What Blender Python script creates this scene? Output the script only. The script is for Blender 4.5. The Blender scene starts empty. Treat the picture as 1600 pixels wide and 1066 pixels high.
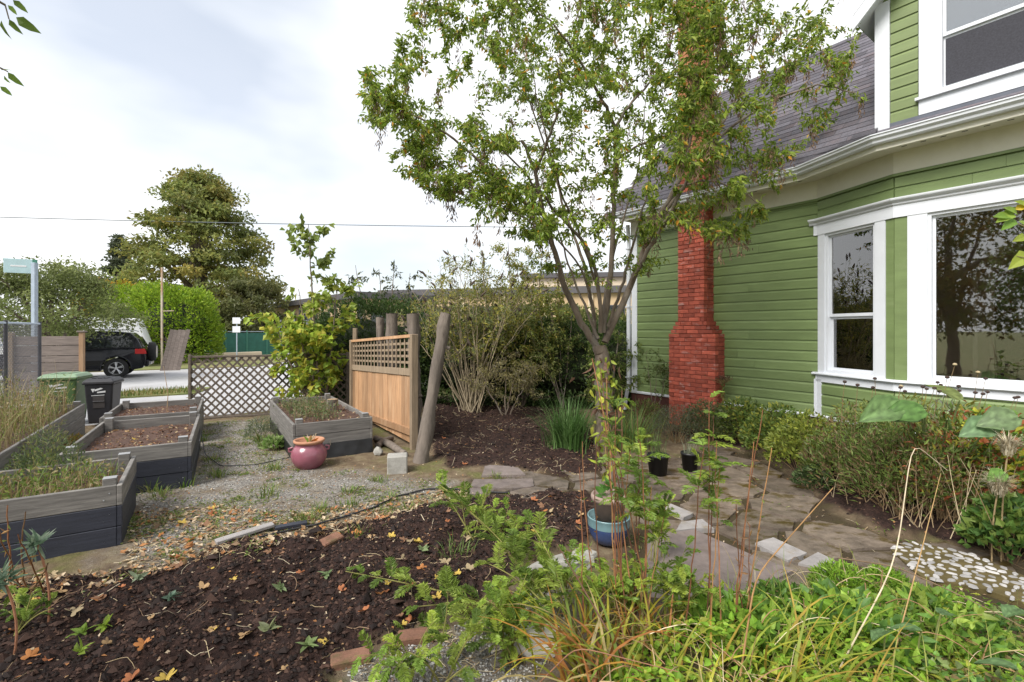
import bpy, bmesh, math, random
import numpy as np
from mathutils import Matrix, Vector

R = math.radians
rng = np.random.default_rng(7)
random.seed(7)
scene = bpy.context.scene
C = bpy.context.collection

# ------------------------------------------------------------------ camera
F_PX, HZ, EYE = 755.6, 515.0, 1.75
cam = bpy.data.cameras.new('camera'); cam_o = bpy.data.objects.new('camera', cam)
C.objects.link(cam_o)
cam.lens = 17.0; cam.sensor_width = 36.0; cam.shift_y = -18.0/1600.0
cam.clip_start = 0.05; cam.clip_end = 2000
cam_o.location = (0, 0, EYE); cam_o.rotation_euler = (R(90), 0, 0)
scene.camera = cam_o

# ------------------------------------------------------------------ sky
SUN_EL, SUN_AZ = 48, 222     # azimuth measured from +Y towards +X
world = bpy.data.worlds.new('World'); scene.world = world
world.use_nodes = True
wn = world.node_tree.nodes; wl = world.node_tree.links
wn.clear()
out = wn.new('ShaderNodeOutputWorld'); bg = wn.new('ShaderNodeBackground')
sky = wn.new('ShaderNodeTexSky'); sky.sky_type = 'NISHITA'; sky.sun_disc = False
sky.sun_elevation = R(SUN_EL); sky.sun_rotation = R(SUN_AZ); sky.dust_density = 2.0
tc = wn.new('ShaderNodeTexCoord')
mp = wn.new('ShaderNodeMapping'); mp.inputs['Scale'].default_value = (1.1, 1.1, 2.6)
mp.inputs['Location'].default_value = (2.1, 1.4, 0.3)
ns = wn.new('ShaderNodeTexNoise'); ns.inputs['Scale'].default_value = 0.9
ns.inputs['Detail'].default_value = 5; ns.inputs['Roughness'].default_value = 0.5
rp = wn.new('ShaderNodeValToRGB')
rp.color_ramp.elements[0].position = 0.34; rp.color_ramp.elements[0].color = (0.5, 0.5, 0.5, 1)
rp.color_ramp.elements[1].position = 0.50; rp.color_ramp.elements[1].color = (1, 1, 1, 1)
mx = wn.new('ShaderNodeMix'); mx.data_type = 'RGBA'
rp2 = wn.new('ShaderNodeValToRGB'); ns2 = wn.new('ShaderNodeTexNoise'); ns2.inputs['Scale'].default_value = 1.6; ns2.inputs['Detail'].default_value = 6
rp2.color_ramp.elements[0].position = 0.33; rp2.color_ramp.elements[0].color = (6.2, 6.4, 6.6, 1)
rp2.color_ramp.elements[1].position = 0.58; rp2.color_ramp.elements[1].color = (6.9, 6.95, 7.05, 1)
wl.new(mp.outputs['Vector'], ns2.inputs['Vector']); wl.new(ns2.outputs['Fac'], rp2.inputs['Fac']); wl.new(rp2.outputs['Color'], mx.inputs['B'])
wl.new(tc.outputs['Generated'], mp.inputs['Vector']); wl.new(mp.outputs['Vector'], ns.inputs['Vector'])
wl.new(ns.outputs['Fac'], rp.inputs['Fac']); wl.new(rp.outputs['Color'], mx.inputs['Factor'])
wl.new(sky.outputs['Color'], mx.inputs['A']); wl.new(mx.outputs['Result'], bg.inputs['Color'])
bg.inputs['Strength'].default_value = 0.10
wl.new(bg.outputs['Background'], out.inputs['Surface'])

# ------------------------------------------------------------------ sun
sl = bpy.data.lights.new('sun', 'SUN'); sl.energy = 2.9; sl.angle = R(28); sl.color = (1.0, 0.96, 0.9)
so = bpy.data.objects.new('sun', sl); C.objects.link(so)
sd = Vector((math.sin(R(SUN_AZ))*math.cos(R(SUN_EL)), math.cos(R(SUN_AZ))*math.cos(R(SUN_EL)), math.sin(R(SUN_EL))))
so.rotation_euler = sd.to_track_quat('Z', 'Y').to_euler(); so.location = sd*30

vs = scene.view_settings
scene.display_settings.display_device = 'sRGB'
vs.view_transform = 'Standard'; vs.look = 'None'; vs.exposure = 0.9; vs.gamma = 1.0; vs.use_curve_mapping = False
scene.cycles.max_bounces = 8; scene.cycles.transparent_max_bounces = 12

# ------------------------------------------------------------------ helpers
def G(px, py):                      # photo pixel on the ground plane -> x, y
    y = EYE*F_PX/(py-HZ)
    return ((px-800)/F_PX*y, y)
def W(px, py, y):                   # photo pixel at depth y -> world point
    return ((px-800)/F_PX*y, y, EYE-(py-HZ)/F_PX*y)
def proj(P):
    P = np.asarray(P); return 800+P[..., 0]/P[..., 1]*F_PX, HZ-(P[..., 2]-EYE)/P[..., 1]*F_PX

def tag(o, label=None, cat=None, group=None, kind=None):
    if label: o['label'] = label
    if cat: o['category'] = cat
    if group: o['group'] = group
    if kind: o['kind'] = kind
    return o
def thing(name, label, cat, loc=(0, 0, 0), rotz=0, group=None):
    o = bpy.data.objects.new(name, None); C.objects.link(o)
    o.location = loc; o.rotation_euler = (0, 0, rotz); o.empty_display_size = 0.1
    return tag(o, label, cat, group)
def norm(a):
    a = np.asarray(a, float); return a/np.maximum(np.linalg.norm(a, axis=-1, keepdims=True), 1e-9)

class MB:
    def __init__(s): s.V = []; s.F = []; s.T = []; s.n = 0; s.tint = False
    def add(s, v, f, t=None):
        v = np.asarray(v, float).reshape(-1, 3)
        for ff in ([f] if isinstance(f, np.ndarray) else [f]):
            if isinstance(ff, np.ndarray): s.F.append(ff+s.n)
            else:
                for q in ff: s.F.append(np.asarray([q])+s.n)
        s.V.append(v)
        if t is None: t = np.ones((len(v), 3))
        else:
            s.tint = True; t = np.broadcast_to(np.asarray(t, float), (len(v), 3))
        s.T.append(t); s.n += len(v)
        return s
    def box(s, c, size, m=None, t=None):
        c = np.asarray(c, float); h = np.asarray(size, float)/2
        v = np.array([[x, y, z] for z in (-1, 1) for y in (-1, 1) for x in (-1, 1)])*h
        if m is not None: v = v@np.asarray(m).T
        f = np.array([[0, 2, 3, 1], [4, 5, 7, 6], [0, 1, 5, 4], [2, 6, 7, 3], [1, 3, 7, 5], [0, 4, 6, 2]])
        return s.add(v+c, f, t)
    def box2(s, lo, hi, t=None):
        lo = np.asarray(lo, float); hi = np.asarray(hi, float)
        return s.box((lo+hi)/2, hi-lo, t=t)
    def bbox(s, lo, hi, b=0.006, t=None):        # box with chamfered edges
        lo = np.asarray(lo, float); hi = np.asarray(hi, float); b = min(b, (hi-lo).min()*0.35)
        v = []
        for z in (0, 1):
            for y in (0, 1):
                for x in (0, 1):
                    p = np.array([hi[0] if x else lo[0], hi[1] if y else lo[1], hi[2] if z else lo[2]])
                    sg = np.array([-1 if x else 1, -1 if y else 1, -1 if z else 1])*b
                    for a in range(3):
                        q = p.copy()
                        for k in range(3):
                            if k != a: q[k] += sg[k]
                        v.append(q)      # vertex that lies on the face normal to axis a
        def i(x, y, z, a): return ((z*2+y)*2+x)*3+a
        f = []
        for q in (0, 1):
            f.append([i(q, 0, 0, 0), i(q, 1, 0, 0), i(q, 1, 1, 0), i(q, 0, 1, 0)][::1 if q else -1])
            f.append([i(0, q, 0, 1), i(0, q, 1, 1), i(1, q, 1, 1), i(1, q, 0, 1)][::1 if q else -1])
            f.append([i(0, 0, q, 2), i(1, 0, q, 2), i(1, 1, q, 2), i(0, 1, q, 2)][::1 if q else -1])
        for p in (0, 1):
            for q in (0, 1):
                f.append([i(0, p, q, 1), i(1, p, q, 1), i(1, p, q, 2), i(0, p, q, 2)])
                f.append([i(p, 0, q, 0), i(p, 1, q, 0), i(p, 1, q, 2), i(p, 0, q, 2)])
                f.append([i(p, q, 0, 0), i(p, q, 1, 0), i(p, q, 1, 1), i(p, q, 0, 1)])
        for x in (0, 1):
            for y in (0, 1):
                for z in (0, 1): f.append([i(x, y, z, 0), i(x, y, z, 1), i(x, y, z, 2)])
        return s.add(v, f, t)
    def hexa(s, v8, t=None):                     # order as box: z, y, x
        return s.add(v8, np.array([[0, 2, 3, 1], [4, 5, 7, 6], [0, 1, 5, 4], [2, 6, 7, 3], [1, 3, 7, 5], [0, 4, 6, 2]]), t)
    def prism(s, poly, z0, z1, t=None, top=1.0):
        p = np.asarray(poly, float); n = len(p); c = p.mean(0)
        a = np.c_[p, np.full(n, z0)]; b = np.c_[c+(p-c)*top, np.full(n, z1)]
        f = [list(range(n))[::-1], list(range(n, 2*n))]+[[i, (i+1) % n, n+(i+1) % n, n+i] for i in range(n)]
        return s.add(np.r_[a, b], f, t)
    def tube(s, path, rad, sides=6, t=None, cap=True):
        p = np.asarray(path, float); n = len(p); r = np.broadcast_to(np.asarray(rad, float), (n,))
        d = norm(np.gradient(p, axis=0)); up = np.array([0, 0, 1.0])
        if abs(d[0] @ up) > 0.9: up = np.array([1.0, 0, 0])
        rings = []
        u = norm(np.cross(d[0], up))
        for k in range(n):
            u = norm(u-d[k]*(u@d[k])); w = np.cross(d[k], u)
            a = np.arange(sides)/sides*2*math.pi
            rings.append(p[k]+r[k]*(np.outer(np.cos(a), u)+np.outer(np.sin(a), w)))
        v = np.concatenate(rings); i = np.arange(sides); j = (i+1) % sides
        f = np.concatenate([np.c_[k*sides+i, k*sides+j, (k+1)*sides+j, (k+1)*sides+i] for k in range(n-1)])
        s.add(v, f, t)
        if cap:
            s.add(v[:sides], [list(range(sides))[::-1]], t); s.add(v[-sides:], [list(range(sides))], t)
        return s
    def lathe(s, prof, c=(0, 0, 0), sides=24, t=None, axis=2):
        pr = np.asarray(prof, float); a = np.arange(sides)/sides*2*math.pi; n = len(pr)
        v = np.concatenate([np.c_[r*np.cos(a), r*np.sin(a), np.full(sides, z)] for r, z in pr])
        if axis == 1: v = np.c_[v[:, 0], v[:, 2], v[:, 1]]
        if axis == 0: v = np.c_[v[:, 2], v[:, 0], v[:, 1]]
        i = np.arange(sides); j = (i+1) % sides
        f = np.concatenate([np.c_[k*sides+i, k*sides+j, (k+1)*sides+j, (k+1)*sides+i] for k in range(n-1)])
        return s.add(v+np.asarray(c), f, t)
    def sweep(s, path, prof, t=None, closed=False):
        # path: list of (pos3, dir2 'outward' vec scaled for mitre); prof: list of (out, z)
        n = len(prof); vs_ = []
        for (p, o) in path:
            for (a, z) in prof: vs_.append((p[0]+o[0]*a, p[1]+o[1]*a, p[2]+z))
        f = []
        for k in range(len(path)-1):
            for i in range(n-1+(1 if closed else 0)):
                j = (i+1) % n
                f.append([k*n+i, k*n+j, (k+1)*n+j, (k+1)*n+i])
        f.append(list(range(n))); f.append([(len(path)-1)*n+i for i in range(n)][::-1])
        return s.add(vs_, f, t)
    # ---- foliage: arrays of leaves
    def leaves(s, P, D, N, L, Wd, col, fold=0.35, droop=0.15, fine=False):
        P = np.asarray(P, float); n = len(P)
        if n == 0: return s
        D = norm(D); N = norm(N-D*np.sum(N*D, 1, keepdims=True)); S = np.cross(D, N)
        L = np.broadcast_to(np.asarray(L, float), (n,))[:, None]; Wd = np.broadcast_to(np.asarray(Wd, float), (n,))[:, None]
        col = np.broadcast_to(np.asarray(col, float), (n, 3))
        if not fine:
            a = P; b = P+D*L*0.42+S*Wd*0.5+N*Wd*fold*0.5; c = P+D*L-N*L*droop; e = P+D*L*0.42-S*Wd*0.5+N*Wd*fold*0.5
            v = np.stack([a, b, c, e], 1).reshape(-1, 3); k = np.arange(n)*4
            f = np.concatenate([np.c_[k, k+2, k+1], np.c_[k, k+3, k+2]])
            return s.add(v, f, np.repeat(col, 4, 0))
        a = P; m1 = P+D*L*0.35+N*L*0.02; m2 = P+D*L*0.72-N*L*droop*0.45; tip = P+D*L-N*L*droop
        l1 = P+D*L*0.26+S*Wd*0.5+N*Wd*fold*0.5; l2 = P+D*L*0.66+S*Wd*0.36+N*Wd*fold*0.36-N*L*droop*0.4
        r1 = P+D*L*0.26-S*Wd*0.5+N*Wd*fold*0.5; r2 = P+D*L*0.66-S*Wd*0.36+N*Wd*fold*0.36-N*L*droop*0.4
        v = np.stack([a, m1, m2, tip, l1, l2, r1, r2], 1).reshape(-1, 3); k = np.arange(n)*8
        f3 = np.concatenate([np.c_[k, k+1, k+4], np.c_[k+2, k+3, k+5], np.c_[k, k+6, k+1], np.c_[k+2, k+7, k+3]])
        f4 = np.concatenate([np.c_[k+4, k+1, k+2, k+5], np.c_[k+1, k+6, k+7, k+2]])
        t8 = np.repeat(col, 8, 0)
        s.add(v, f3, t8); base = s.n-len(v)
        s.F.append(f4+base)
        return s
    def blades(s, P, D, H, Wd, bend, col, segs=4):   # grass blades; D horizontal lean direction
        P = np.asarray(P, float); n = len(P)
        D = norm(np.c_[np.asarray(D)[:, :2], np.zeros(n)]); S = np.c_[-D[:, 1], D[:, 0], np.zeros(n)]
        H = np.broadcast_to(np.asarray(H, float), (n,))[:, None]; Wd = np.broadcast_to(np.asarray(Wd, float), (n,))[:, None]
        bend = np.broadcast_to(np.asarray(bend, float), (n,))[:, None]; col = np.broadcast_to(np.asarray(col, float), (n, 3))
        rows = []; pos = P.copy(); 
        for k in range(segs+1):
            q = k/segs; w = Wd*0.5*(1-q**1.8)+0.0004
            rows += [pos+S*w, pos-S*w]
            a = bend*(q+0.12)
            pos = pos+(D*np.sin(a)+np.array([0, 0, 1.0])*np.cos(a))*H/segs
        v = np.stack(rows, 1).reshape(-1, 3); m = 2*(segs+1); k0 = np.arange(n)*m
        f = np.concatenate([np.c_[k0+2*k, k0+2*k+1, k0+2*k+3, k0+2*k+2] for k in range(segs)])
        return s.add(v, f, np.repeat(col, m, 0))
    def mesh(s, name, smooth=False):
        V = np.concatenate(s.V); me = bpy.data.meshes.new(name)
        me.vertices.add(len(V)); me.vertices.foreach_set('co', V.astype(np.float32).ravel())
        cnt = np.concatenate([np.full(len(f), f.shape[1]) for f in s.F]); idx = np.concatenate([f.ravel() for f in s.F])
        me.loops.add(len(idx)); me.loops.foreach_set('vertex_index', idx.astype(np.int32))
        me.polygons.add(len(cnt)); st = np.r_[0, np.cumsum(cnt)[:-1]]
        me.polygons.foreach_set('loop_start', st.astype(np.int32))
        me.polygons.foreach_set('use_smooth', np.full(len(cnt), bool(smooth)))
        me.update(calc_edges=True); me.validate()
        if s.tint:
            at = me.color_attributes.new('tint', 'FLOAT_COLOR', 'POINT')
            at.data.foreach_set('color', np.c_[np.concatenate(s.T), np.ones(len(V))].astype(np.float32).ravel())
        return me
    def build(s, name, mat, parent=None, smooth=False, loc=None, rot=None):
        return obj(name, s.mesh(name, smooth), mat, parent, loc, rot)

def obj(name, me, mat=None, parent=None, loc=None, rot=None):
    if mat is not None and len(me.materials) == 0: me.materials.append(mat)
    o = bpy.data.objects.new(name, me); C.objects.link(o)
    if parent is not None: o.parent = parent
    if loc is not None: o.location = loc
    if rot is not None: o.rotation_euler = rot
    return o

def vhash(i, j, seed):
    h = (i.astype(np.int64)*374761393+j.astype(np.int64)*668265263+seed*982451653) & 0x7fffffff
    h = (h ^ (h >> 13))*1274126177 & 0x7fffffff
    return ((h ^ (h >> 16)) & 0xffff)/65535.0
def noise2(x, y, seed=0):
    x = np.asarray(x, float); y = np.asarray(y, float)
    i = np.floor(x); j = np.floor(y); u = x-i; v = y-j; u = u*u*(3-2*u); v = v*v*(3-2*v)
    a = vhash(i, j, seed); b = vhash(i+1, j, seed); c = vhash(i, j+1, seed); d = vhash(i+1, j+1, seed)
    return (a*(1-u)+b*u)*(1-v)+(c*(1-u)+d*u)*v
def fbm(x, y, seed=0, o=4):
    r = 0; a = 0.5; t = 0
    for k in range(o):
        r = r+a*noise2(np.asarray(x)*2**k, np.asarray(y)*2**k, seed+k); t += a; a *= 0.5
    return r/t
def sdist(x, y, poly):                # >0 inside
    P = np.asarray(poly, float); x = np.asarray(x, float); y = np.asarray(y, float)
    ins = np.zeros(x.shape, bool); d = np.full(x.shape, 1e9)
    for k in range(len(P)):
        ax, ay = P[k]; bx, by = P[(k+1) % len(P)]
        ex, ey = bx-ax, by-ay
        t = np.clip(((x-ax)*ex+(y-ay)*ey)/(ex*ex+ey*ey+1e-12), 0, 1)
        d = np.minimum(d, np.hypot(x-ax-t*ex, y-ay-t*ey))
        c = ((ay > y) != (by > y)) & (x < (bx-ax)*(y-ay)/(by-ay+1e-12)+ax)
        ins ^= c
    return np.where(ins, d, -d)
def inside_pts(poly, n, r=rng):
    P = np.asarray(poly, float); lo = P.min(0); hi = P.max(0); out_ = np.zeros((0, 2))
    while len(out_) < n:
        q = lo+(hi-lo)*r.random((n*2, 2)); q = q[sdist(q[:, 0], q[:, 1], P) > 0]
        out_ = np.r_[out_, q]
    return out_[:n]
def rdirs(n, r=rng, up=0.0):
    d = r.normal(size=(n, 3)); d[:, 2] += up
    return norm(d)

# ------------------------------------------------------------------ materials
def new_mat(name):
    m = bpy.data.materials.new(name); m.use_nodes = True
    return m, m.node_tree.nodes, m.node_tree.links, m.node_tree.nodes['Principled BSDF']
def mat(name, col, rough=0.6, var=0.15, vs_=6.0, stretch=(1, 1, 1), bump=0.0, bs=60.0, metal=0.0, objvar=0.0,
        col2=None, c2=(0.55, 0.65), c2s=3.0, spec=0.4, stretch2=None):
    m, N, L, B = new_mat(name)
    B.inputs['Roughness'].default_value = rough; B.inputs['Metallic'].default_value = metal
    B.inputs['Specular IOR Level'].default_value = spec
    tc = N.new('ShaderNodeTexCoord'); oi = N.new('ShaderNodeObjectInfo')
    sc_ = N.new('ShaderNodeVectorMath'); sc_.operation = 'SCALE'; sc_.inputs[0].default_value = (17.3, 9.1, 23.7)
    L.new(oi.outputs['Random'], sc_.inputs['Scale'])
    ad = N.new('ShaderNodeVectorMath'); ad.operation = 'ADD'
    L.new(tc.outputs['Object'], ad.inputs[0]); L.new(sc_.outputs['Vector'], ad.inputs[1])
    mp = N.new('ShaderNodeMapping'); mp.inputs['Scale'].default_value = stretch; L.new(ad.outputs['Vector'], mp.inputs['Vector'])
    n1 = N.new('ShaderNodeTexNoise'); n1.inputs['Scale'].default_value = vs_; n1.inputs['Detail'].default_value = 6
    n1.inputs['Roughness'].default_value = 0.62
    L.new(mp.outputs['Vector'], n1.inputs['Vector'])
    r = N.new('ShaderNodeValToRGB'); e = r.color_ramp.elements
    e[0].position = 0.28; e[1].position = 0.72
    e[0].color = tuple(c*(1-var) for c in col)+(1,); e[1].color = tuple(min(c*(1+var), 0.95) for c in col)+(1,)
    L.new(n1.outputs['Fac'], r.inputs['Fac']); cur = r.outputs['Color']
    if col2 is not None:
        mp2 = N.new('ShaderNodeMapping'); mp2.inputs['Scale'].default_value = stretch2 or stretch; L.new(ad.outputs['Vector'], mp2.inputs['Vector'])
        n3 = N.new('ShaderNodeTexNoise'); n3.inputs['Scale'].default_value = c2s; n3.inputs['Detail'].default_value = 7
        n3.inputs['Roughness'].default_value = 0.65
        L.new(mp2.outputs['Vector'], n3.inputs['Vector'])
        r2 = N.new('ShaderNodeValToRGB'); r2.color_ramp.elements[0].position = c2[0]; r2.color_ramp.elements[1].position = c2[1]
        L.new(n3.outputs['Fac'], r2.inputs['Fac'])
        mx = N.new('ShaderNodeMix'); mx.data_type = 'RGBA'; mx.inputs['B'].default_value = tuple(col2)+(1,)
        L.new(r2.outputs['Color'], mx.inputs['Factor']); L.new(cur, mx.inputs['A']); cur = mx.outputs['Result']
    if objvar:
        hs = N.new('ShaderNodeHueSaturation'); mr = N.new('ShaderNodeMapRange')
        mr.inputs['To Min'].default_value = 1-objvar; mr.inputs['To Max'].default_value = 1+objvar
        L.new(oi.outputs['Random'], mr.inputs['Value']); L.new(mr.outputs['Result'], hs.inputs['Value'])
        L.new(cur, hs.inputs['Color']); cur = hs.outputs['Color']
    L.new(cur, B.inputs['Base Color'])
    if bump:
        n2 = N.new('ShaderNodeTexNoise'); n2.inputs['Scale'].default_value = bs; n2.inputs['Detail'].default_value = 6
        L.new(mp.outputs['Vector'], n2.inputs['Vector'])
        b = N.new('ShaderNodeBump'); b.inputs['Strength'].default_value = bump; b.inputs['Distance'].default_value = 0.01
        L.new(n2.outputs['Fac'], b.inputs['Height']); L.new(b.outputs['Normal'], B.inputs['Normal'])
    return m
def foliage_mat(name, trans=0.35, rough=0.5, spec=0.35):
    m, N, L, B = new_mat(name)
    at = N.new('ShaderNodeAttribute'); at.attribute_name = 'tint'
    geo = N.new('ShaderNodeTexCoord'); n1 = N.new('ShaderNodeTexNoise'); n1.inputs['Scale'].default_value = 18; n1.inputs['Detail'].default_value = 4
    L.new(geo.outputs['Object'], n1.inputs['Vector'])
    mr = N.new('ShaderNodeMapRange'); mr.inputs['From Min'].default_value = 0.25; mr.inputs['From Max'].default_value = 0.75
    mr.inputs['To Min'].default_value = 0.72; mr.inputs['To Max'].default_value = 1.28
    L.new(n1.outputs['Fac'], mr.inputs['Value'])
    hs = N.new('ShaderNodeHueSaturation'); L.new(at.outputs['Color'], hs.inputs['Color']); L.new(mr.outputs['Result'], hs.inputs['Value'])
    B.inputs['Roughness'].default_value = rough; B.inputs['Specular IOR Level'].default_value = spec
    L.new(hs.outputs['Color'], B.inputs['Base Color'])
    tr = N.new('ShaderNodeBsdfTranslucent'); L.new(hs.outputs['Color'], tr.inputs['Color'])
    ms = N.new('ShaderNodeMixShader'); ms.inputs['Fac'].default_value = trans
    o = N['Material Output']
    L.new(B.outputs['BSDF'], ms.inputs[1]); L.new(tr.outputs['BSDF'], ms.inputs[2]); L.new(ms.outputs['Shader'], o.inputs['Surface'])
    return m
def glass_mat(name, tint=(0.9, 0.92, 0.92), refl=1.0, ior=1.5):
    m, N, L, B = new_mat(name)
    gl = N.new('ShaderNodeBsdfGlossy'); gl.inputs['Roughness'].default_value = 0.015
    tr = N.new('ShaderNodeBsdfTransparent'); tr.inputs['Color'].default_value = tint+(1,)
    fr = N.new('ShaderNodeFresnel'); fr.inputs['IOR'].default_value = ior
    ml = N.new('ShaderNodeMath'); ml.operation = 'MULTIPLY'; ml.inputs[1].default_value = refl; ml.use_clamp = True
    tcn = N.new('ShaderNodeTexCoord'); nz = N.new('ShaderNodeTexNoise'); nz.inputs['Scale'].default_value = 2.2; nz.inputs['Detail'].default_value = 2
    bp = N.new('ShaderNodeBump'); bp.inputs['Strength'].default_value = 0.012; bp.inputs['Distance'].default_value = 0.05
    L.new(tcn.outputs['Object'], nz.inputs['Vector']); L.new(nz.outputs['Fac'], bp.inputs['Height']); L.new(bp.outputs['Normal'], gl.inputs['Normal'])
    L.new(fr.outputs['Fac'], ml.inputs[0])
    ms = N.new('ShaderNodeMixShader'); L.new(ml.outputs['Value'], ms.inputs['Fac'])
    L.new(tr.outputs['BSDF'], ms.inputs[1]); L.new(gl.outputs['BSDF'], ms.inputs[2]); L.new(ms.outputs['Shader'], N['Material Output'].inputs['Surface'])
    return m

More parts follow.
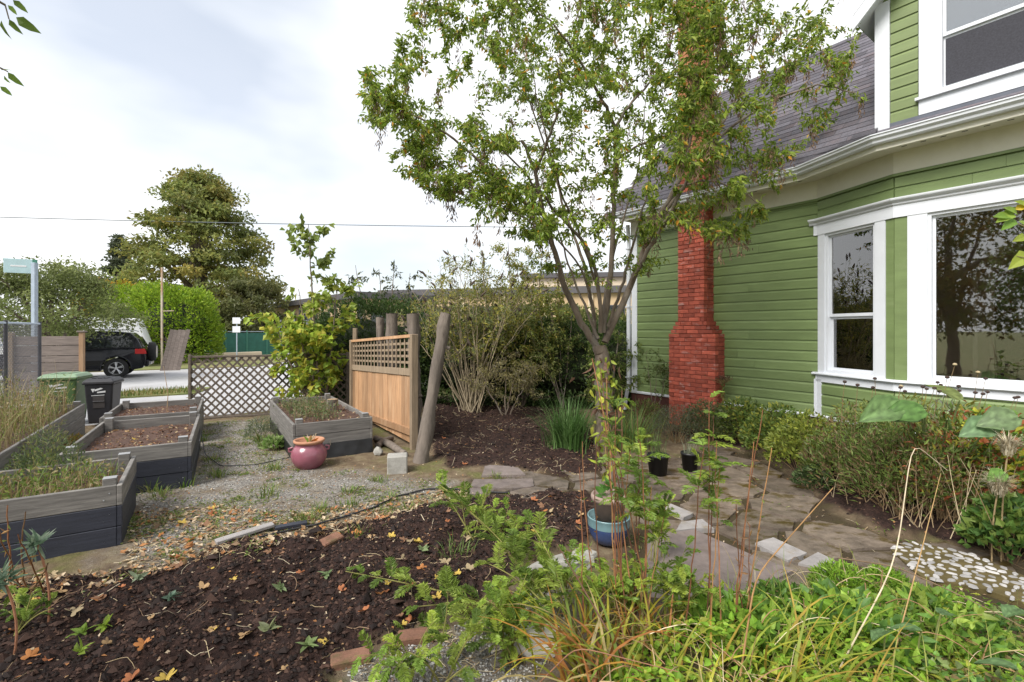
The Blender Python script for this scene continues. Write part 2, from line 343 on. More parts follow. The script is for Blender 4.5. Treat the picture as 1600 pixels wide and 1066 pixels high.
LEAF = foliage_mat('leaf', 0.45); DRY = foliage_mat('dry_leaf', 0.2, 0.75, 0.15); GLOSSY = foliage_mat('glossy_leaf', 0.25, 0.35, 0.5)
STEM = foliage_mat('plant_stem', 0.0, 0.75, 0.2)
M = dict(
 bark=mat('bark', (0.16, 0.125, 0.095), 0.9, 0.45, 9, (1, 1, 0.35), 0.8, 30, col2=(0.22, 0.20, 0.17), c2=(0.5, 0.7), c2s=6),
 log=mat('log_bark', (0.15, 0.125, 0.105), 0.9, 0.4, 8, (1, 1, 0.3), 1.0, 26, col2=(0.07, 0.055, 0.045), c2=(0.55, 0.68), c2s=9),
 cutwood=mat('cut_wood', (0.32, 0.22, 0.13), 0.8, 0.3, 10, bump=0.2),
 cedar=mat('cedar_board', (0.37, 0.215, 0.115), 0.7, 0.32, 5, (9, 9, 0.7), 0.25, 30, objvar=0.28, col2=(0.50, 0.33, 0.20), c2=(0.5, 0.75), c2s=2, stretch2=(4, 4, 0.6)),
 cedar_grey=mat('weathered_cedar', (0.25, 0.19, 0.13), 0.8, 0.3, 5, (8, 8, 0.7), 0.3, 30, objvar=0.12),
 lattice=mat('lattice_wood', (0.13, 0.105, 0.085), 0.85, 0.4, 7, (3, 3, 3), 0.25, 40, objvar=0.25),
 oldfence=mat('weathered_plank', (0.20, 0.165, 0.145), 0.85, 0.3, 5, (0.7, 6, 6), 0.35, 30, objvar=0.18),
 bedgrey=mat('grey_stained_board', (0.16, 0.15, 0.14), 0.7, 0.4, 6, (0.6, 0.6, 8), 0.25, 40, objvar=0.10, col2=(0.24, 0.225, 0.205), c2=(0.55, 0.8), c2s=3),
 bedtop=mat('pale_grey_cap', (0.26, 0.265, 0.275), 0.7, 0.15, 8, bump=0.2),
 bednavy=mat('navy_stained_board', (0.026, 0.029, 0.042), 0.6, 0.3, 6, (0.6, 0.6, 8), 0.25, 40, objvar=0.15),
 black_plastic=mat('black_plastic', (0.012, 0.012, 0.013), 0.45, 0.2, 10, bump=0.05),
 binblack=mat('black_bin_plastic', (0.022, 0.022, 0.027), 0.5, 0.2, 8),
 bingreen=mat('green_bin_plastic', (0.075, 0.135, 0.05), 0.5, 0.15, 6, col2=(0.12, 0.18, 0.09), c2=(0.6, 0.8), c2s=2),
 binlid=mat('faded_green_lid', (0.2, 0.29, 0.185), 0.5, 0.12, 6),
 white_print=mat('white_print', (0.65, 0.66, 0.68), 0.6, 0.1),
 concrete=mat('concrete', (0.30, 0.29, 0.265), 0.9, 0.25, 9, bump=0.4, bs=80, col2=(0.16, 0.15, 0.12), c2=(0.55, 0.75), c2s=5),
 steel=mat('galvanised_steel', (0.36, 0.42, 0.50), 0.45, 0.12, 10, metal=0.3),
 white=mat('white_paint', (0.63, 0.655, 0.70), 0.45, 0.04, 5, bump=0.04, bs=25, col2=(0.62, 0.63, 0.64), c2=(0.62, 0.85), c2s=4),
 cream=mat('cream_paint', (0.66, 0.64, 0.55), 0.5, 0.05, 4, col2=(0.55, 0.52, 0.43), c2=(0.55, 0.85), c2s=2.2),
 siding=mat('green_siding_paint', (0.155, 0.212, 0.082), 0.5, 0.14, 3.2, (0.6, 1, 3), 0.06, 30, objvar=0.08, col2=(0.20, 0.26, 0.115), c2=(0.55, 0.8), c2s=2),
 siding_up=mat('upper_green_paint', (0.175, 0.225, 0.095), 0.5, 0.1, 3, (0.6, 1, 3), objvar=0.04),
 brickred=mat('painted_red_brick', (0.38, 0.085, 0.052), 0.75, 0.35, 7, bump=0.7, bs=55, objvar=0.32, col2=(0.46, 0.24, 0.21), c2=(0.56, 0.68), c2s=4.0, stretch2=(1, 1, 2.6)),
 brickorange=mat('orange_brick', (0.40, 0.17, 0.08), 0.85, 0.3, 9, bump=0.4, objvar=0.25),
 mortar=mat('painted_mortar', (0.24, 0.06, 0.045), 0.9, 0.3, 8, bump=0.5),
 foundation=mat('foundation_brick', (0.085, 0.032, 0.025), 0.9, 0.35, 8, bump=0.5),
 shingle=mat('asphalt_shingle', (0.095, 0.09, 0.105), 0.95, 0.25, 30, bump=0.4, bs=200, objvar=0.32, col2=(0.13, 0.10, 0.105), c2=(0.5, 0.75), c2s=3),
 flashing=mat('dark_flashing', (0.10, 0.11, 0.14), 0.5, 0.15),
 interior=mat('interior_wall', (0.72, 0.56, 0.40), 0.8, 0.1),
 interior_dark=mat('interior_dark', (0.05, 0.045, 0.045), 0.9, 0.2),
 door=mat('interior_door', (0.70, 0.62, 0.5), 0.6, 0.08),
 screen=mat('insect_screen', (0.045, 0.045, 0.055), 0.9, 0.25, 60),
 stone=mat('mossy_flagstone', (0.135, 0.108, 0.086), 0.38, 0.5, 7, bump=0.7, bs=35, objvar=0.2, col2=(0.06, 0.042, 0.012), c2=(0.52, 0.62), c2s=3.2, stretch2=(1, 1.5, 1)),
 slab=mat('purple_grey_slab', (0.165, 0.135, 0.125), 0.6, 0.3, 8, bump=0.35, bs=45, objvar=0.12, col2=(0.12, 0.095, 0.075), c2=(0.55, 0.75), c2s=3),
 paleslab=mat('pale_stone', (0.25, 0.235, 0.23), 0.85, 0.2, 8, bump=0.4, bs=50, objvar=0.15, col2=(0.2, 0.17, 0.13), c2=(0.56, 0.72), c2s=7),
 pebble=mat('white_pebble', (0.33, 0.32, 0.315), 0.7, 0.25, 12, objvar=0.35),
 mosaic=mat('mosaic_bed', (0.085, 0.065, 0.022), 0.9, 0.4, 9, bump=0.5),
 whiterock=mat('white_rock', (0.66, 0.62, 0.58), 0.85, 0.12, 6, bump=0.4, bs=25),
 brick=mat('loose_brick', (0.20, 0.10, 0.065), 0.9, 0.35, 7, bump=0.6, bs=40, objvar=0.25, col2=(0.09, 0.075, 0.03), c2=(0.5, 0.65), c2s=6),
 potpink=mat('mauve_glazed_pot', (0.25, 0.085, 0.115), 0.22, 0.18, 5, col2=(0.34, 0.15, 0.16), c2=(0.55, 0.75), c2s=3, spec=0.6),
 terracotta=mat('terracotta', (0.40, 0.20, 0.12), 0.85, 0.2, 7, bump=0.2),
 potblue=mat('blue_glazed_pot', (0.04, 0.065, 0.16), 0.2, 0.35, 4, (1, 1, 2), spec=0.6),
 potteal=mat('teal_glaze_band', (0.13, 0.22, 0.24), 0.25, 0.25, 6, spec=0.6),
 claygrey=mat('grey_clay_pot', (0.26, 0.19, 0.16), 0.85, 0.25, 8, bump=0.2),
 hose=mat('black_hose', (0.02, 0.02, 0.022), 0.5, 0.2),
 soil=mat('bed_soil', (0.075, 0.042, 0.030), 0.95, 0.5, 16, bump=1.0, bs=45),
 lane=mat('lane_concrete', (0.36, 0.36, 0.37), 0.9, 0.12, 1.3, bump=0.15, bs=60, col2=(0.28, 0.275, 0.265), c2=(0.52, 0.72), c2s=0.7),
 verge=mat('verge_grass', (0.13, 0.15, 0.045), 0.95, 0.35, 4, bump=0.6, bs=30, col2=(0.22, 0.18, 0.09), c2=(0.45, 0.65), c2s=0.8),
 carpaint=mat('black_car_paint', (0.006, 0.007, 0.011), 0.12, 0.1, 3, spec=0.35),
 cartrim=mat('car_trim', (0.02, 0.02, 0.022), 0.5, 0.1),
 tyre=mat('tyre_rubber', (0.018, 0.018, 0.018), 0.85, 0.2),
 alloy=mat('alloy_rim', (0.55, 0.56, 0.58), 0.3, 0.05, metal=0.7),
 taillight=mat('tail_light', (0.45, 0.02, 0.02), 0.2, 0.1, spec=0.6),
 rvwhite=mat('white_caravan', (0.72, 0.73, 0.75), 0.5, 0.05, 2),
 darkglass=mat('dark_glass', (0.015, 0.018, 0.022), 0.06, 0.05, spec=0.8),
 signteal=mat('faded_street_sign', (0.40, 0.55, 0.58), 0.5, 0.08),
 greenpanel=mat('green_mesh_panel', (0.03, 0.13, 0.10), 0.7, 0.2, 4),
 greenpost=mat('green_fence_post', (0.06, 0.20, 0.15), 0.6, 0.15),
 rust=mat('rusty_pole', (0.45, 0.38, 0.30), 0.7, 0.2, 6, (1, 1, 0.5), col2=(0.35, 0.15, 0.05), c2=(0.5, 0.6), c2s=1.2),
 chain=mat('chain_wire', (0.075, 0.075, 0.085), 0.6, 0.2, metal=0.2),
 tan=mat('tan_render', (0.46, 0.34, 0.21), 0.9, 0.06, 1.0),
 tanpale=mat('pale_tan_render', (0.58, 0.48, 0.36), 0.9, 0.06, 1.0),
 fascia=mat('dark_fascia', (0.085, 0.08, 0.085), 0.7, 0.1),
 wire=mat('power_line', (0.10, 0.12, 0.14), 0.6, 0.05),
 core=mat('dark_hedge_filler', (0.02, 0.026, 0.012), 0.95, 0.4, 6),
 glass=glass_mat('window_glass', (0.80, 0.80, 0.78), 5.0),
 skyglass=glass_mat('upper_pane_glass', (0.75, 0.8, 0.8), 8.0),
)
# ================================================================== GROUND
GA = R(31.5)
UX = np.array([-math.sin(GA), math.cos(GA)]); VX = np.array([math.cos(GA), math.sin(GA)])

def gp(pts): return [G(*p) for p in pts]
P_MULCH = gp([(-80, 950), (60, 922), (220, 900), (330, 868), (430, 852), (560, 824), (640, 802), (700, 787), (760, 775), (830, 774),
              (905, 768), (925, 800), (915, 850), (850, 868), (800, 900), (740, 945), (640, 985), (540, 1030), (500, 1090), (470, 1250), (-500, 1250)])
P_MULCH2 = gp([(662, 640), (700, 632), (900, 640), (930, 690), (945, 722), (930, 735), (880, 746), (770, 728), (700, 735), (668, 700)])
P_HOUSE = gp([(1040, 680), (1120, 690), (1190, 708), (1250, 745), (1310, 797), (1390, 834), (1450, 840), (1660, 890), (1750, 700), (1300, 655), (1100, 645)])
P_GRAVEL = gp([(205, 885), (200, 745), (312, 735), (312, 664), (405, 655), (425, 700), (458, 735), (560, 738), (620, 752), (720, 752), (690, 775), (560, 808), (430, 838), (330, 862), (240, 895)])
P_GRIT = gp([(540, 1045), (700, 985), (790, 932), (850, 900), (885, 920), (880, 1000), (820, 1080), (560, 1130)])
P_PATIO = gp([(715, 770), (735, 748), (930, 735), (1040, 718), (1130, 697), (1185, 712), (1245, 748), (1305, 800), (1390, 838), (1440, 842), (1640, 895), (1660, 985),
              (1390, 912), (1330, 905), (1250, 928), (1150, 945), (1010, 935), (960, 880), (985, 835), (1030, 795), (930, 768), (830, 776)])

def masks(x, y):
    w = (fbm(x*2.2, y*2.2, 3)-0.5)*0.5
    w2 = (fbm(x*9, y*9, 9)-0.5)*0.25
    sm = lambda d, k: np.clip(d/k+0.5, 0, 1)
    mul = np.maximum(sm(sdist(x, y, P_MULCH)+w*0.5+w2*0.5, 0.06), sm(sdist(x, y, P_MULCH2)+w*0.5+w2*0.5, 0.08))
    mul = np.maximum(mul, sm(sdist(x, y, P_HOUSE)+w*.3+w2*.5, .1))
    gr = np.maximum(sm(sdist(x, y, P_GRAVEL)+w*1.2+w2, 0.35), 0.8*sm(sdist(x, y, P_GRIT)+w*0.6+w2, 0.25))
    pa = sm(sdist(x, y, P_PATIO)+w*0.2+w2*0.4, 0.12)
    return mul, gr, pa
def ground_h(x, y):
    x = np.asarray(x, float); y = np.asarray(y, float)
    mul, gr, pa = masks(x, y)
    h = (fbm(x*0.8, y*0.8, 21)-0.5)*0.05+(fbm(x*6, y*6, 22)-0.5)*0.02
    clod = fbm(x*5, y*5, 31, 5)
    h = h*(1-0.7*pa)+mul*(0.035+(clod-0.45)*0.17+(fbm(x*22, y*22, 35, 3)-0.5)*0.035)
    h = h-pa*0.022
    return h

def garden_material():
    m, N, L, B = new_mat('garden_ground')
    B.inputs['Roughness'].default_value = 0.95; B.inputs['Specular IOR Level'].default_value = 0.2
    tc = N.new('ShaderNodeTexCoord'); at = N.new('ShaderNodeAttribute'); at.attribute_name = 'tint'
    sp = N.new('ShaderNodeSeparateColor'); L.new(at.outputs['Color'], sp.inputs['Color'])
    def noise(s, d=6, r=0.6):
        n = N.new('ShaderNodeTexNoise'); n.inputs['Scale'].default_value = s; n.inputs['Detail'].default_value = d; n.inputs['Roughness'].default_value = r
        L.new(tc.outputs['Object'], n.inputs['Vector']); return n.outputs['Fac']
    def ramp(f, stops):
        r = N.new('ShaderNodeValToRGB'); L.new(f, r.inputs['Fac']); e = r.color_ramp.elements
        while len(e) < len(stops): e.new(0.5)
        for k, (p, c) in enumerate(stops): e[k].position = p; e[k].color = tuple(c)+(1,)
        return r.outputs['Color']
    def mix(f, a, b):
        q = N.new('ShaderNodeMix'); q.data_type = 'RGBA'; L.new(f, q.inputs['Factor']); L.new(a, q.inputs['A']); L.new(b, q.inputs['B']); return q.outputs['Result']
    dirt = ramp(noise(7, 8, 0.7), [(0.25, (0.075, 0.05, 0.032)), (0.5, (0.15, 0.11, 0.07)), (0.62, (0.20, 0.16, 0.10)), (0.78, (0.13, 0.13, 0.06))])
    grass = ramp(noise(30, 5, 0.7), [(0.3, (0.06, 0.065, 0.02)), (0.7, (0.19, 0.18, 0.07))])
    dirt = mix(ramp(noise(1.6, 4), [(0.52, (0, 0, 0)), (0.66, (1, 1, 1))]), dirt, grass)
    vor = N.new('ShaderNodeTexVoronoi'); vor.inputs['Scale'].default_value = 95; L.new(tc.outputs['Object'], vor.inputs['Vector'])
    gravel = ramp(vor.outputs['Color'], [(0.1, (0.105, 0.095, 0.085)), (0.5, (0.21, 0.195, 0.175)), (0.9, (0.36, 0.34, 0.31))])
    gravel = mix(ramp(noise(3.0, 6, 0.7), [(0.43, (0, 0, 0)), (0.68, (1, 1, 1))]), gravel, dirt)
    mulch = ramp(noise(26, 8, 0.72), [(0.3, (0.010, 0.0065, 0.0055)), (0.5, (0.030, 0.017, 0.014)), (0.66, (0.062, 0.034, 0.026)), (0.82, (0.12, 0.075, 0.05))])
    moss = ramp(noise(4, 7, 0.65), [(0.35, (0.045, 0.032, 0.02)), (0.5, (0.06, 0.045, 0.026)), (0.7, (0.05, 0.045, 0.014))])
    c = mix(sp.outputs['Red'], dirt, gravel); c = mix(sp.outputs['Blue'], c, moss); c = mix(sp.outputs['Green'], c, mulch)
    L.new(c, B.inputs['Base Color'])
    b = N.new('ShaderNodeBump'); b.inputs['Strength'].default_value = 0.9; b.inputs['Distance'].default_value = 0.02
    L.new(noise(55, 8, 0.75), b.inputs['Height']); L.new(b.outputs['Normal'], B.inputs['Normal'])
    return m
ys = [0.9]
while ys[-1] < 13.2: ys.append(ys[-1]+max(0.012, 0.0075*ys[-1]))
ys = np.array(ys); xs = np.arange(-12.0, 8.5, 0.028)
gx, gy = np.meshgrid(xs, ys); mul, gr, pa = masks(gx, gy); gz = ground_h(gx, gy)
edge = np.minimum.reduce([gx+12.0, 8.5-gx, gy-0.9, 13.2-gy]); gz = gz-np.clip(0.3-edge, 0, 1)*0.5
nx, ny = len(xs), len(ys)
idx = np.arange(nx*ny).reshape(ny, nx)
q = MB(); q.add(np.stack([gx, gy, gz], -1).reshape(-1, 3), np.stack([idx[:-1, :-1], idx[:-1, 1:], idx[1:, 1:], idx[1:, :-1]], -1).reshape(-1, 4),
                np.stack([gr, mul, pa], -1).reshape(-1, 3))
tag(q.build('garden_ground', garden_material(), smooth=True), 'bare garden soil with gravel, dark mulch and trodden dry grass', kind='structure')
q = MB(); q.add([(-900, -300, -0.10), (900, -300, -0.10), (900, 1500, -0.10), (-900, 1500, -0.10)], [[0, 1, 2, 3]])
tag(q.build('ground', M['verge']), 'rough grassy ground around the garden', kind='structure')

# lane, drive and verge behind the lattice fence, laid out along the garden axes
O0 = np.array([-6.3, 9.75])
def uv(u, v): return tuple(O0+UX*u+VX*v)
q = MB(); q.prism([uv(-0.1, -14), uv(-0.1, 2.5), uv(3.6, 8), uv(30, 14), uv(30, -14)], -0.3, 0.012)
tag(q.build('lane', M['lane']), 'pale worn concrete lane behind the lattice fence', kind='structure')
q = MB(); q.prism([uv(3.9, -14), uv(3.9, -0.2), uv(5.3, 0.2), uv(5.3, -14)], -0.2, 0.05)
tag(q.build('grass_verge', M['verge']), 'strip of mown grass beside the parked car', kind='structure')
q = MB(); q.prism([uv(14, -14), uv(14, 2.0), uv(17, 3.5), uv(30, 5), uv(30, -14)], -0.2, 0.05)
tag(q.build('grass_bank', M['verge']), 'dry grass beyond the driveway', kind='structure')
# blades on the verge
n = 2600; vv = rng.uniform(-7, 0.0, n); uu = rng.uniform(3.95, 5.25, n)
P = np.c_[O0+np.outer(uu, UX)+np.outer(vv, VX), np.full(n, 0.05)]
q = MB(); q.blades(P, rdirs(n), rng.uniform(0.05, 0.14, n), 0.02, rng.uniform(0.2, 1.2, n), np.where(rng.random((n, 1)) < 0.35, (0.30, 0.24, 0.10), (0.14, 0.19, 0.05)), 2)
tag(q.build('verge_grass', LEAF), 'short green and straw grass blades on the verge', 'grass', kind='stuff')

# ------------------------------------------------------------------ stone path
patio = tag(bpy.data.objects.new('stone_path', None), 'irregular mossy flagstone path beside the house bed', kind='structure'); C.objects.link(patio)
def clip(poly, a, b, c):             # keep a*x+b*y<=c
    o = []
    for k in range(len(poly)):
        p, r_ = poly[k], poly[(k+1) % len(poly)]
        dp, dr = a*p[0]+b*p[1]-c, a*r_[0]+b*r_[1]-c
        if dp <= 0: o.append(p)
        if dp*dr < 0:
            t = dp/(dp-dr); o.append((p[0]+(r_[0]-p[0])*t, p[1]+(r_[1]-p[1])*t))
    return o
lo = np.min(P_PATIO, 0)-0.6; hi = np.max(P_PATIO, 0)+0.6
seeds = []
for i, sx in enumerate(np.arange(lo[0], hi[0], 0.52)):
    for sy in np.arange(lo[1], hi[1], 0.47):
        seeds.append((sx+rng.uniform(-0.2, 0.2), sy+(0.235 if i % 2 else 0)+rng.uniform(-0.17, 0.17)))
seeds = np.array(seeds)
FRONT = [ # hand placed slabs in the near part of the path: outline in photo pixels, material
 ([(1012, 838), (1085, 830), (1192, 876), (1245, 895), (1130, 945), (1010, 940)], 'slab'),
 ([(1056, 832), (1064, 818), (1098, 814), (1116, 829), (1086, 829)], 'paleslab'),
 ([(1178, 852), (1208, 843), (1262, 868), (1232, 880)], 'paleslab'),
 ([(1246, 884), (1278, 866), (1306, 880), (1290, 892)], 'paleslab'),
 ([(1030, 792), (1048, 789), (1084, 804), (1068, 812)], 'paleslab'),
 ([(752, 745), (758, 728), (808, 731), (822, 744)], 'slab'),
 ([(733, 762), (740, 751), (832, 750), (836, 762), (800, 766)], 'slab'),
 ([(730, 775), (735, 765), (762, 766), (766, 774)], 'slab')]
FP = [gp(f) for f, _ in FRONT]
mos_poly = gp([(1392, 862), (1425, 848), (1520, 870), (1605, 905), (1612, 950), (1540, 925), (1440, 905)])
for k, sd_ in enumerate(seeds):
    if sdist(np.array([sd_[0]]), np.array([sd_[1]]), P_PATIO)[0] < 0.02: continue
    if max(sdist(np.array([sd_[0]]), np.array([sd_[1]]), p)[0] for p in FP[:5]+[mos_poly]) > 0.02: continue
    poly = [(sd_[0]-1, sd_[1]-1), (sd_[0]+1, sd_[1]-1), (sd_[0]+1, sd_[1]+1), (sd_[0]-1, sd_[1]+1)]
    for j, o_ in enumerate(seeds):
        d = o_-sd_
        if j == k or d@d > 4: continue
        mpt = (o_+sd_)/2; poly = clip(poly, d[0], d[1], d@mpt)
        if len(poly) < 3: break
    poly = np.array(poly); c = poly.mean(0)
    dense = []
    for a, b in zip(poly, np.roll(poly, -1, 0)):
        for t in (0, 0.34, 0.67): dense.append(a+(b-a)*t)
    dense = np.array(dense); dense = c+(dense-c)*(1-0.030/np.maximum(np.linalg.norm(dense-c, axis=1), 0.1)[:, None])*(1+rng.uniform(-0.035, 0.01, (len(dense), 1)))
    q = MB(); q.prism(dense-c, -0.05, rng.uniform(-0.001, 0.008), top=0.98)
    q.build('flagstone', M['stone'], patio, loc=(c[0], c[1], 0), rot=(rng.uniform(-.008, .008), rng.uniform(-.008, .008), 0))
for p, (_, mm) in zip(FP, FRONT):
    p = np.array(p); c = p.mean(0)
    dense = np.concatenate([[a+(b-a)*t for t in (0, .3, .6)] for a, b in zip(p, np.roll(p, -1, 0))])-c
    dense = dense*(1+rng.uniform(-.03, .02, (len(dense), 1)))
    if sum(np.cross(dense, np.roll(dense, -1, 0))) < 0: dense = dense[::-1]
    q = MB(); q.prism(dense, -0.05, 0.014+rng.uniform(0, .006), top=0.985)
    q.build('flagstone', M[mm], patio, loc=(c[0], c[1], 0))
# pebble mosaic
p = np.array(mos_poly)
if sum(np.cross(p-p.mean(0), np.roll(p-p.mean(0), -1, 0))) < 0: p = p[::-1]
mo = MB().prism(p, -0.05, 0.016).build('mosaic_bed', M['mosaic'], patio)
pm = []
for k in range(4):
    q = MB(); a = np.arange(9)/9*2*math.pi; rr = 0.027*(1+rng.uniform(-.22, .22, 9))
    q.prism(np.c_[rr*np.cos(a)*1.2, rr*np.sin(a)*0.72], 0, 0.011, top=0.8); pm.append(q.mesh('pebble'))
    pm[-1].materials.append(M['pebble'])
placed = []
for x, y in inside_pts(mos_poly, 1500):
    if all((x-a)**2+(y-b)**2 > 0.051**2 for a, b in placed): placed.append((x, y))
for x, y in sorted(placed, key=lambda p_: p_[1])[:295]:
    o = obj('pebble', random.choice(pm), None, mo, (x, y, 0.011), (0, 0, random.uniform(0, 6.3)))
    s_ = random.uniform(.6, 1.25); o.scale = (s_, s_*random.uniform(.8, 1.2), 1)

rest_p = sorted(placed, key=lambda p_: p_[1])[295:]
if rest_p:
    q = MB()
    for x, y in rest_p:
        a = np.arange(8)/8*2*math.pi; rr = .026*(1+rng.uniform(-.2, .2, 8)); b = rng.uniform(0, 6.28); X, Y_ = rr*np.cos(a)*1.2, rr*np.sin(a)*.75
        q.prism(np.c_[x+X*math.cos(b)-Y_*math.sin(b), y+X*math.sin(b)+Y_*math.cos(b)], .011, .022, top=.8)
    tag(q.build('far_pebbles', M['pebble'], mo), kind='stuff')

# ------------------------------------------------------------------ litter on the soil
def scatter(poly, n, seed): return inside_pts(poly, n, np.random.default_rng(seed))
def litter_leaves(pts, L, col, seed, lift=0.006):
    r = np.random.default_rng(seed); n = len(pts); z = ground_h(pts[:, 0], pts[:, 1])
    D = r.normal(size=(n, 3)); D[:, 2] *= 0.25; N_ = np.c_[r.normal(size=(n, 2))*0.35, np.ones(n)]
    q = MB(); q.leaves(np.c_[pts, z+lift], D, N_, L*r.uniform(.6, 1.3, n), L*r.uniform(.4, .8, n), col, fold=0.5, droop=-0.1); return q
EDGE = gp([(190, 900), (205, 800), (330, 790), (440, 800), (560, 790), (690, 765), (760, 760), (700, 795), (560, 835), (430, 868), (300, 895), (100, 945), (-50, 960), (-50, 900)])
r8 = np.random.default_rng(8)
pts = scatter(EDGE, 1700, 1)
pal = np.array([(0.42, 0.32, 0.20), (0.30, 0.19, 0.10), (0.50, 0.40, 0.28), (0.36, 0.17, 0.07), (0.24, 0.16, 0.10)])
q = litter_leaves(pts, 0.052, pal[r8.integers(0, 5, len(pts))], 2)
tag(q.build('leaf_litter', DRY), 'tan and brown leaf litter along the gravel edge', 'leaf litter', kind='stuff')
ALLG = gp([(-60, 940), (205, 880), (205, 745), (320, 690), (420, 680), (640, 740), (740, 640), (930, 650), (930, 760), (900, 880), (700, 1000), (480, 1200), (-400, 1200)])
pts = scatter(ALLG, 2400, 5)
pts = np.r_[pts, scatter(P_PATIO, 700, 55), scatter(P_HOUSE, 600, 56)]; q = litter_leaves(pts, 0.024, pal[r8.integers(0, 5, len(pts))]*1.05, 6)
tag(q.build('leaf_crumbs', DRY), 'small pale leaf crumbs strewn over mulch and gravel', 'leaf litter', kind='stuff')
# straw and twigs
def straws(pts, L, rad, cols, seed):
    r = np.random.default_rng(seed); q = MB()
    for x, y in pts:
        a = r.uniform(0, 6.28); l = L*r.uniform(.4, 1.5); d = np.array([math.cos(a), math.sin(a)])*l/2; b = r.normal(0, .12*l, 2)
        t_ = np.linspace(0, 1, 6)[:, None]; pp = np.array((x, y))+(2*t_-1)*d+4*t_*(1-t_)*b
        z = ground_h(pp[:, 0], pp[:, 1])+0.006+r.uniform(0, .006, 6)
        q.tube(np.c_[pp, z], rad*r.uniform(.6, 1.3), 3, cols[r.integers(len(cols))], cap=False)
    return q
scol = [(0.45, 0.36, 0.22), (0.34, 0.26, 0.15), (0.24, 0.16, 0.10), (0.55, 0.47, 0.33)]
q = straws(np.r_[scatter(EDGE, 620, 9), scatter(P_GRIT, 120, 10), scatter(P_MULCH, 200, 11), scatter(P_MULCH2, 380, 12), scatter(P_PATIO, 120, 14), scatter(P_HOUSE, 200, 15)], 0.12, 0.0018, scol, 13)
tag(q.build('straw_litter', STEM), 'dry straw and thin twigs lying on the soil', 'straw', kind='stuff')
# soil clods and bark chips in the mulch
def chips(pts, smin, smax, cols, seed):
    r = np.random.default_rng(seed); q = MB(); z = ground_h(pts[:, 0], pts[:, 1])
    base = np.array([(1, 0, 0), (-1, 0, 0), (0, 1, 0), (0, -1, 0), (0, 0, 1), (0, 0, -1)], float)
    f = np.array([[0, 2, 4], [2, 1, 4], [1, 3, 4], [3, 0, 4], [2, 0, 5], [1, 2, 5], [3, 1, 5], [0, 3, 5]])
    n = len(pts); s_ = r.uniform(smin, smax, (n, 1, 1))*r.uniform(.4, 1.2, (n, 1, 3)); v = base[None]*s_*(1+r.uniform(-.35, .35, (n, 6, 3)))
    a = r.uniform(0, 6.28, n); ca, sa = np.cos(a)[:, None], np.sin(a)[:, None]
    x = v[..., 0]*ca-v[..., 1]*sa; y = v[..., 0]*sa+v[..., 1]*ca
    v = np.stack([x+pts[:, :1], y+pts[:, 1:], v[..., 2]*0.75+z[:, None]+0.003], -1)
    ff = (f[None]+np.arange(n)[:, None, None]*6).reshape(-1, 3)
    return q.add(v.reshape(-1, 3), ff, np.repeat(np.asarray(cols)[r.integers(0, len(cols), n)], 6, 0))
mc = [(0.014, 0.009, 0.008), (0.028, 0.016, 0.013), (0.05, 0.028, 0.021), (0.075, 0.042, 0.03), (0.02, 0.013, 0.011)]
q = chips(np.r_[scatter(P_MULCH, 15000, 21), scatter(P_MULCH2, 5000, 22), scatter(P_HOUSE, 3500, 27)], 0.005, 0.02, mc, 23)
cl = chips(np.r_[scatter(P_MULCH, 900, 28), scatter(P_MULCH2, 260, 29)], .018, .045, mc[:3]+mc[4:], 30); q.add(np.concatenate(cl.V), cl.F[0], np.concatenate(cl.T))
tag(q.build('mulch_chips', STEM), 'dark brown crumbly compost and bark mulch', 'mulch', kind='stuff')
gc = [(0.16, 0.155, 0.15), (0.27, 0.265, 0.25), (0.40, 0.39, 0.37), (0.10, 0.095, 0.09)]
gpts = np.r_[scatter(P_GRAVEL, 6500, 24), scatter(P_GRIT, 3000, 25)]
q = chips(gpts, 0.004, 0.012, gc, 26)
tag(q.build('gravel_stones', STEM), 'fine grey gravel between the raised beds', 'gravel', kind='stuff')

# creeping weeds in loose patches over gravel, dirt and joints of the path
r9 = np.random.default_rng(77); cs_ = np.r_[scatter(P_GRAVEL, 120, 78), scatter(EDGE, 40, 79), scatter(P_PATIO, 26, 80)]
wp = np.concatenate([c+r9.normal(0, r9.uniform(.03, .12), (r9.integers(12, 60), 2)) for c in cs_]); n = len(wp)
q = MB().leaves(np.c_[wp, ground_h(wp[:, 0], wp[:, 1])+.004], np.c_[r9.normal(size=(n, 2)), r9.uniform(.1, .9, n)], np.c_[r9.normal(0, .5, (n, 2)), np.ones(n)], r9.uniform(.02, .05, n), r9.uniform(.008, .02, n),
   np.array([(.16, .23, .05), (.22, .26, .07), (.12, .18, .04), (.3, .28, .12)])[r9.integers(0, 4, n)])
tag(q.build('creeping_weeds', LEAF), 'low creeping green weeds in patches on gravel and path', 'weeds', kind='stuff')
def lobed_leaf(size, col, lobes=5, seed=0):       # maple-like dry leaf, curled
    r = np.random.default_rng(seed); n = lobes*4+1; a = np.linspace(-2.5, 2.5, n)
    rad = size*(0.55+0.45*np.abs(np.cos(a*lobes/2.5*0.5*math.pi/1.0)))*(1-0.12*np.abs(a))
    v = [(0, 0, 0)]+[(rr*math.cos(t), rr*math.sin(t), 0.22*size*math.sin(t*2+seed)+0.28*(rr**2)/size) for rr, t in zip(rad, a)]
    return MB().add(v, [[0, k, k+1] for k in range(1, n)], np.asarray(col)*r.uniform(.8, 1.2))
lm = []
lc = [(0.40, 0.17, 0.06), (0.38, 0.25, 0.13), (0.27, 0.15, 0.09), (0.42, 0.33, 0.20), (0.42, 0.30, 0.07), (0.33, 0.13, 0.06)]
for k, c in enumerate(lc): me = lobed_leaf(0.05, c, 5, k).mesh('fallen_leaf'); me.materials.append(DRY); lm.append(me)
lp = np.r_[scatter(P_MULCH, 96, 31), scatter(EDGE, 46, 32), scatter(P_MULCH2, 16, 33)]
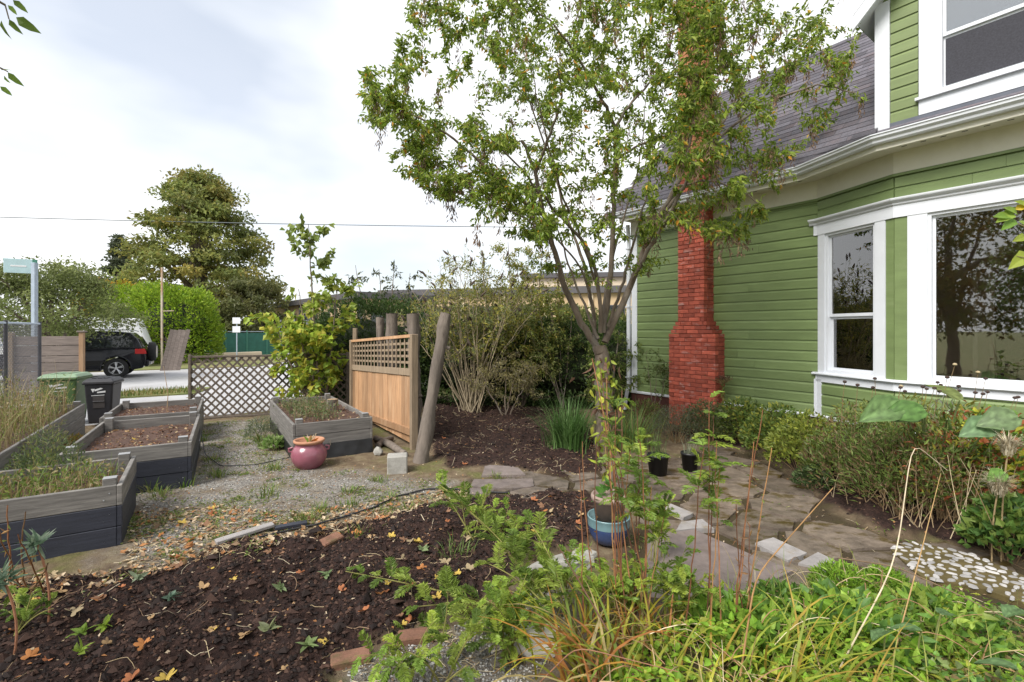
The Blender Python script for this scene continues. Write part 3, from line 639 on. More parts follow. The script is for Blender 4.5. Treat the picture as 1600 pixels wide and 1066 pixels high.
for k, (x, y) in enumerate(lp):
    if y > 9: continue
    o = obj('fallen_leaf', lm[k % 6], None, None, (x, y, float(ground_h(x, y))+0.012), (random.uniform(-.35, .35), random.uniform(-.35, .35), random.uniform(0, 6.3)))
    s_ = random.uniform(.55, 1.2); o.scale = (s_, s_, s_)
    nm = ['orange', 'tan', 'brown', 'pale straw', 'yellow', 'rusty'][k % 6]
    zn = 'on the dark mulch near the raised bed' if k < 96 and x < -1.0 else 'on the dark mulch near the ferny plants' if k < 96 else 'in the litter along the gravel edge' if k < 142 else 'on the mulch below the shrubs'
    tag(o, f'curled {nm} fallen leaf lying {zn}', 'leaf', f'{nm} leaves fallen {zn}')
# ================================================================== HOUSE
HA = math.atan2(-0.807, 0.59)
house = thing('green_house', 'green clapboard house with white trimmed bay window and red brick chimney', 'house', (4.54, 7.16, 0), HA)
HOUSE_M = Matrix.Translation((4.54, 7.16, 0)) @ Matrix.Rotation(HA, 4, 'Z')
def hw(s, n, z):                      # house (along wall, outward, up) -> world
    v = HOUSE_M @ Vector((s, -n, z)); return (v.x, v.y, v.z)
class Face:                           # a vertical wall face: start (s, n), direction angle (0 along wall, + turns outward)
    def __init__(f, s0, n0, ang): f.p = np.array([s0, -n0]); f.d = np.array([math.cos(ang), -math.sin(ang)]); f.o = np.array([-math.sin(ang), -math.cos(ang)]); f.a = -ang
    def pt(f, t, d, z): q_ = f.p+f.d*t+f.o*d; return (q_[0], q_[1], z)
    def box(f, mb, t0, t1, z0, z1, d0, d1):
        return mb.hexa([f.pt(t, d, z) for z in (z0, z1) for d in (d1, d0) for t in (t0, t1)])
BL, BN = 1.05, 0.47
BA = math.atan2(BN, BL); AL = math.hypot(BL, BN); FL = 2.35
fM = Face(0, 0, 0); fA = Face(0, 0, BA); fF = Face(BL, BN, 0); fB = Face(BL+FL, BN, -BA); fM2 = Face(2*BL+FL, 0, 0)
SL, SR = -3.45, 7.2
Z0, ZF, ZS = 0.5, 3.68, 3.95          # siding bottom, frieze bottom, soffit
COURSE = 0.156
def siding_boards(parent, face, t0, t1, z0, z1, m, course=COURSE):
    z = z0; k = 0; made = {}
    while z < z1-0.02:
        h = min(course, z1-z)
        key = round(h, 3)
        if key not in made:
            g = 0.010
            if h > 0.1: pr = [(0, 0.0), (0.024, 0.002), (0.026, h-0.040), (0.011, h-0.020), (0.009, h+0.001), (0, h+0.001)]
            else: pr = [(0, 0.0), (0.024, 0.002), (0.024, h), (0, h)]
            q = MB(); n_ = len(pr)
            v = [(t, -o, zz) for t in (0, t1-t0) for (o, zz) in pr]
            f = [[i, (i+1) % n_, n_+(i+1) % n_, n_+i] for i in range(n_)]+[list(range(n_))[::-1], list(range(n_, 2*n_))]
            q.add(v, f); made[key] = q.mesh('siding_board'); made[key].materials.append(m)
        if t1-t0 > 2.2:                  # long courses are pieced from two boards with a butt joint
            cut = t0+(t1-t0)*random.uniform(.25, .75)
            for ta, tb in ((t0, cut-.0012), (cut+.0012, t1)):
                me = made[key].copy(); kx = (tb-ta)/(t1-t0)
                for v_ in me.vertices: v_.co.x *= kx
                obj('siding_board', me, None, parent, face.pt(ta, random.uniform(-.001, .001), z), (0, 0, face.a))
        else:
            obj('siding_board', made[key], None, parent, face.pt(t0, 0.0, z), (0, 0, face.a))
        z += course
# core walls (set back behind the boards)
q = MB()
q.box2((SL+0.01, 0.004, 0.0), (0.0, 0.18, ZS))
q.box2((SL+0.01, 0.18, 0.0), (SL+0.2, 5.6, ZS)); q.box2((SL+0.2, 5.45, 0), (SR, 5.6, ZS))
q.box2((2*BL+FL, 0.004, 0), (SR, 0.18, ZS)); q.box2((SR-0.18, 0.18, 0), (SR, 5.45, ZS))
wall = q.build('wall', M['siding'], house)
siding_boards(wall, fM, SL, 0.0, Z0, ZF, M['siding'])
siding_boards(wall, fM2, 0, SR-2*BL-FL, Z0, ZF, M['siding'])
# bay
q = MB()
for f, ln in ((fA, AL), (fF, FL), (fB, AL)):
    f.box(q, 0, ln, 0.0, 1.02, -0.15, -0.004); f.box(q, 0, ln, 3.2, ZS, -0.15, -0.004)
fA.box(q, 0.0, 0.12, 1.02, 3.2, -0.15, -0.004); fA.box(q, 0.93, AL, 1.02, 3.2, -0.12, -0.004)
fF.box(q, 0.0, 0.28, 1.02, 3.2, -0.12, -0.004); fF.box(q, FL-0.28, FL, 1.02, 3.2, -0.12, -0.004)
fB.box(q, 0.0, AL-0.93, 1.02, 3.2, -0.12, -0.004); fB.box(q, AL-0.12, AL, 1.02, 3.2, -0.15, -0.004)
bay = q.build('bay_wall', M['siding'], house)
for f, ln in ((fA, AL), (fF, FL), (fB, AL)):
    siding_boards(bay, f, 0.005, ln-0.003, Z0, 1.02, M['siding']); siding_boards(bay, f, 0.005, ln-0.003, 3.36, ZF, M['siding'])
for f_, a_, b_ in ((fA, 1.05, AL), (fF, 0.0, 0.13), (fF, FL-0.13, FL), (fB, 0, 0.1)):   # green corner posts between casings
    f_.box(MB(), a_, b_, 1.10, 3.2, 0, 0.02).build('corner_panel', M['siding'], house)

def path_along(off, z, smin=SL-0.05, smax=SR):     # mitred path parallel to the wall line at outward offset
    pts = [(smin, 0), (0, 0), (BL, BN), (BL+FL, BN), (2*BL+FL, 0), (smax, 0)]; out_ = []
    for k, p in enumerate(pts):
        dn = []
        for a, b in ((k-1, k), (k, k+1)):
            if a >= 0 and b < len(pts):
                d = np.array(pts[b])-pts[a]; d = d/np.linalg.norm(d); dn.append(np.array([-d[1], d[0]]))
        nrm = sum(dn)/len(dn); nrm = nrm/np.dot(nrm, dn[0])
        s_, n_ = np.array(p)+nrm*off
        out_.append(((s_, -n_, z), (nrm[0], -nrm[1])))
    return out_
MB().sweep(path_along(0.0, ZF), [(0.0, 0), (0.035, 0), (0.035, ZS-ZF), (0.0, ZS-ZF)], closed=True).build('frieze_board', M['cream'], house)
MB().sweep(path_along(0.0, ZF), [(0.03, -0.03), (0.05, -0.03), (0.05, 0.002), (0.03, 0.002)], closed=True).build('frieze_trim', M['siding'], house)
sf = MB().sweep(path_along(0.0, ZS), [(-0.05, 0.0), (0.38, 0.0), (0.38, 0.02), (-0.05, 0.02)], closed=True).build('soffit', M['cream'], house)
for k in range(26):      # soffit vent slots
    f, t = (fF, 0.12+k*0.18) if k < 13 else (fM, -0.2-(k-13)*0.22)
    if f is fF and t > FL: continue
    f.box(MB(), t, t+0.05, ZS-0.004, ZS+0.001, 0.20, 0.212).build('vent_slot', M['interior_dark'], sf)
fa = MB().sweep(path_along(0.0, ZS), [(0.355, -0.035), (0.385, -0.035), (0.385, 0.13), (0.355, 0.13)], closed=True).build('fascia', M['cream'], house)
gu = MB().sweep(path_along(0.0, ZS+0.02), [(0.385, 0.01), (0.44, 0.01), (0.455, 0.025), (0.46, 0.05), (0.49, 0.075), (0.495, 0.11), (0.485, 0.11), (0.478, 0.08), (0.45, 0.055), (0.44, 0.03), (0.385, 0.025)], closed=True).build('gutter', M['white'], house)
MB().sweep(path_along(0.0, ZS+0.02), [(0.478, 0.108), (0.505, 0.108), (0.505, 0.122), (0.478, 0.122)], closed=True).build('gutter_lip', M['white'], gu)
# water table, foundation, corner trim, downspout
MB().sweep(path_along(0.0, Z0-0.045), [(0.0, 0), (0.04, 0), (0.045, 0.03), (0.025, 0.045), (0.0, 0.045)], closed=True).build('skirt_board', M['white'], house)
MB().sweep(path_along(0.0, 0.0), [(-0.05, -0.2), (0.012, -0.2), (0.012, 0.46), (-0.05, 0.46)], closed=True).build('foundation', M['foundation'], house)
q = MB(); q.bbox((SL-0.03, -0.035, 0.45), (SL+0.11, 0.02, ZF), 0.004); q.bbox((SL-0.03, 0.021, 0.45), (SL+0.005, 0.15, ZF), 0.004)
q.build('corner_board', M['white'], house)
q = MB(); q.tube([(SL-0.09, -0.08, 3.9), (SL-0.09, -0.05, 3.6), (SL-0.09, -0.05, 0.62), (SL-0.11, -0.09, 0.42), (SL-0.13, -0.13, 0.1)], 0.042, 8)
for z in (0.75, 2.2, 3.4): q.box2((SL-0.14, -0.10, z), (SL-0.04, 0.0, z+0.03))
q.build('downspout', M['white'], house)
q = MB(); fA.box(q, -0.02, 0.075, 0.455, 1.02, 0.0, 0.034); fM.box(q, -0.05, 0.0, 0.455, 1.02, 0.0, 0.034); q.build('corner_board', M['white'], house)

# ---- windows of the bay
q = MB()
pth = path_along(0.0, 3.14, -0.055, 2*BL+FL+0.055)
q.sweep(pth[0:6], [(0.0, 0), (0.036, 0), (0.036, 0.15), (0.0, 0.15)], closed=True)
q.build('window_head', M['white'], house)
pth2 = path_along(0.0, 3.29, -0.11, 2*BL+FL+0.11)
MB().sweep(pth2, [(0.0, 0), (0.045, 0.0), (0.055, 0.012), (0.052, 0.03), (0.075, 0.05), (0.095, 0.058), (0.10, 0.072), (0.10, 0.085), (0.0, 0.10)], closed=True).build('crown_moulding', M['white'], house)
sl_ = MB().sweep(path_along(0.0, 1.085, -0.07, 2*BL+FL+0.07), [(0.0, 0), (0.06, 0.0), (0.075, 0.012), (0.072, 0.03), (0.0, 0.042)], closed=True).build('window_sill', M['white'], house)
MB().sweep(path_along(0.0, 0.985, -0.03, 2*BL+FL+0.03), [(0.0, 0), (0.034, 0.0), (0.034, 0.099), (0.0, 0.099)], closed=True).build('apron_board', M['white'], sl_)
def window(face, t0, t1, z0, z1, cas_l, cas_r, double, glassm=M['glass'], head=0, screen=False):
    q = MB(); j = 0.035
    face.box(q, t0, t0+j, z0, z1, -0.10, 0.012); face.box(q, t1-j, t1, z0, z1, -0.10, 0.012)
    face.box(q, t0+j, t1-j, z1-j, z1, -0.10, 0.011); face.box(q, t0+j, t1-j, z0, z0+j, -0.10, 0.011)
    w = q.build('window', M['white'], house)
    if cas_l: face.box(MB(), t0-cas_l, t0, z0-0.02, z1, 0.0, 0.030).build('casing', M['white'], w)
    if cas_r: face.box(MB(), t1, t1+cas_r, z0-0.02, z1, 0.0, 0.0305).build('casing', M['white'], w)
    if head: face.box(MB(), t0-cas_l, t1+cas_r, z1, z1+head, 0, 0.033).build('head_board', M['white'], w)
    a, b = t0+j, t1-j
    zs = [(z0+j, z1-j)] if not double else [(z0+j, double), (double, z1-j)]
    for i, (za, zb) in enumerate(zs):
        dd = -0.055 if (i == 0 and double) else -0.025
        r_ = 0.032; q = MB()
        face.box(q, a+0.002, a+r_, za+0.001, zb+0.001, dd-0.028, dd); face.box(q, b-r_, b-0.002, za+0.001, zb+0.001, dd-0.028, dd)
        face.box(q, a+r_, b-r_, zb-r_, zb+0.002, dd-0.028, dd-0.001); face.box(q, a+r_, b-r_, za+0.002, za+r_+0.012, dd-0.028, dd-0.001)
        q.build('sash', M['white'], w)
        pz = MB(); face.box(pz, a+r_, b-r_, za+r_+0.012, zb-r_, dd-0.018, dd-0.012)
        pz.build('pane', glassm, w)
        if screen and i == 0:
            q = MB(); face.box(q, a+r_-0.01, b-r_+0.01, za+r_, zb-r_, dd+0.006, dd+0.009); q.build('insect_screen', M['screen'], w)
    return w
window(fA, 0.13, 0.905, 1.125, 3.14, 0.115, 0.14, 1.93)
window(fF, 0.32, FL-0.32, 1.125, 3.14, 0.19, 0.19, None)
window(fB, AL-0.905, AL-0.13, 1.125, 3.14, 0.14, 0.115, 1.93)
# room behind the bay
q = MB(); q.box2((-1.2, 1.9, 0.5), (5.6, 2.0, 3.5)); q.box2((-1.3, 0.19, 0.5), (-1.2, 1.9, 3.5)); q.box2((5.6, 0.19, 0.5), (5.7, 1.9, 3.5))
q.box2((-1.2, 0.19, 3.5), (5.6, 2.0, 3.6)); q.box2((-1.2, 0.19, 0.45), (5.6, 2.0, 0.52))
for za, zb in ((3.5, 3.6), (0.45, 0.52)): q.prism([(0.25, 0.19), (BL+0.05, -BN+0.16), (BL+FL-0.05, -BN+0.16), (2*BL+FL-0.25, 0.19)], za, zb)
room = q.build('room', M['interior'], house)
q = MB(); q.box2((1.45, 1.86, 0.52), (2.35, 1.9, 2.75)); q.build('doorway', M['door'], room)
q = MB(); q.box2((1.58, 1.83, 0.52), (2.2, 1.86, 2.6)); q.build('opening_shade', M['interior_dark'], room)  # solid dark panel; its colour stands for shade beyond the doorway
q = MB(); q.bbox((1.48, 1.1, 0.53), (1.53, 1.82, 2.6), 0.005); q.build('open_door', M['door'], room)

# ---- chimney: core with courses of bricks
cs0, cs1, cd = -2.19, -1.664, 0.313
bs0, bs1, bd = -2.387, -1.461, 0.304
q = MB()
q.box2((bs0+0.012, -bd+0.012, -0.1), (bs1-0.012, 0.02, 1.63)); q.box2((cs0+0.012, -cd+0.014, 1.63), (cs1-0.012, 0.02, 8.4))
ch = q.build('chimney', M['mortar'], house)
BRH, BRL = 0.072, 0.222
bm_ = {}
def brick_mesh(l, d):
    k = (round(l, 3), round(d, 3))
    if k not in bm_:
        v = []
        me = MB().bbox((0.004, 0.0, 0.004), (l-0.004, d, BRH-0.004), 0.004).mesh('brick'); bm_[k] = me
    return bm_[k]
far = {'brickred': MB(), 'brickorange': MB()}; nb = [0]
def course(s0, s1, dep, z, odd, mname):
    # front stretchers
    x = s0; first = True
    while x < s1-0.01:
        l = BRL*0.5 if (odd and first) else BRL
        l = min(l, s1-x); 
        if s1-x-l < 0.05: l = s1-x
        yy = -dep+rng.uniform(-0.004, 0.004)
        if nb[0] < 300 and z < 4.4:
            me = brick_mesh(l, 0.1)
            o = obj('brick', me, None, ch, (x, yy, z)); o.material_slots
            if len(me.materials) == 0: me.materials.append(M[mname])
            nb[0] += 1
        else: far[mname].bbox((x+.004, yy, z+.004), (x+l-.004, yy+0.1, z+BRH-.004), .004)
        x += l; first = False
    # right and left returns
    for (xa, xb) in ((s1-0.1, s1), (s0, s0+0.1)):
        y = -dep+0.1; first = True
        while y < -0.02:
            l = BRL*0.5 if (first != odd) else BRL
            l = min(l, -y); e = rng.uniform(-.003, .003)
            far[mname].bbox((xa+e, y+.004, z+.004), (xb+e, y+l-.004, z+BRH-.004), .004)
            y += l; first = False
z = 0.02; k = 0
while z < 8.3:
    if z < 1.64: course(bs0, bs1, bd, z, k % 2, 'brickred')
    elif z < 1.64+3*BRH:
        i = int((z-1.64)/BRH+0.01)+1
        w = i/4; course(bs0+(cs0-bs0)*w, bs1+(cs1-bs1)*w, bd+0.006*i, z, k % 2, 'brickred')
    else: course(cs0, cs1, cd, z, k % 2, 'brickred' if z < 4.02 else 'brickorange')
    z += BRH; k += 1
for nme in far: tag(far[nme].build('brick_returns', M[nme], ch), kind='stuff')

# ---- roof
PITCH = 1.0; EO = 0.43; EZ = ZS+0.10; RIDGE_N = -2.77
RZ = EZ+(EO-RIDGE_N)*PITCH
q = MB()
th = 0.05
q.hexa([(s_, -n_, z_-dz) for dz in (0.09, 0.02) for (n_, z_) in ((EO-0.03, EZ+0.03), (RIDGE_N, RZ)) for s_ in (SL-0.35, SR)])
q.hexa([(s_, -n_, z_-dz) for dz in (0.09, 0.02) for (n_, z_) in ((RIDGE_N, RZ), (2*RIDGE_N-EO, EZ)) for s_ in (SL-0.35, SR)])
roof = q.build('roof', M['shingle'], house)
q = MB(); q.add([(SL+0.02, 0.0, ZS), (SL+0.02, 5.6, ZS), (SL+0.02, 2.77, RZ-0.15), (SL+0.15, 0, ZS), (SL+0.15, 5.6, ZS), (SL+0.15, 2.77, RZ-0.15)], [[0, 1, 2], [5, 4, 3], [0, 3, 4, 1], [1, 4, 5, 2], [2, 5, 3, 0]])
q.build('gable_wall', M['siding'], house)
q = MB()
for dn in (0,):
    q.hexa([(s_, -n_, z_+dz) for dz in (-0.22, -0.02) for (n_, z_) in ((EO, EZ), (RIDGE_N, RZ)) for s_ in (SL-0.40, SL-0.352)])
q.build('rake_board', M['cream'], house)
SHW, EXPO = 0.30, 0.145
tilt = math.atan(PITCH)
sm_ = MB().add([(0.002, 0, 0.004), (SHW-0.002, 0, 0.004), (SHW-0.002, EXPO+0.06, -0.004), (0.002, EXPO+0.06, -0.004), (0.002, 0, 0.013), (SHW-0.002, 0, 0.013), (SHW-0.002, EXPO+0.06, 0.004), (0.002, EXPO+0.06, 0.004)],
     [[3, 2, 1, 0], [4, 5, 6, 7], [0, 1, 5, 4], [1, 2, 6, 5], [2, 3, 7, 6], [3, 0, 4, 7]]).mesh('shingle')
sm_.materials.append(M['shingle'])
slope_len = math.hypot(EO-RIDGE_N, RZ-EZ); rest = MB(); cnt = 0; k = 0
while k*EXPO < slope_len-0.02:
    d = k*EXPO; n_ = EO-0.01-d*math.cos(tilt); z_ = EZ+0.02+d*math.sin(tilt)
    s_ = SL-0.36+(k % 2)*0.15-0.15+(k % 3)*0.04
    while s_ < 0.72:
        if -1.45 < s_ < 0.70 and cnt < 300:
            s_ = min(s_, 0.74-SHW)
            obj('shingle', sm_, None, roof, (s_, -n_, z_+random.uniform(0, .003)), (tilt, 0, 0)); cnt += 1; s_ = max(s_, 0.5) if s_ > 0.43 else s_
        else:
            e = rng.uniform(-.001, .001); ct, st = math.cos(tilt), math.sin(tilt)
            v = np.array([(a, b*ct-c*st, b*st+c*ct) for a, b, c in [(0.002, 0, 0.004), (SHW-0.002, 0, 0.004), (SHW-0.002, EXPO+.06, -.004), (.002, EXPO+.06, -.004), (.002, 0, .013), (SHW-.002, 0, .013), (SHW-.002, EXPO+.06, .004), (.002, EXPO+.06, .004)]])
            rest.add(v+np.array([s_, -n_, z_+e]), [[3, 2, 1, 0], [4, 5, 6, 7], [0, 1, 5, 4], [1, 2, 6, 5], [2, 3, 7, 6], [3, 0, 4, 7]])
        s_ += SHW
    k += 1
tag(rest.build('shingle_field', M['shingle'], roof), kind='stuff')
MB().tube([(SL-0.36, 2.77, RZ+0.0), (SR, 2.77, RZ+0.0)], 0.06, 8).build('ridge_cap', M['shingle'], roof)
# small pent roof over the bay, in lapped courses
e0 = np.array([-0.12, 0.45]); 
def pent(points, name): MB().add(points, [list(range(len(points)))]).build(name, M['shingle'], roof)
for i in range(4):
    w0, w1 = i/4, (i+1)/4
    def lp(w, dz):
        off = 0.46*(1-w)
        p = path_along(off, 0, -0.3, SR)
        base = [(a[0][0], a[0][1]) for a in p[1:5]]
        wall_ = [(0.0, 0.02), (BL, 0.02), (BL+FL, 0.02), (2*BL+FL, 0.02)]
        zz = EZ+0.01+(4.43-EZ)*w+dz
        o_ = path_along(0.46, 0, -0.3, SR)[1:5]
        return [(o_[j][0][0]*(1-w)+wall_[j][0]*w, o_[j][0][1]*(1-w)+wall_[j][1]*w, zz) for j in range(4)]
    A_, B_ = lp(w0, 0.016), lp(min(w1+0.06, 1), -0.002)
    q = MB()
    for j in range(3):
        up = [A_[j], A_[j+1], B_[j+1], B_[j]]; dn_ = [(x, y, z-0.012) for x, y, z in up]
        q.add(up+dn_, [[0, 1, 2, 3], [7, 6, 5, 4], [0, 4, 5, 1], [1, 5, 6, 2], [2, 6, 7, 3], [3, 7, 4, 0]])
    q.build('shingle_course', M['shingle'], roof)

# ---- upper gabled dormer
D0, D1, DZ0, DE, DAP = 0.72, 3.55, 4.30, 6.15, 7.6
dm = (D0+D1)/2
q = MB(); yy0, yy1 = 0.022, 2.6
wz0, wz1, ws0, ws1 = 4.74, 6.35, 1.36, 2.86
q.box2((D0, yy0, DZ0), (ws0, yy0+0.12, DE)); q.box2((ws1, yy0, DZ0), (D1, yy0+0.12, DE)); q.box2((ws0, yy0, DZ0), (ws1, yy0+0.12, wz0))
q.box2((D0, yy0+0.12, DZ0), (D0+0.1, yy1, DE)); q.box2((D1-0.1, yy0+0.12, DZ0), (D1, yy1, DE))
q.add([(D0, yy0, DE), (ws0, yy0, DE), (ws0, yy0, wz1), (dm, yy0, DAP), (D0, yy0+.12, DE), (ws0, yy0+.12, DE), (ws0, yy0+.12, wz1), (dm, yy0+.12, DAP)], [[0, 1, 2, 3], [7, 6, 5, 4], [1, 5, 6, 2], [0, 3, 7, 4]])
q.add([(D1, yy0, DE), (ws1, yy0, DE), (ws1, yy0, wz1), (dm, yy0, DAP), (D1, yy0+.12, DE), (ws1, yy0+.12, DE), (ws1, yy0+.12, wz1), (dm, yy0+.12, DAP)], [[3, 2, 1, 0], [4, 5, 6, 7], [2, 6, 5, 1], [4, 7, 3, 0]])
q.add([(ws0, yy0, wz1), (ws1, yy0, wz1), (dm, yy0, DAP), (ws0, yy0+.12, wz1), (ws1, yy0+.12, wz1), (dm, yy0+.12, DAP)], [[0, 1, 2], [5, 4, 3], [0, 3, 4, 1]])
dorm = q.build('dormer_wall', M['siding_up'], house)
fD = Face(0, -0.022, 0)
siding_boards(dorm, fD, D0+0.15, ws0-0.2, 4.50, DE, M['siding_up'], 0.150)
siding_boards(dorm, fD, ws1+0.2, D1-0.15, 4.50, DE, M['siding_up'], 0.150)
q = MB(); fD.box(q, D0-0.02, D0+0.145, 4.33, DE, 0.0, 0.04); q.box2((D0-0.022, 0.03, 4.33), (D0, 0.2, DE)); q.build('corner_board', M['white'], house)
q = MB(); fD.box(q, D1-0.145, D1+0.02, 4.33, DE, 0.0, 0.04); q.build('corner_board', M['white'], house)
q = MB(); fD.box(q, D0+0.147, D1-0.147, 4.40, 4.50, 0.0, 0.03); q.build('flashing', M['flashing'], house)
wu = window(fD, ws0, ws1, wz0, wz1, 0.19, 0.19, 5.42, M['skyglass'], head=0.14, screen=True)
fD.box(MB(), ws0-0.22, ws1+0.22, wz0-0.055, wz0-0.02, 0.0, 0.075).build('sill', M['white'], wu); fD.box(MB(), ws0-0.19, ws1+0.19, wz0-0.24, wz0-0.056, 0.0, 0.035).build('apron', M['white'], wu)
q = MB(); q.box2((ws0-0.3, 0.9, 4.4), (ws1+0.3, 1.0, 6.6)); q.box2((ws0-0.3, 0.15, 4.4), (ws1+0.3, 0.9, 4.45)); q.build('room', M['interior_dark'], house)
ov = 0.2
for sg, se in ((-1, D0), (1, D1)):
    ex = se+sg*ov; sl = (DAP-DE)/abs(dm-se); ez = DE-ov*sl
    q = MB(); q.hexa([(a, b, c+dz) for dz in (0.02, 0.09) for b in (-0.24, 2.9) for (a, c) in (((ex, ez), (dm, DAP)) if sg < 0 else ((dm, DAP), (ex, ez)))])
    q.build('dormer_roof', M['shingle'], house)
    q = MB(); q.hexa([(a, b, c+dz) for dz in (-0.02, 0.018) for b in (-0.23, 2.88) for (a, c) in (((ex+0.01, ez), (dm, DAP)) if sg < 0 else ((dm, DAP), (ex-0.01, ez)))])
    q.build('dormer_soffit', M['white'], house)
    q = MB(); q.hexa([(a, b, c+dz) for dz in (-0.14, 0.05) for b in (-0.275, -0.242) for (a, c) in (((ex, ez), (dm, DAP)) if sg < 0 else ((dm, DAP), (ex, ez)))])
    q.build('rake_board', M['white'], house)
# ================================================================== GARDEN OBJECTS
bscrew = MB().lathe([(0.0, 0.004), (0.005, 0.003), (0.006, 0)], sides=6, axis=1).mesh('screw'); bscrew.materials.append(M['alloy'])
def raised_bed(label, corner, rot, wid, length, H, nb=3, top='bedgrey', low='bednavy', soil_z=0.36, nlow=2, screws=False, tone=0):
    # local x along the front (to the left is -x), y away from the camera; corner = front right corner
    t = thing('raised_bed', label, 'planter', (corner[0], corner[1], 0), rot, 'wooden raised garden beds')
    th = 0.036; bh = H/nb; w = wid
    def board(lo, hi, m, b=0.005):
        q = MB(); lo = np.array(lo); hi = np.array(hi); c = (lo+hi)/2
        q.bbox(lo-c, hi-c, b); return q.build('board', M[m], t, loc=tuple(c), rot=(0, 0, random.uniform(-.002, .002)))
    for k in range(nb):
        z0 = k*bh-(0.06 if k == 0 else 0); z1 = (k+1)*bh-0.003; m = low if k < nlow else top
        j = random.uniform(-.003, .003)
        board((-w, j-th, z0), (0, j, z1), m); board((-w, length+j, z0), (0, length+th+j, z1), m)
        board((j, -th, z0), (th+j, length+th, z1), m if tone else m); board((-w-th+j, -th, z0), (-w+j, length+th, z1), m)
    for (x, y) in ((-0.05, 0.045), (-w+0.05, 0.045), (-0.05, length-0.045), (-w+0.05, length-0.045)):
        q = MB(); q.bbox((x-.045, y-.042, -.05), (x+.045, y+.042, H+.045), .006); p_ = q.build('corner_post', M['bedgrey'], t)
        q = MB(); q.bbox((x-.045, y-.042, H+.0455), (x+.045, y+.042, H+.050), .002); q.build('post_top', M['bedtop'], p_)
    if screws:
        for k in range(nb):
            for x in (-0.045, -0.08): obj('screw', bscrew, None, t, (x, -th-.003, (k+.35+.3*(x > -.06))*bh), None)
    nx_, ny_ = 26, 40; X, Y_ = np.meshgrid(np.linspace(-w+.002, -.002, nx_), np.linspace(.002, length-.002, ny_))
    Z = soil_z+(fbm(X*3+corner[0], Y_*3, 41)-.5)*.07+(fbm(X*14, Y_*14, 42, 3)-.5)*.05
    i = np.arange(nx_*ny_).reshape(ny_, nx_)
    q = MB().add(np.stack([X, Y_, Z], -1).reshape(-1, 3), np.stack([i[:-1, :-1], i[:-1, 1:], i[1:, 1:], i[1:, :-1]], -1).reshape(-1, 4))
    q.build('soil', M['soil'], t, smooth=True)
    return t
def bed_world(t, x, y, z):
    c, s_ = math.cos(t.rotation_euler.z), math.sin(t.rotation_euler.z)
    return (t.location.x+x*c-y*s_, t.location.y+x*s_+y*c, z)
bedA = raised_bed('navy and grey raised bed full of weeds beside the dark mulch', (-3.2, 3.92), R(33), 2.4, 1.0, 0.5, soil_z=0.36, screws=True)
bedB = raised_bed('navy and grey raised bed of bare brown soil between two other beds', (-3.63, 5.42), R(30.5), 1.05, 1.95, 0.5, soil_z=0.37, screws=True)
bedC = raised_bed('low grey raised bed of bare soil beside the diamond lattice fence', (-4.86, 7.46), R(30.5), 1.12, 1.5, 0.5, soil_z=0.40, nlow=0)
bedD = raised_bed('grey raised bed with black plastic at its foot behind the mauve pot', (-2.05, 6.95), R(32.5), 0.98, 2.6, 0.5, soil_z=0.43, nlow=1, low='black_plastic')
bedE = raised_bed('long grey raised bed overgrown with tall grass by the chain link fence', (-4.35, 3.6), R(32.2), 2.2, 5.2, 0.52, soil_z=0.40, nlow=0)
# weed membrane crumpled over the lower front of the bed behind the pot
q = MB(); nx_, nz_ = 30, 8; X, Z = np.meshgrid(np.linspace(-.88, .02, nx_), np.linspace(-.02, .2, nz_))
D_ = -0.045-0.05*(1-Z/.2)-0.03*fbm(X*7, Z*16, 51); i = np.arange(nx_*nz_).reshape(nz_, nx_)
q.add(np.stack([X, D_, Z], -1).reshape(-1, 3), np.stack([i[:-1, :-1], i[:-1, 1:], i[1:, 1:], i[1:, :-1]], -1).reshape(-1, 4))
q.build('plastic_sheet', M['black_plastic'], bedD, smooth=True)
q = MB(); q.tube([(-.55, -.07, 0), (-.55, -.07, .24)], .006, 5); q.build('stake', M['bark'], bedD)
# bare stick in the far bed
p = bed_world(bedC, -.45, .8, .38)
tag(MB().tube([p, (p[0]+.02, p[1], .7), (p[0]-.07, p[1]+.02, 1.15)], [.007, .006, .003], 5).build('garden_stick', M['cutwood']), 'thin pale stick standing upright in a bed of bare soil', 'stick')

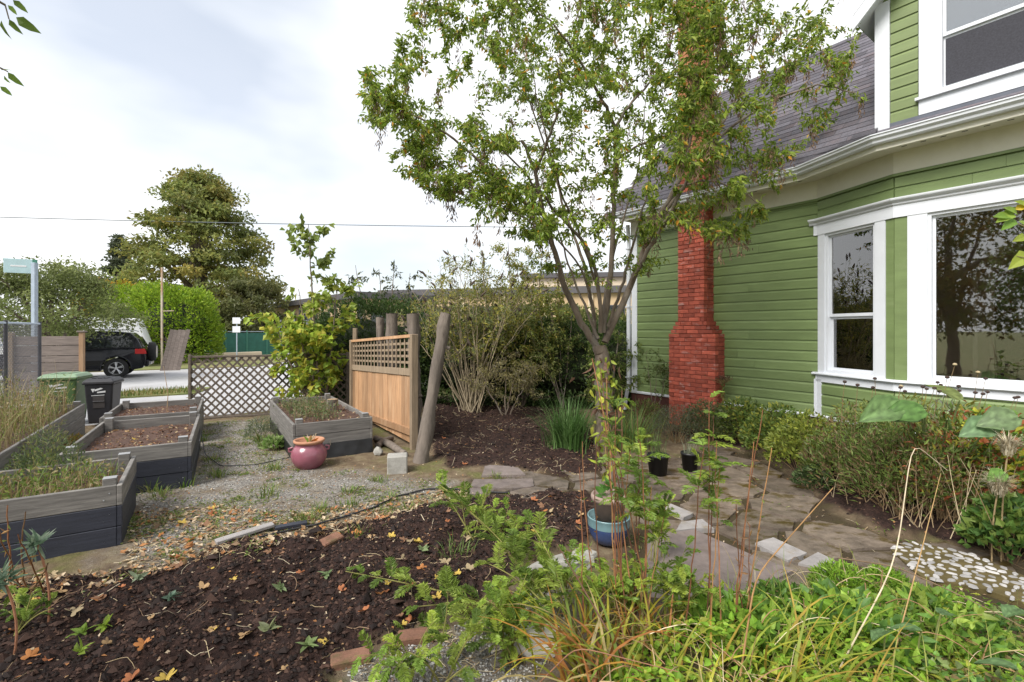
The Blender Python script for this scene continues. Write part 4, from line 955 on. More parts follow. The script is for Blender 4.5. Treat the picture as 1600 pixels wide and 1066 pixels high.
# ---- diamond lattice fence
A_ = np.array([-6.18, 9.32]); B_ = np.array([-3.55, 10.35]); ln = np.linalg.norm(B_-A_); an = math.atan2(*(B_-A_)[::-1])
lat = thing('lattice_fence', 'low brown diamond lattice fence between the raised beds and the lane', 'fence', (A_[0], A_[1], 0), an)
h0, h1 = 0.03, 1.22
pitch = 0.148; a45 = math.radians(47)
def lat_slats(t, ln, h0, h1, pitch, a45, width, m):
    for sg, dep in ((1, 0.0), (-1, -0.009)):
        x = -(h1-h0)/math.tan(a45) if sg > 0 else 0
        while x < ln+(h1-h0)/math.tan(a45):
            # centre line from (x,h0) rising; clip to 0..ln
            pts = []
            for (zz) in (h0, h1):
                pts.append((x+sg*(zz-h0)/math.tan(a45), zz))
            (x0, z0), (x1, z1) = pts
            tt = [0.0, 1.0]
            for lim in (0.0, ln):
                if (x0-lim)*(x1-lim) < 0:
                    k = (lim-x0)/(x1-x0); 
                    tt.append(k)
            tt = sorted(tt); seg = None
            for a, b in zip(tt[:-1], tt[1:]):
                mx_ = x0+(x1-x0)*(a+b)/2
                if 0 <= mx_ <= ln and b-a > 0.04: seg = (a, b)
            if seg:
                a, b = seg; p = np.array([x0+(x1-x0)*a, z0+(z1-z0)*a]); r_ = np.array([x0+(x1-x0)*b, z0+(z1-z0)*b]); L_ = np.linalg.norm(r_-p)
                q = MB(); q.bbox((-L_/2, -.004, -width/2), (L_/2, .004, width/2), .002)
                c = (p+r_)/2
                q.build('lattice_slat', M[m], t, loc=(c[0], dep, c[1]), rot=(0, -math.atan2(r_[1]-p[1], r_[0]-p[0]), 0))
            x += pitch
lat_slats(lat, ln, h0, h1, pitch, a45, 0.036, 'lattice')
for nm, lo, hi in (('top_rail', (0, -.03, h1-.02), (ln, .03, h1+.02)), ('bottom_rail', (0, -.028, h0-.02), (ln, .028, h0+.018)), ('post', (-.045, -.045, -.1), (0, .045, 1.26)), ('post', (ln, -.045, -.1), (ln+.09, .045, 1.26))):
    MB().bbox(lo, hi, .004).build(nm, M['lattice'], lat)

# ---- cedar privacy panel
A_ = np.array([-3.28, 9.9]); B_ = np.array([-1.40, 6.98]); ln = np.linalg.norm(B_-A_); an = math.atan2(*(B_-A_)[::-1])
ced = thing('cedar_fence_panel', 'reddish cedar privacy fence panel with a square lattice top', 'fence', (A_[0], A_[1], 0), an)
def ztop(x): return 1.53+0.15*x/ln
n_b = 15; bw = (ln-.18)/n_b
for k in range(n_b):
    x0 = .09+k*bw; zt = ztop(x0)-.60
    q = MB(); d = random.uniform(-.004, .004); q.bbox((-bw/2+.0025, -.009, 0), (bw/2-.0025, .009, zt-.08), .004)
    q.build('cedar_board', M['cedar'], ced, loc=(x0+bw/2, d, .08))
def rail(z0, z1, y0, y1, m, nm):
    q = MB(); q.hexa([(x, y, z+0.15*x/ln) for z in (z0, z1) for y in (y0, y1) for x in (.05, ln-.05)]); return q.build(nm, M[m], ced)
rail(.06, .16, -.045, -.012, 'cedar', 'bottom_rail'); rail(.93, 1.03, -.03, .03, 'cedar_grey', 'middle_rail'); rail(1.49, 1.535, -.035, .035, 'cedar', 'top_rail')
rail(.04, .12, .012, .045, 'cedar', 'bottom_rail')
for k in range(17):
    x0 = .12+(ln-.24)*(k+.5)/17
    MB().bbox((-.018, -.005, 0), (.018, .005, .47), .002).build('lattice_slat', M['cedar_grey'], ced, loc=(x0, -.006, 1.025+.15*x0/ln))
for k in range(4):
    zc = 1.12+k*.095; q = MB(); q.hexa([(x, y, z+.15*x/ln) for z in (zc-.018, zc+.018) for y in (.001, .011) for x in (.06, ln-.06)]); q.build('lattice_slat', M['cedar_grey'], ced)
for x0 in (0.0, ln-.09): MB().bbox((0, -.05, -.1), (.09, .05, ztop(x0)+.005), .006).build('post', M['cedar_grey'], ced, loc=(x0, 0, 0))

# ---- logs
def log(label, base, top, r0, r1, name='log_post', seed=0, twist=.06):
    r = np.random.default_rng(seed); b = np.array(base, float); t_ = np.array(top, float); o = thing(name, label, 'log', tuple(b), 0, 'bare standing logs')
    k = np.linspace(0, 1, 12)[:, None]; path = (t_-b)*k; path[1:-1, :2] += r.normal(0, .008, (10, 2))
    rad = r0+(r1-r0)*k[:, 0]; rad = rad*(1+r.normal(0, .06, 12)); rad[0] *= 1.18
    q = MB(); q.tube(path, rad, 12); v = np.concatenate(q.V[:1]); q.V[0] = q.V[0]+r.normal(0, .006, q.V[0].shape)
    q.build('trunk', M['log'], o, smooth=True)
    d = norm(t_-b); u = norm(np.cross(d, (1, 0, .2))); w = np.cross(d, u); a = np.arange(12)/12*2*math.pi
    c = path[-1]+d*.004; MB().add(c+rad[-1]*.93*(np.outer(np.cos(a), u)+np.outer(np.sin(a), w)), [list(range(12))]).build('cut_end', M['cutwood'], o)
    for _ in range(2):
        kk = r.uniform(.3, .9); pp = (t_-b)*kk; dd = norm(r.normal(size=3)*[1, 1, .3]); MB().tube([pp, pp+dd*(r0+.03)], [r0*.4, r0*.25], 7).build('knot', M['log'], o)
    return o
lb = W(657, 722, 6.38); log('grey log leaning to one side against the end of the cedar panel', (lb[0], lb[1], -.05), W(697, 490, 6.55), .098, .075, seed=1)
for k, (px, py, Y, r_, lab) in enumerate(((594, 496, 9.0, .075, 'thin upright log behind the lattice top of the cedar panel'), (612, 490, 8.7, .11, 'thick knotted upright log behind the cedar panel'), (645, 490, 7.95, .10, 'upright log behind the cedar panel beside the leaning log'))):
    t_ = W(px, py, Y); log(lab, (t_[0]+.05, t_[1], -.05), t_, r_*1.1, r_*.95, seed=4+k)
t_ = W(555, 513, 10.0); tag(MB().bbox((-.04, -.04, -.1), (.04, .04, t_[2]), .005).build('wooden_post', M['cedar_grey'], loc=(t_[0], t_[1], 0)), 'greenish square post behind the far end of the cedar panel', 'post')

# ---- concrete block, sticks of firewood, boulder
o = tag(MB().bbox((-.12, -.10, -.02), (.12, .10, .21), .012).build('concrete_block', M['concrete'], loc=(*G(621, 737), 0), rot=(0, 0, R(12))), 'weathered concrete block at the foot of the leaning log', 'block')
for k, (a, b, r_) in enumerate(((G(587, 690), G(633, 716), .05), (G(590, 702), G(612, 690), .045))):
    q = MB(); q.tube([(a[0], a[1], .05), ((a[0]+b[0])/2, (a[1]+b[1])/2+.02, .07), (b[0], b[1], .05)], [r_, r_*1.05, r_*.9], 9)
    tag(q.build('fallen_branch', M['log'], smooth=True), ('short thick branch lying along the bottom of the cedar panel', 'stubby branch lying between the grey bed and concrete block')[k], 'branch')
def rock(name, label, loc, size, m, seed, cat='rock', group=None, rotz=0):
    r = np.random.default_rng(seed); bm = bmesh.new(); bmesh.ops.create_icosphere(bm, subdivisions=2, radius=1)
    for v in bm.verts:
        k = 1+.22*math.sin(v.co.x*3+seed)*math.cos(v.co.y*2.5+seed*2)+r.normal(0, .05)
        v.co = Vector((v.co.x*size[0]*k, v.co.y*size[1]*k, max(v.co.z, -.5)*size[2]*k))
    me = bpy.data.meshes.new(name); bm.to_mesh(me); bm.free(); me.materials.append(m)
    o = obj(name, me, None, None, loc, (0, 0, rotz)); tag(o, label, cat, group); return o
rock('rock', 'small pale rock between the grey bed and the concrete block', (*G(592, 712), .05), (.07, .06, .07), M['concrete'], 3)
rock('rock', 'large white rock half hidden by arching yellow leaves', (*G(842, 1012), .04), (.20, .12, .07), M['whiterock'], 5)
rock('rock', 'flat grey edging stone in front of the blue pot', (*G(876, 888), .02), (.26, .09, .07), M['concrete'], 6, rotz=.25)
rock('rock', 'small grey stone beside the edging stone near the blue pot', (*G(912, 872), .02), (.09, .07, .05), M['concrete'], 8)
def loose_brick(label, px, py, rz, rx=0, ry=0, s=1):
    q = MB(); q.bbox((-.10, -.048, -.03), (.10, .048, .032), .008); g = G(px, py)
    o = q.build('loose_brick', M['brick'], loc=(g[0], g[1], .008+float(ground_h(*g))), rot=(rx, ry, rz)); o.scale = (s,)*3
    tag(o, label, 'brick', 'loose bricks edging the mulch')
loose_brick('tilted mossy brick standing on its end beside a flat dark brick', 780, 945, .5, .6, -.5)
loose_brick('flat dark brick next to the tilted mossy brick', 748, 956, -.3)
loose_brick('reddish brick half sunk at the near edge of the mulch', 548, 1036, .35)
loose_brick('brick sunk in grit under arching ferny stems', 650, 1000, .2)
loose_brick('brown brick lying in the mulch near the pale plank', 516, 856, 1.1, .2)

# ---- pale plank, dark offcut, hose
g0, g1 = np.array(G(350, 850)), np.array(G(416, 832)); c = (g0+g1)/2
tag(MB().bbox((-.22, -.04, 0), (.22, .04, .03), .005).build('plank', M['paleslab'], loc=(c[0], c[1], float(ground_h(*c))+.02), rot=(0, R(-3), math.atan2(*(g1-g0)[::-1]))), 'short whitish plank lying at the edge of the gravel', 'plank')
g0 = np.array(G(455, 826)); tag(MB().bbox((-.13, -.03, 0), (.13, .03, .03), .005).build('offcut', M['bednavy'], loc=(g0[0], g0[1], float(ground_h(*g0))+.01), rot=(0, 0, .5)), 'small dark wood offcut lying next to the pale plank', 'plank')
hp = [G(*p) for p in ((352, 862), (400, 845), (450, 832), (500, 822), (545, 808), (585, 795), (620, 778), (665, 766), (730, 766), (790, 769), (822, 766), (838, 760))]
hp = np.array(hp); tt = np.linspace(0, len(hp)-1, 60); hx = np.interp(tt, np.arange(len(hp)), hp[:, 0]); hy = np.interp(tt, np.arange(len(hp)), hp[:, 1])
tag(MB().tube(np.c_[hx, hy, ground_h(hx, hy)+.016], .0095, 8).build('garden_hose', M['hose'], smooth=True), 'thin black garden hose lying across the gravel to the flagstones', 'hose')
hp = np.array([G(*p) for p in ((310, 640), (312, 690), (320, 715), (345, 730), (400, 728), (458, 715))]); hz_ = [.45, .3, .05, .015, .015, .015]
tt = np.linspace(0, 5, 30); hx, hy = (np.interp(tt, np.arange(6), hp[:, i]) for i in (0, 1))
hx[0:8] = np.linspace(-3.62, hx[8], 8); hy[0:8] = np.linspace(5.6, hy[8], 8)
tag(MB().tube(np.c_[hx, hy, np.interp(tt, np.arange(6), hz_)], .006, 6).build('irrigation_tube', M['hose']), 'thin black irrigation tube curving from a raised bed over the gravel', 'hose')

# ---- pots
g = G(483, 731)
pot = thing('glazed_pot', 'round mauve glazed pot with terracotta rim beside a grey raised bed', 'pot', (g[0], g[1], 0.0))
MB().lathe([(0, 0.0), (.12, 0.0), (.135, .01), (.17, .05), (.205, .11), (.216, .17), (.205, .23), (.175, .275), (.158, .295), (.162, .315), (.18, .33)], sides=40).build('body', M['potpink'], pot, smooth=True)
MB().lathe([(.162, .315), (.182, .33), (.188, .345), (.182, .36), (.168, .362), (.155, .345), (.150, .30), (0, .30)], sides=40).build('rim', M['terracotta'], pot, smooth=True)
for a in (R(200), R(20)):
    c, s_ = math.cos(a), math.sin(a); MB().tube([(c*.19, s_*.19, .27), (c*.235, s_*.235, .26), (c*.232, s_*.232, .225), (c*.203, s_*.203, .215)], .014, 7).build('handle', M['potpink'], pot, smooth=True)
q = MB(); q.leaves([(.0, .0, .30)]*7, rdirs(7, up=1.2), rdirs(7), .14, .06, [(.5, .2, .05), (.45, .3, .12), (.2, .3, .06), (.5, .42, .3), (.2, .32, .06), (.5, .25, .06), (.4, .35, .2)]); q.tube([(.03, 0, .29), (.08, .02, .43)], .006, 5, (.5, .42, .3)); q.tube([(-.02, 0, .29), (.05, .03, .41)], .006, 5, (.5, .42, .3))
q.build('dead_leaves', DRY, pot)
g = G(951, 846)
bp = thing('blue_pot', 'blue glazed bowl holding a grey clay pot among red brown stalks', 'pot', (g[0], g[1], 0.0))
MB().lathe([(0, 0), (.10, 0), (.13, .02), (.158, .08), (.168, .13), (.170, .142)], sides=40).build('bowl', M['potblue'], bp, smooth=True)
MB().lathe([(.170, .142), (.173, .17), (.172, .205), (.176, .212), (.172, .22), (.160, .215), (.158, .17), (0, .17)], sides=40).build('rim', M['potteal'], bp, smooth=True)
MB().lathe([(0, .16), (.105, .16), (.128, .34), (.142, .345), (.146, .37), (.14, .392), (.124, .392), (.118, .36), (0, .355)], sides=36).build('clay_pot', M['claygrey'], bp, smooth=True)
q = MB(); r = np.random.default_rng(3); n = 16; D = rdirs(n, r, .5); q.leaves(np.tile((0, 0, .37), (n, 1))+D*[.05, .05, .05], D, rdirs(n, r, 2), r.uniform(.07, .13, n), r.uniform(.05, .08, n), np.array((.10, .22, .045))*r.uniform(.7, 1.3, (n, 1)), fine=True)
q.build('seedling', LEAF, bp)
g = G(1078, 735)
np_ = thing('nursery_pot', 'small black plastic nursery pot standing on the flagstones', 'pot', (g[0], g[1], 0))
MB().lathe([(0, 0), (.085, 0), (.105, .2), (.112, .2), (.112, .225), (.100, .225), (.097, .18), (0, .18)], sides=28).build('body', M['black_plastic'], np_, smooth=True)
q = MB(); r = np.random.default_rng(4); n = 40; q.blades(np.c_[r.normal(0, .03, (n, 2)), np.full(n, .18)], rdirs(n, r), r.uniform(.1, .3, n), .006, r.uniform(.2, 1.4, n), np.array((.22, .24, .16))*r.uniform(.6, 1.3, (n, 1))); q.build('foliage', LEAF, np_)
g = G(1028, 742); np2 = thing('nursery_pot', 'black nursery pot half hidden by ferny stalks beside the grass clump', 'pot', (g[0], g[1], 0))
MB().lathe([(0, 0), (.10, 0), (.125, .22), (.132, .22), (.132, .25), (.118, .25), (.112, .2), (0, .2)], sides=28).build('body', M['black_plastic'], np2, smooth=True)
q = MB(); n = 60; q.blades(np.c_[r.normal(0, .04, (n, 2)), np.full(n, .2)], rdirs(n, r), r.uniform(.2, .4, n), .006, r.uniform(.1, 1.2, n), np.array((.12, .17, .06))*r.uniform(.6, 1.3, (n, 1))); q.build('foliage', LEAF, np2)

# ---- wheelie bins
def bin_(label, px, py, rot, w, d, h, mb_, ml, logo):
    g = G(px, py); t = thing('wheelie_bin', label, 'bin', (g[0], g[1], 0), rot, 'wheelie bins by the beds')
    b = MB(); x0, x1 = w/2*.80, w/2; y0, y1 = d/2*.78, d/2; zt = h-.10
    b.hexa([(sx*x0, sy*y0, .06) for sy in (-1, 1) for sx in (-1, 1)]+[(sx*x1, sy*y1, zt) for sy in (-1, 1) for sx in (-1, 1)])
    bo = b.build('body', M[mb_], t); bv = bo.modifiers.new('b', 'BEVEL'); bv.width = .03; bv.segments = 3
    q = MB(); q.bbox((-w/2-.02, -d/2-.02, zt-.005), (w/2+.02, d/2+.02, zt+.035), .01); q.build('rim', M[mb_], t)
    l = MB(); l.hexa([(sx*(w/2+.03), sy*(d/2+.03), zt+.036) for sy in (-1, 1) for sx in (-1, 1)]+[(sx*w*.44, sy*d*.42+.01, zt+.10) for sy in (-1, 1) for sx in (-1, 1)])
    lo_ = l.build('lid', M[ml], t); bv = lo_.modifiers.new('b', 'BEVEL'); bv.width = .018; bv.segments = 2
    q = MB()
    for s_ in (-.2, 0, .2): q.bbox((s_*w-.03, -d*.38, zt+.099), (s_*w+.03, d*.36, zt+.112), .004)
    q.build('lid_rib', M[ml], lo_)
    MB().tube([(-w*.38, d/2+.05, zt), (w*.38, d/2+.05, zt)], .016, 8).build('handle', M[mb_], t)
    for s_ in (-1, 1): 
        wh = MB().lathe([(0, -.03), (.09, -.03), (.11, -.02), (.11, .02), (.09, .03), (0, .03)], (s_*(w/2+.02), d/2*.78+.03, .11), 20, axis=0).build('wheel', M['tyre'], t, smooth=True)
    # dark panel on the front, its colour standing for shade in a grab recess
    f = lambda z: -(y0+(y1-y0)*(z-.06)/(zt-.06))
    q = MB(); q.hexa([(sx*w*.2, f(z)+dy, z) for z in (.34, .55) for dy in (-.006, .02) for sx in (-1, 1)]); q.build('grab_recess_shade', M['interior_dark'], bo)
    MB().tube([(-w*.2, f(.46)-.012, .46), (w*.2, f(.46)-.012, .46)], .008, 6).build('grab_bar', M[mb_], bo)
    if logo:
        q = MB(); zc = zt-.14
        def pol(pts): q.add([(x*w, f(zc+z)-.004, zc+z) for x, z in pts], [list(range(len(pts)))])
        pol([(-.26, .06), (-.12, .06), (-.19, -.01)]); pol([(-.14, .045), (.08, .075), (.16, .06), (.0, .03), (-.13, .015)]); pol([(-.05, .005), (.24, .02), (.24, -.012), (-.05, -.02)]); pol([(-.25, -.06), (.2, -.052), (.2, -.062), (-.25, -.07)])
        q.build('printed_emblem', M['white_print'], t)
    return t
bin_('tall green wheelie bin with faded green lid against the plank fence', 103, 664, R(20), .53, .58, .95, 'bingreen', 'binlid', True)
bin_('black wheelie bin with a white printed emblem standing on the lane', 162, 664, R(22), .42, .47, .87, 'binblack', 'binblack', True)
# ================================================================== STREET SIDE AND BACKGROUND
# horizontal plank fence
g0 = np.array([-11.55, 11.2]); g1 = np.array([-10.35, 11.7]); ln = np.linalg.norm(g1-g0); an = math.atan2(*(g1-g0)[::-1])
pf = thing('plank_fence', 'weathered grey horizontal plank fence behind the green bin', 'fence', (g0[0], g0[1], 0), an)
hs = [.26, .22, .24, .20, .16, .25, .22]; z = .05
for k, h in enumerate(hs):
    MB().bbox((-ln/2, -.012, 0), (ln/2, .012, h-.012), .004).build('plank', M['oldfence'], pf, loc=(ln/2, random.uniform(-.006, .006), z)); z += h
for x, m in ((ln-.04, 'cedar'), (-.03, 'cedar_grey')): MB().bbox((-.045, -.055, -.1), (.045, .055, 1.68), .006).build('post', M[m], pf, loc=(x, -.01, 0))
MB().bbox((-.08, -.08, 1.681), (.08, .08, 1.72), .01).build('post_cap', M['oldfence'], pf, loc=(ln-.04, -.01, 0))
# chain link fence
c0 = np.array([-10.30, 10.5]); c1 = c0-UX*6.0; ln = 6.0; an = math.atan2(*(c1-c0)[::-1])
cf = thing('chain_link_fence', 'dark chain link fence with steel posts behind overgrown grass', 'fence', (c0[0], c0[1], 0), an)
q = MB(); hh = 1.78; s_ = .075
x = -hh
while x < ln:
    for sg in (1, -1):
        a, b = (x, 0.0), (x+hh, hh)
        if a[0] < 0: a = (0, -a[0])
        if b[0] > ln: b = (ln, hh-(b[0]-ln))
        if b[0] > a[0]:
            za, zb = (a[1], b[1]) if sg > 0 else (hh-a[1], hh-b[1])
            q.tube([(a[0], sg*.002, .08+za), (b[0], sg*.002, .08+zb)], .0035, 3, cap=False)
    x += s_
tag(q.build('chain_mesh', M['chain'], cf), kind='stuff')
for x in (0, 2.0, 4.0, 6.0): MB().tube([(x, .03, -.1), (x, .03, 1.92)], .032, 10).build('post', M['chain'], cf)
MB().tube([(0, .03, 1.87), (ln, .03, 1.87)], .022, 8).build('top_rail', M['steel'], cf)
# street sign
t_ = W(54, 412, 12.4)
ss = thing('street_sign', 'pale teal street name sign on a galvanised square post', 'sign', (t_[0], t_[1], 0))
MB().bbox((-.05, -.05, -.1), (.05, .05, t_[2]+.02), .006).build('post', M['steel'], ss)
q = MB(); q.bbox((-.58, -.012, t_[2]-.26), (.0, .012, t_[2]+.10), .004); sb = q.build('sign_blade', M['signteal'], ss, rot=(0, 0, R(28)))
q = MB(); q.bbox((-.45, -.016, t_[2]-.10), (-.15, -.0125, t_[2]-.06), .001); q.build('lettering', M['white_print'], sb)
q = MB(); q.bbox((-.04, -.02, t_[2]-.3), (.05, .02, t_[2]+.1), .005); q.build('bracket', M['greenpost'], ss, rot=(0, 0, R(28)))

# ---- parked car: x = forward, y = left
CARROT = math.atan2(-VX[1], -VX[0])
rw = np.array([W(182, 592, 17.2)[0], 17.2])
fw = -VX
co = rw+fw*1.27                     # origin midway between axles
nrm_l = np.array([-fw[1], fw[0]])   # car's left; faces the camera
co = co-nrm_l*0.80
car = thing('parked_car', 'black parked station wagon with a spare wheel on its tailgate', 'car', (co[0], co[1], 0.012), CARROT)
HWd = .90
def side_prism(poly, y0, y1, name, m, parent=car, top_in=None, bev=.0):
    # poly of (x, z) extruded across the car; top_in(z) shrinks the half width
    q = MB(); n = len(poly); v = []
    for s_ in (y0, y1):
        for (x, z) in poly: v.append((x, s_*(1-(top_in(z) if top_in else 0)), z))
    f = [list(range(n)), list(range(n, 2*n))[::-1]]+[[i, n+i, n+(i+1) % n, (i+1) % n] for i in range(n)]
    q.add(v, f); o = q.build(name, M[m], parent)
    if bev: b = o.modifiers.new('b', 'BEVEL'); b.width = bev; b.segments = 3; b.limit_method = 'ANGLE'
    return o
def arch(cx, r, n=9): return [(cx+r*math.cos(a), .36+r*math.sin(a)) for a in np.linspace(math.pi*1.06, -math.pi*.06, n)]
XR, XF = -1.27, 1.27
low = [(-2.02, .34), (-2.10, .50), (-2.12, .72), (-2.05, 1.02), (-1.95, 1.06), (1.15, 1.0), (2.05, .88), (2.24, .70), (2.26, .42), (2.1, .28)]
low = low+arch(XF, .41)[::-1]+[(.82, .27), (-.82, .27)]+arch(XR, .41)[::-1]
side_prism(low, -HWd, HWd, 'body', 'carpaint', top_in=lambda z: .05*max(0, (z-.7)/.4) if z > .7 else .03*max(0, (.5-z)/.25), bev=.045)
cab = [(-2.02, 1.03), (-1.86, 1.40), (-1.66, 1.62), (-1.2, 1.675), (-.2, 1.69), (.35, 1.64), (1.25, 1.0)]
side_prism(cab, -HWd*.955, HWd*.955, 'cabin', 'carpaint', top_in=lambda z: .17*max(0, (z-1.0)/.69), bev=.05)
def glassp(poly, name='window'):
    for s_ in (-1, 1):
        q = MB(); v = [(x, s_*(HWd*.955*(1-.17*max(0, (z-1.0)/.69))+.004), z) for x, z in poly]; q.add(v, [list(range(len(v)))]); q.build(name, M['darkglass'], car)
glassp([(-1.76, 1.12), (-1.70, 1.38), (-1.56, 1.54), (-1.05, 1.57), (-.98, 1.10)]); glassp([(-.92, 1.09), (-.98, 1.57), (-.12, 1.58), (-.06, 1.07)]); glassp([(0.02, 1.06), (-.03, 1.58), (.32, 1.55), (.98, 1.03)])
q = MB(); q.add([(-2.025, -.62, 1.10), (-1.83, -.58, 1.47), (-1.83, .58, 1.47), (-2.025, .62, 1.10)], [[0, 1, 2, 3]]); q.V[0][:, 0] -= .035; q.build('rear_window', M['darkglass'], car)
def wheel(x, y, rot=0, r=.36, w=.11, nm='wheel', full=True):
    o = MB().lathe([(r*.62, -w), (r*.95, -w), (r, -w*.7), (r, w*.7), (r*.95, w), (r*.62, w)], sides=36, axis=1).build(nm, M['tyre'], car, smooth=True, loc=(x, y, .36))
    sg = 1 if y > 0 else -1
    if full:
        q = MB(); q.lathe([(r*.62, -w*.9), (r*.66, sg*w*.9), (r*.60, sg*w*.95), (r*.56, sg*w*.6), (r*.56, -w*.9)], sides=32, axis=1)
        for k in range(5):
            for dk in (-.13, .13):
                a = k*2*math.pi/5+.3; c, s_ = math.cos(a+dk), math.sin(a+dk); ci, si = math.cos(a), math.sin(a)
                q.tube([(ci*.04, sg*w*.72, si*.04), (c*r*.60, sg*w*.8, s_*r*.60)], .018, 5)
        q.lathe([(0, sg*w*.85), (.045, sg*w*.82), (.05, sg*w*.6)], sides=14, axis=1); q.build('rim', M['alloy'], o)
        MB().lathe([(0, 0), (r*.55, 0.001)], sides=24, axis=1).build('brake_disc', M['cartrim'], o)
    return o
for x in (XR, XF):
    for y in (HWd-.11, -HWd+.11): wheel(x, y)
# spare wheel with cover on the tailgate
sp = MB().lathe([(0, -.24), (.24, -.24), (.34, -.20), (.36, -.12), (.36, 0), (.30, .02), (0, .02)], (-2.12, -.05, .90), 30, axis=0)
sp.build('spare_wheel', M['tyre'], car, smooth=True)
MB().lathe([(0, -.255), (.22, -.250), (.25, -.235)], (-2.12, -.05, .90), 26, axis=0).build('spare_cover', M['alloy'], car, smooth=True)
for s_ in (-1, 1):
    q = MB(); q.hexa([(x, s_*y, z) for z in (.86, 1.04) for y in (.68, .888) for x in (-2.125 if z < .9 else -2.08, -1.80)]); q.build('tail_light', M['taillight'], car)
    MB().tube([(-1.75, s_*.66, 1.66), (-1.6, s_*.66, 1.72), (.0, s_*.66, 1.745), (.25, s_*.66, 1.66)], .02, 7).build('roof_rail', M['alloy'], car)
    MB().bbox((-.02, s_*.875, .88), (.18, s_*.875+.02*s_ if s_ > 0 else s_*.875+.001, .91), .004).build('door_handle', M['cartrim'], car) if s_ > 0 else None
    # flared arch trim
    a = np.linspace(math.pi*1.02, -math.pi*.02, 14)
    for cx in (XR, XF): MB().tube([(cx+.43*math.cos(t), s_*(HWd-.012), .36+.43*math.sin(t)) for t in a], .028, 6).build('wheel_arch', M['carpaint'], car, smooth=True)
MB().bbox((-2.2, -.82, .40), (-2.04, .82, .62), .04).build('rear_bumper', M['carpaint'], car)
MB().bbox((-2.235, -.45, .44), (-2.2, .45, .54), .01).build('bumper_step', M['alloy'], car)
MB().bbox((-.8, HWd-.02, .28), (.8, HWd+.03, .36), .02).build('side_sill', M['cartrim'], car)

# ---- caravan behind the apple tree
cp = W(128, 520, 21.5)
cv = thing('caravan', 'white caravan parked behind the apple tree and black car', 'caravan', (cp[0]-.3, cp[1], 0), GA)
q = MB(); n = [( -2.6, .45), (2.3, .45), (2.75, .9), (2.3, 2.25), (-2.3, 2.35), (-2.7, 1.9)]
v = [(x, y, z) for y in (-1.05, 1.05) for x, z in n]; q.add(v, [list(range(6)), list(range(6, 12))[::-1]]+[[i, 6+i, 6+(i+1) % 6, (i+1) % 6] for i in range(6)])
b = q.build('body', M['rvwhite'], cv); bv = b.modifiers.new('b', 'BEVEL'); bv.width = .08; bv.segments = 3
MB().bbox((-1.2, -1.06, 1.35), (.2, -1.045, 1.85), .005).build('window', M['darkglass'], cv)
MB().bbox((1.0, -1.06, .6), (1.6, -1.05, 2.1), .005).build('door', M['white'], cv)
MB().box2((-2.5, -1.062, 1.1), (2.4, -1.051, 1.16)).build('stripe', M['steel'], cv)
for s_ in (-1, 1): MB().lathe([(0, -.1), (.32, -.1), (.34, 0), (.32, .1), (0, .1)], (0, s_*.92, .33), 20, axis=1).build('wheel', M['tyre'], cv)

# ---- lattice fence, leaning gate and pole beyond the car
a0 = W(186, 512, 23.5); a1 = W(258, 512, 24.5); A_ = np.array(a0[:2]); B_ = np.array(a1[:2]); ln = np.linalg.norm(B_-A_)
lf = thing('lattice_fence', 'tall pale lattice fence behind the black car', 'fence', (A_[0], A_[1], 0), math.atan2(*(B_-A_)[::-1]))
lat_slats(lf, ln, .2, 1.85, .26, R(45), .06, 'oldfence')
for lo, hi, nm in (((0, -.03, 1.83), (ln, .03, 1.9), 'top_rail'), ((0, -.03, .14), (ln, .03, .22), 'bottom_rail'), ((ln, -.06, -.1), (ln+.1, .06, 1.95), 'post')): MB().bbox(lo, hi, .005).build(nm, M['oldfence'], lf)
g = W(266, 568, 20.5)
lg = thing('leaning_gate', 'old grey board gate leaning by the green fence', 'gate', (g[0], g[1], 0), R(25))
for k in range(5): MB().bbox((-.07, -.012, 0), (.07, .012, 1.75+random.uniform(-.05, .05)), .005).build('board', M['oldfence'], lg, loc=(-.3+k*.145, 0, 0), rot=(0, R(12), 0))
for z in (.4, 1.35): MB().bbox((-.36, .013, z), (.36, .05, z+.09), .004).build('crossbar', M['oldfence'], lg, loc=(.06+z*.2, 0, 0))
t_ = W(253, 418, 22.5); pl = thing('thin_pole', 'tall thin white and rusty pole with a short crossbar', 'pole', (t_[0], t_[1], 0))
MB().tube([(0, 0, -.1), (0, 0, t_[2])], .045, 8).build('shaft', M['rust'], pl); MB().tube([(0, 0, 2.6), (.55, 0, 2.62)], .02, 6).build('crossbar', M['rust'], pl)
# green mesh fence
A_ = np.array(W(278, 520, 27)[:2]); B_ = np.array(W(446, 520, 32)[:2]); ln = np.linalg.norm(B_-A_)
gf = thing('green_mesh_fence', 'green screened mesh fence on the far side of the lane', 'fence', (A_[0], A_[1], 0), math.atan2(*(B_-A_)[::-1]))
MB().box2((0, -.01, .15), (ln, .01, 1.55)).build('mesh_screen', M['greenpanel'], gf)
for x in np.linspace(0, ln, 6): MB().tube([(x, -.03, -.1), (x, -.03, 1.7)], .035, 7).build('post', M['greenpost'], gf)
MB().tube([(0, -.03, 1.62), (ln, -.03, 1.62)], .02, 6).build('top_rail', M['steel'], gf)
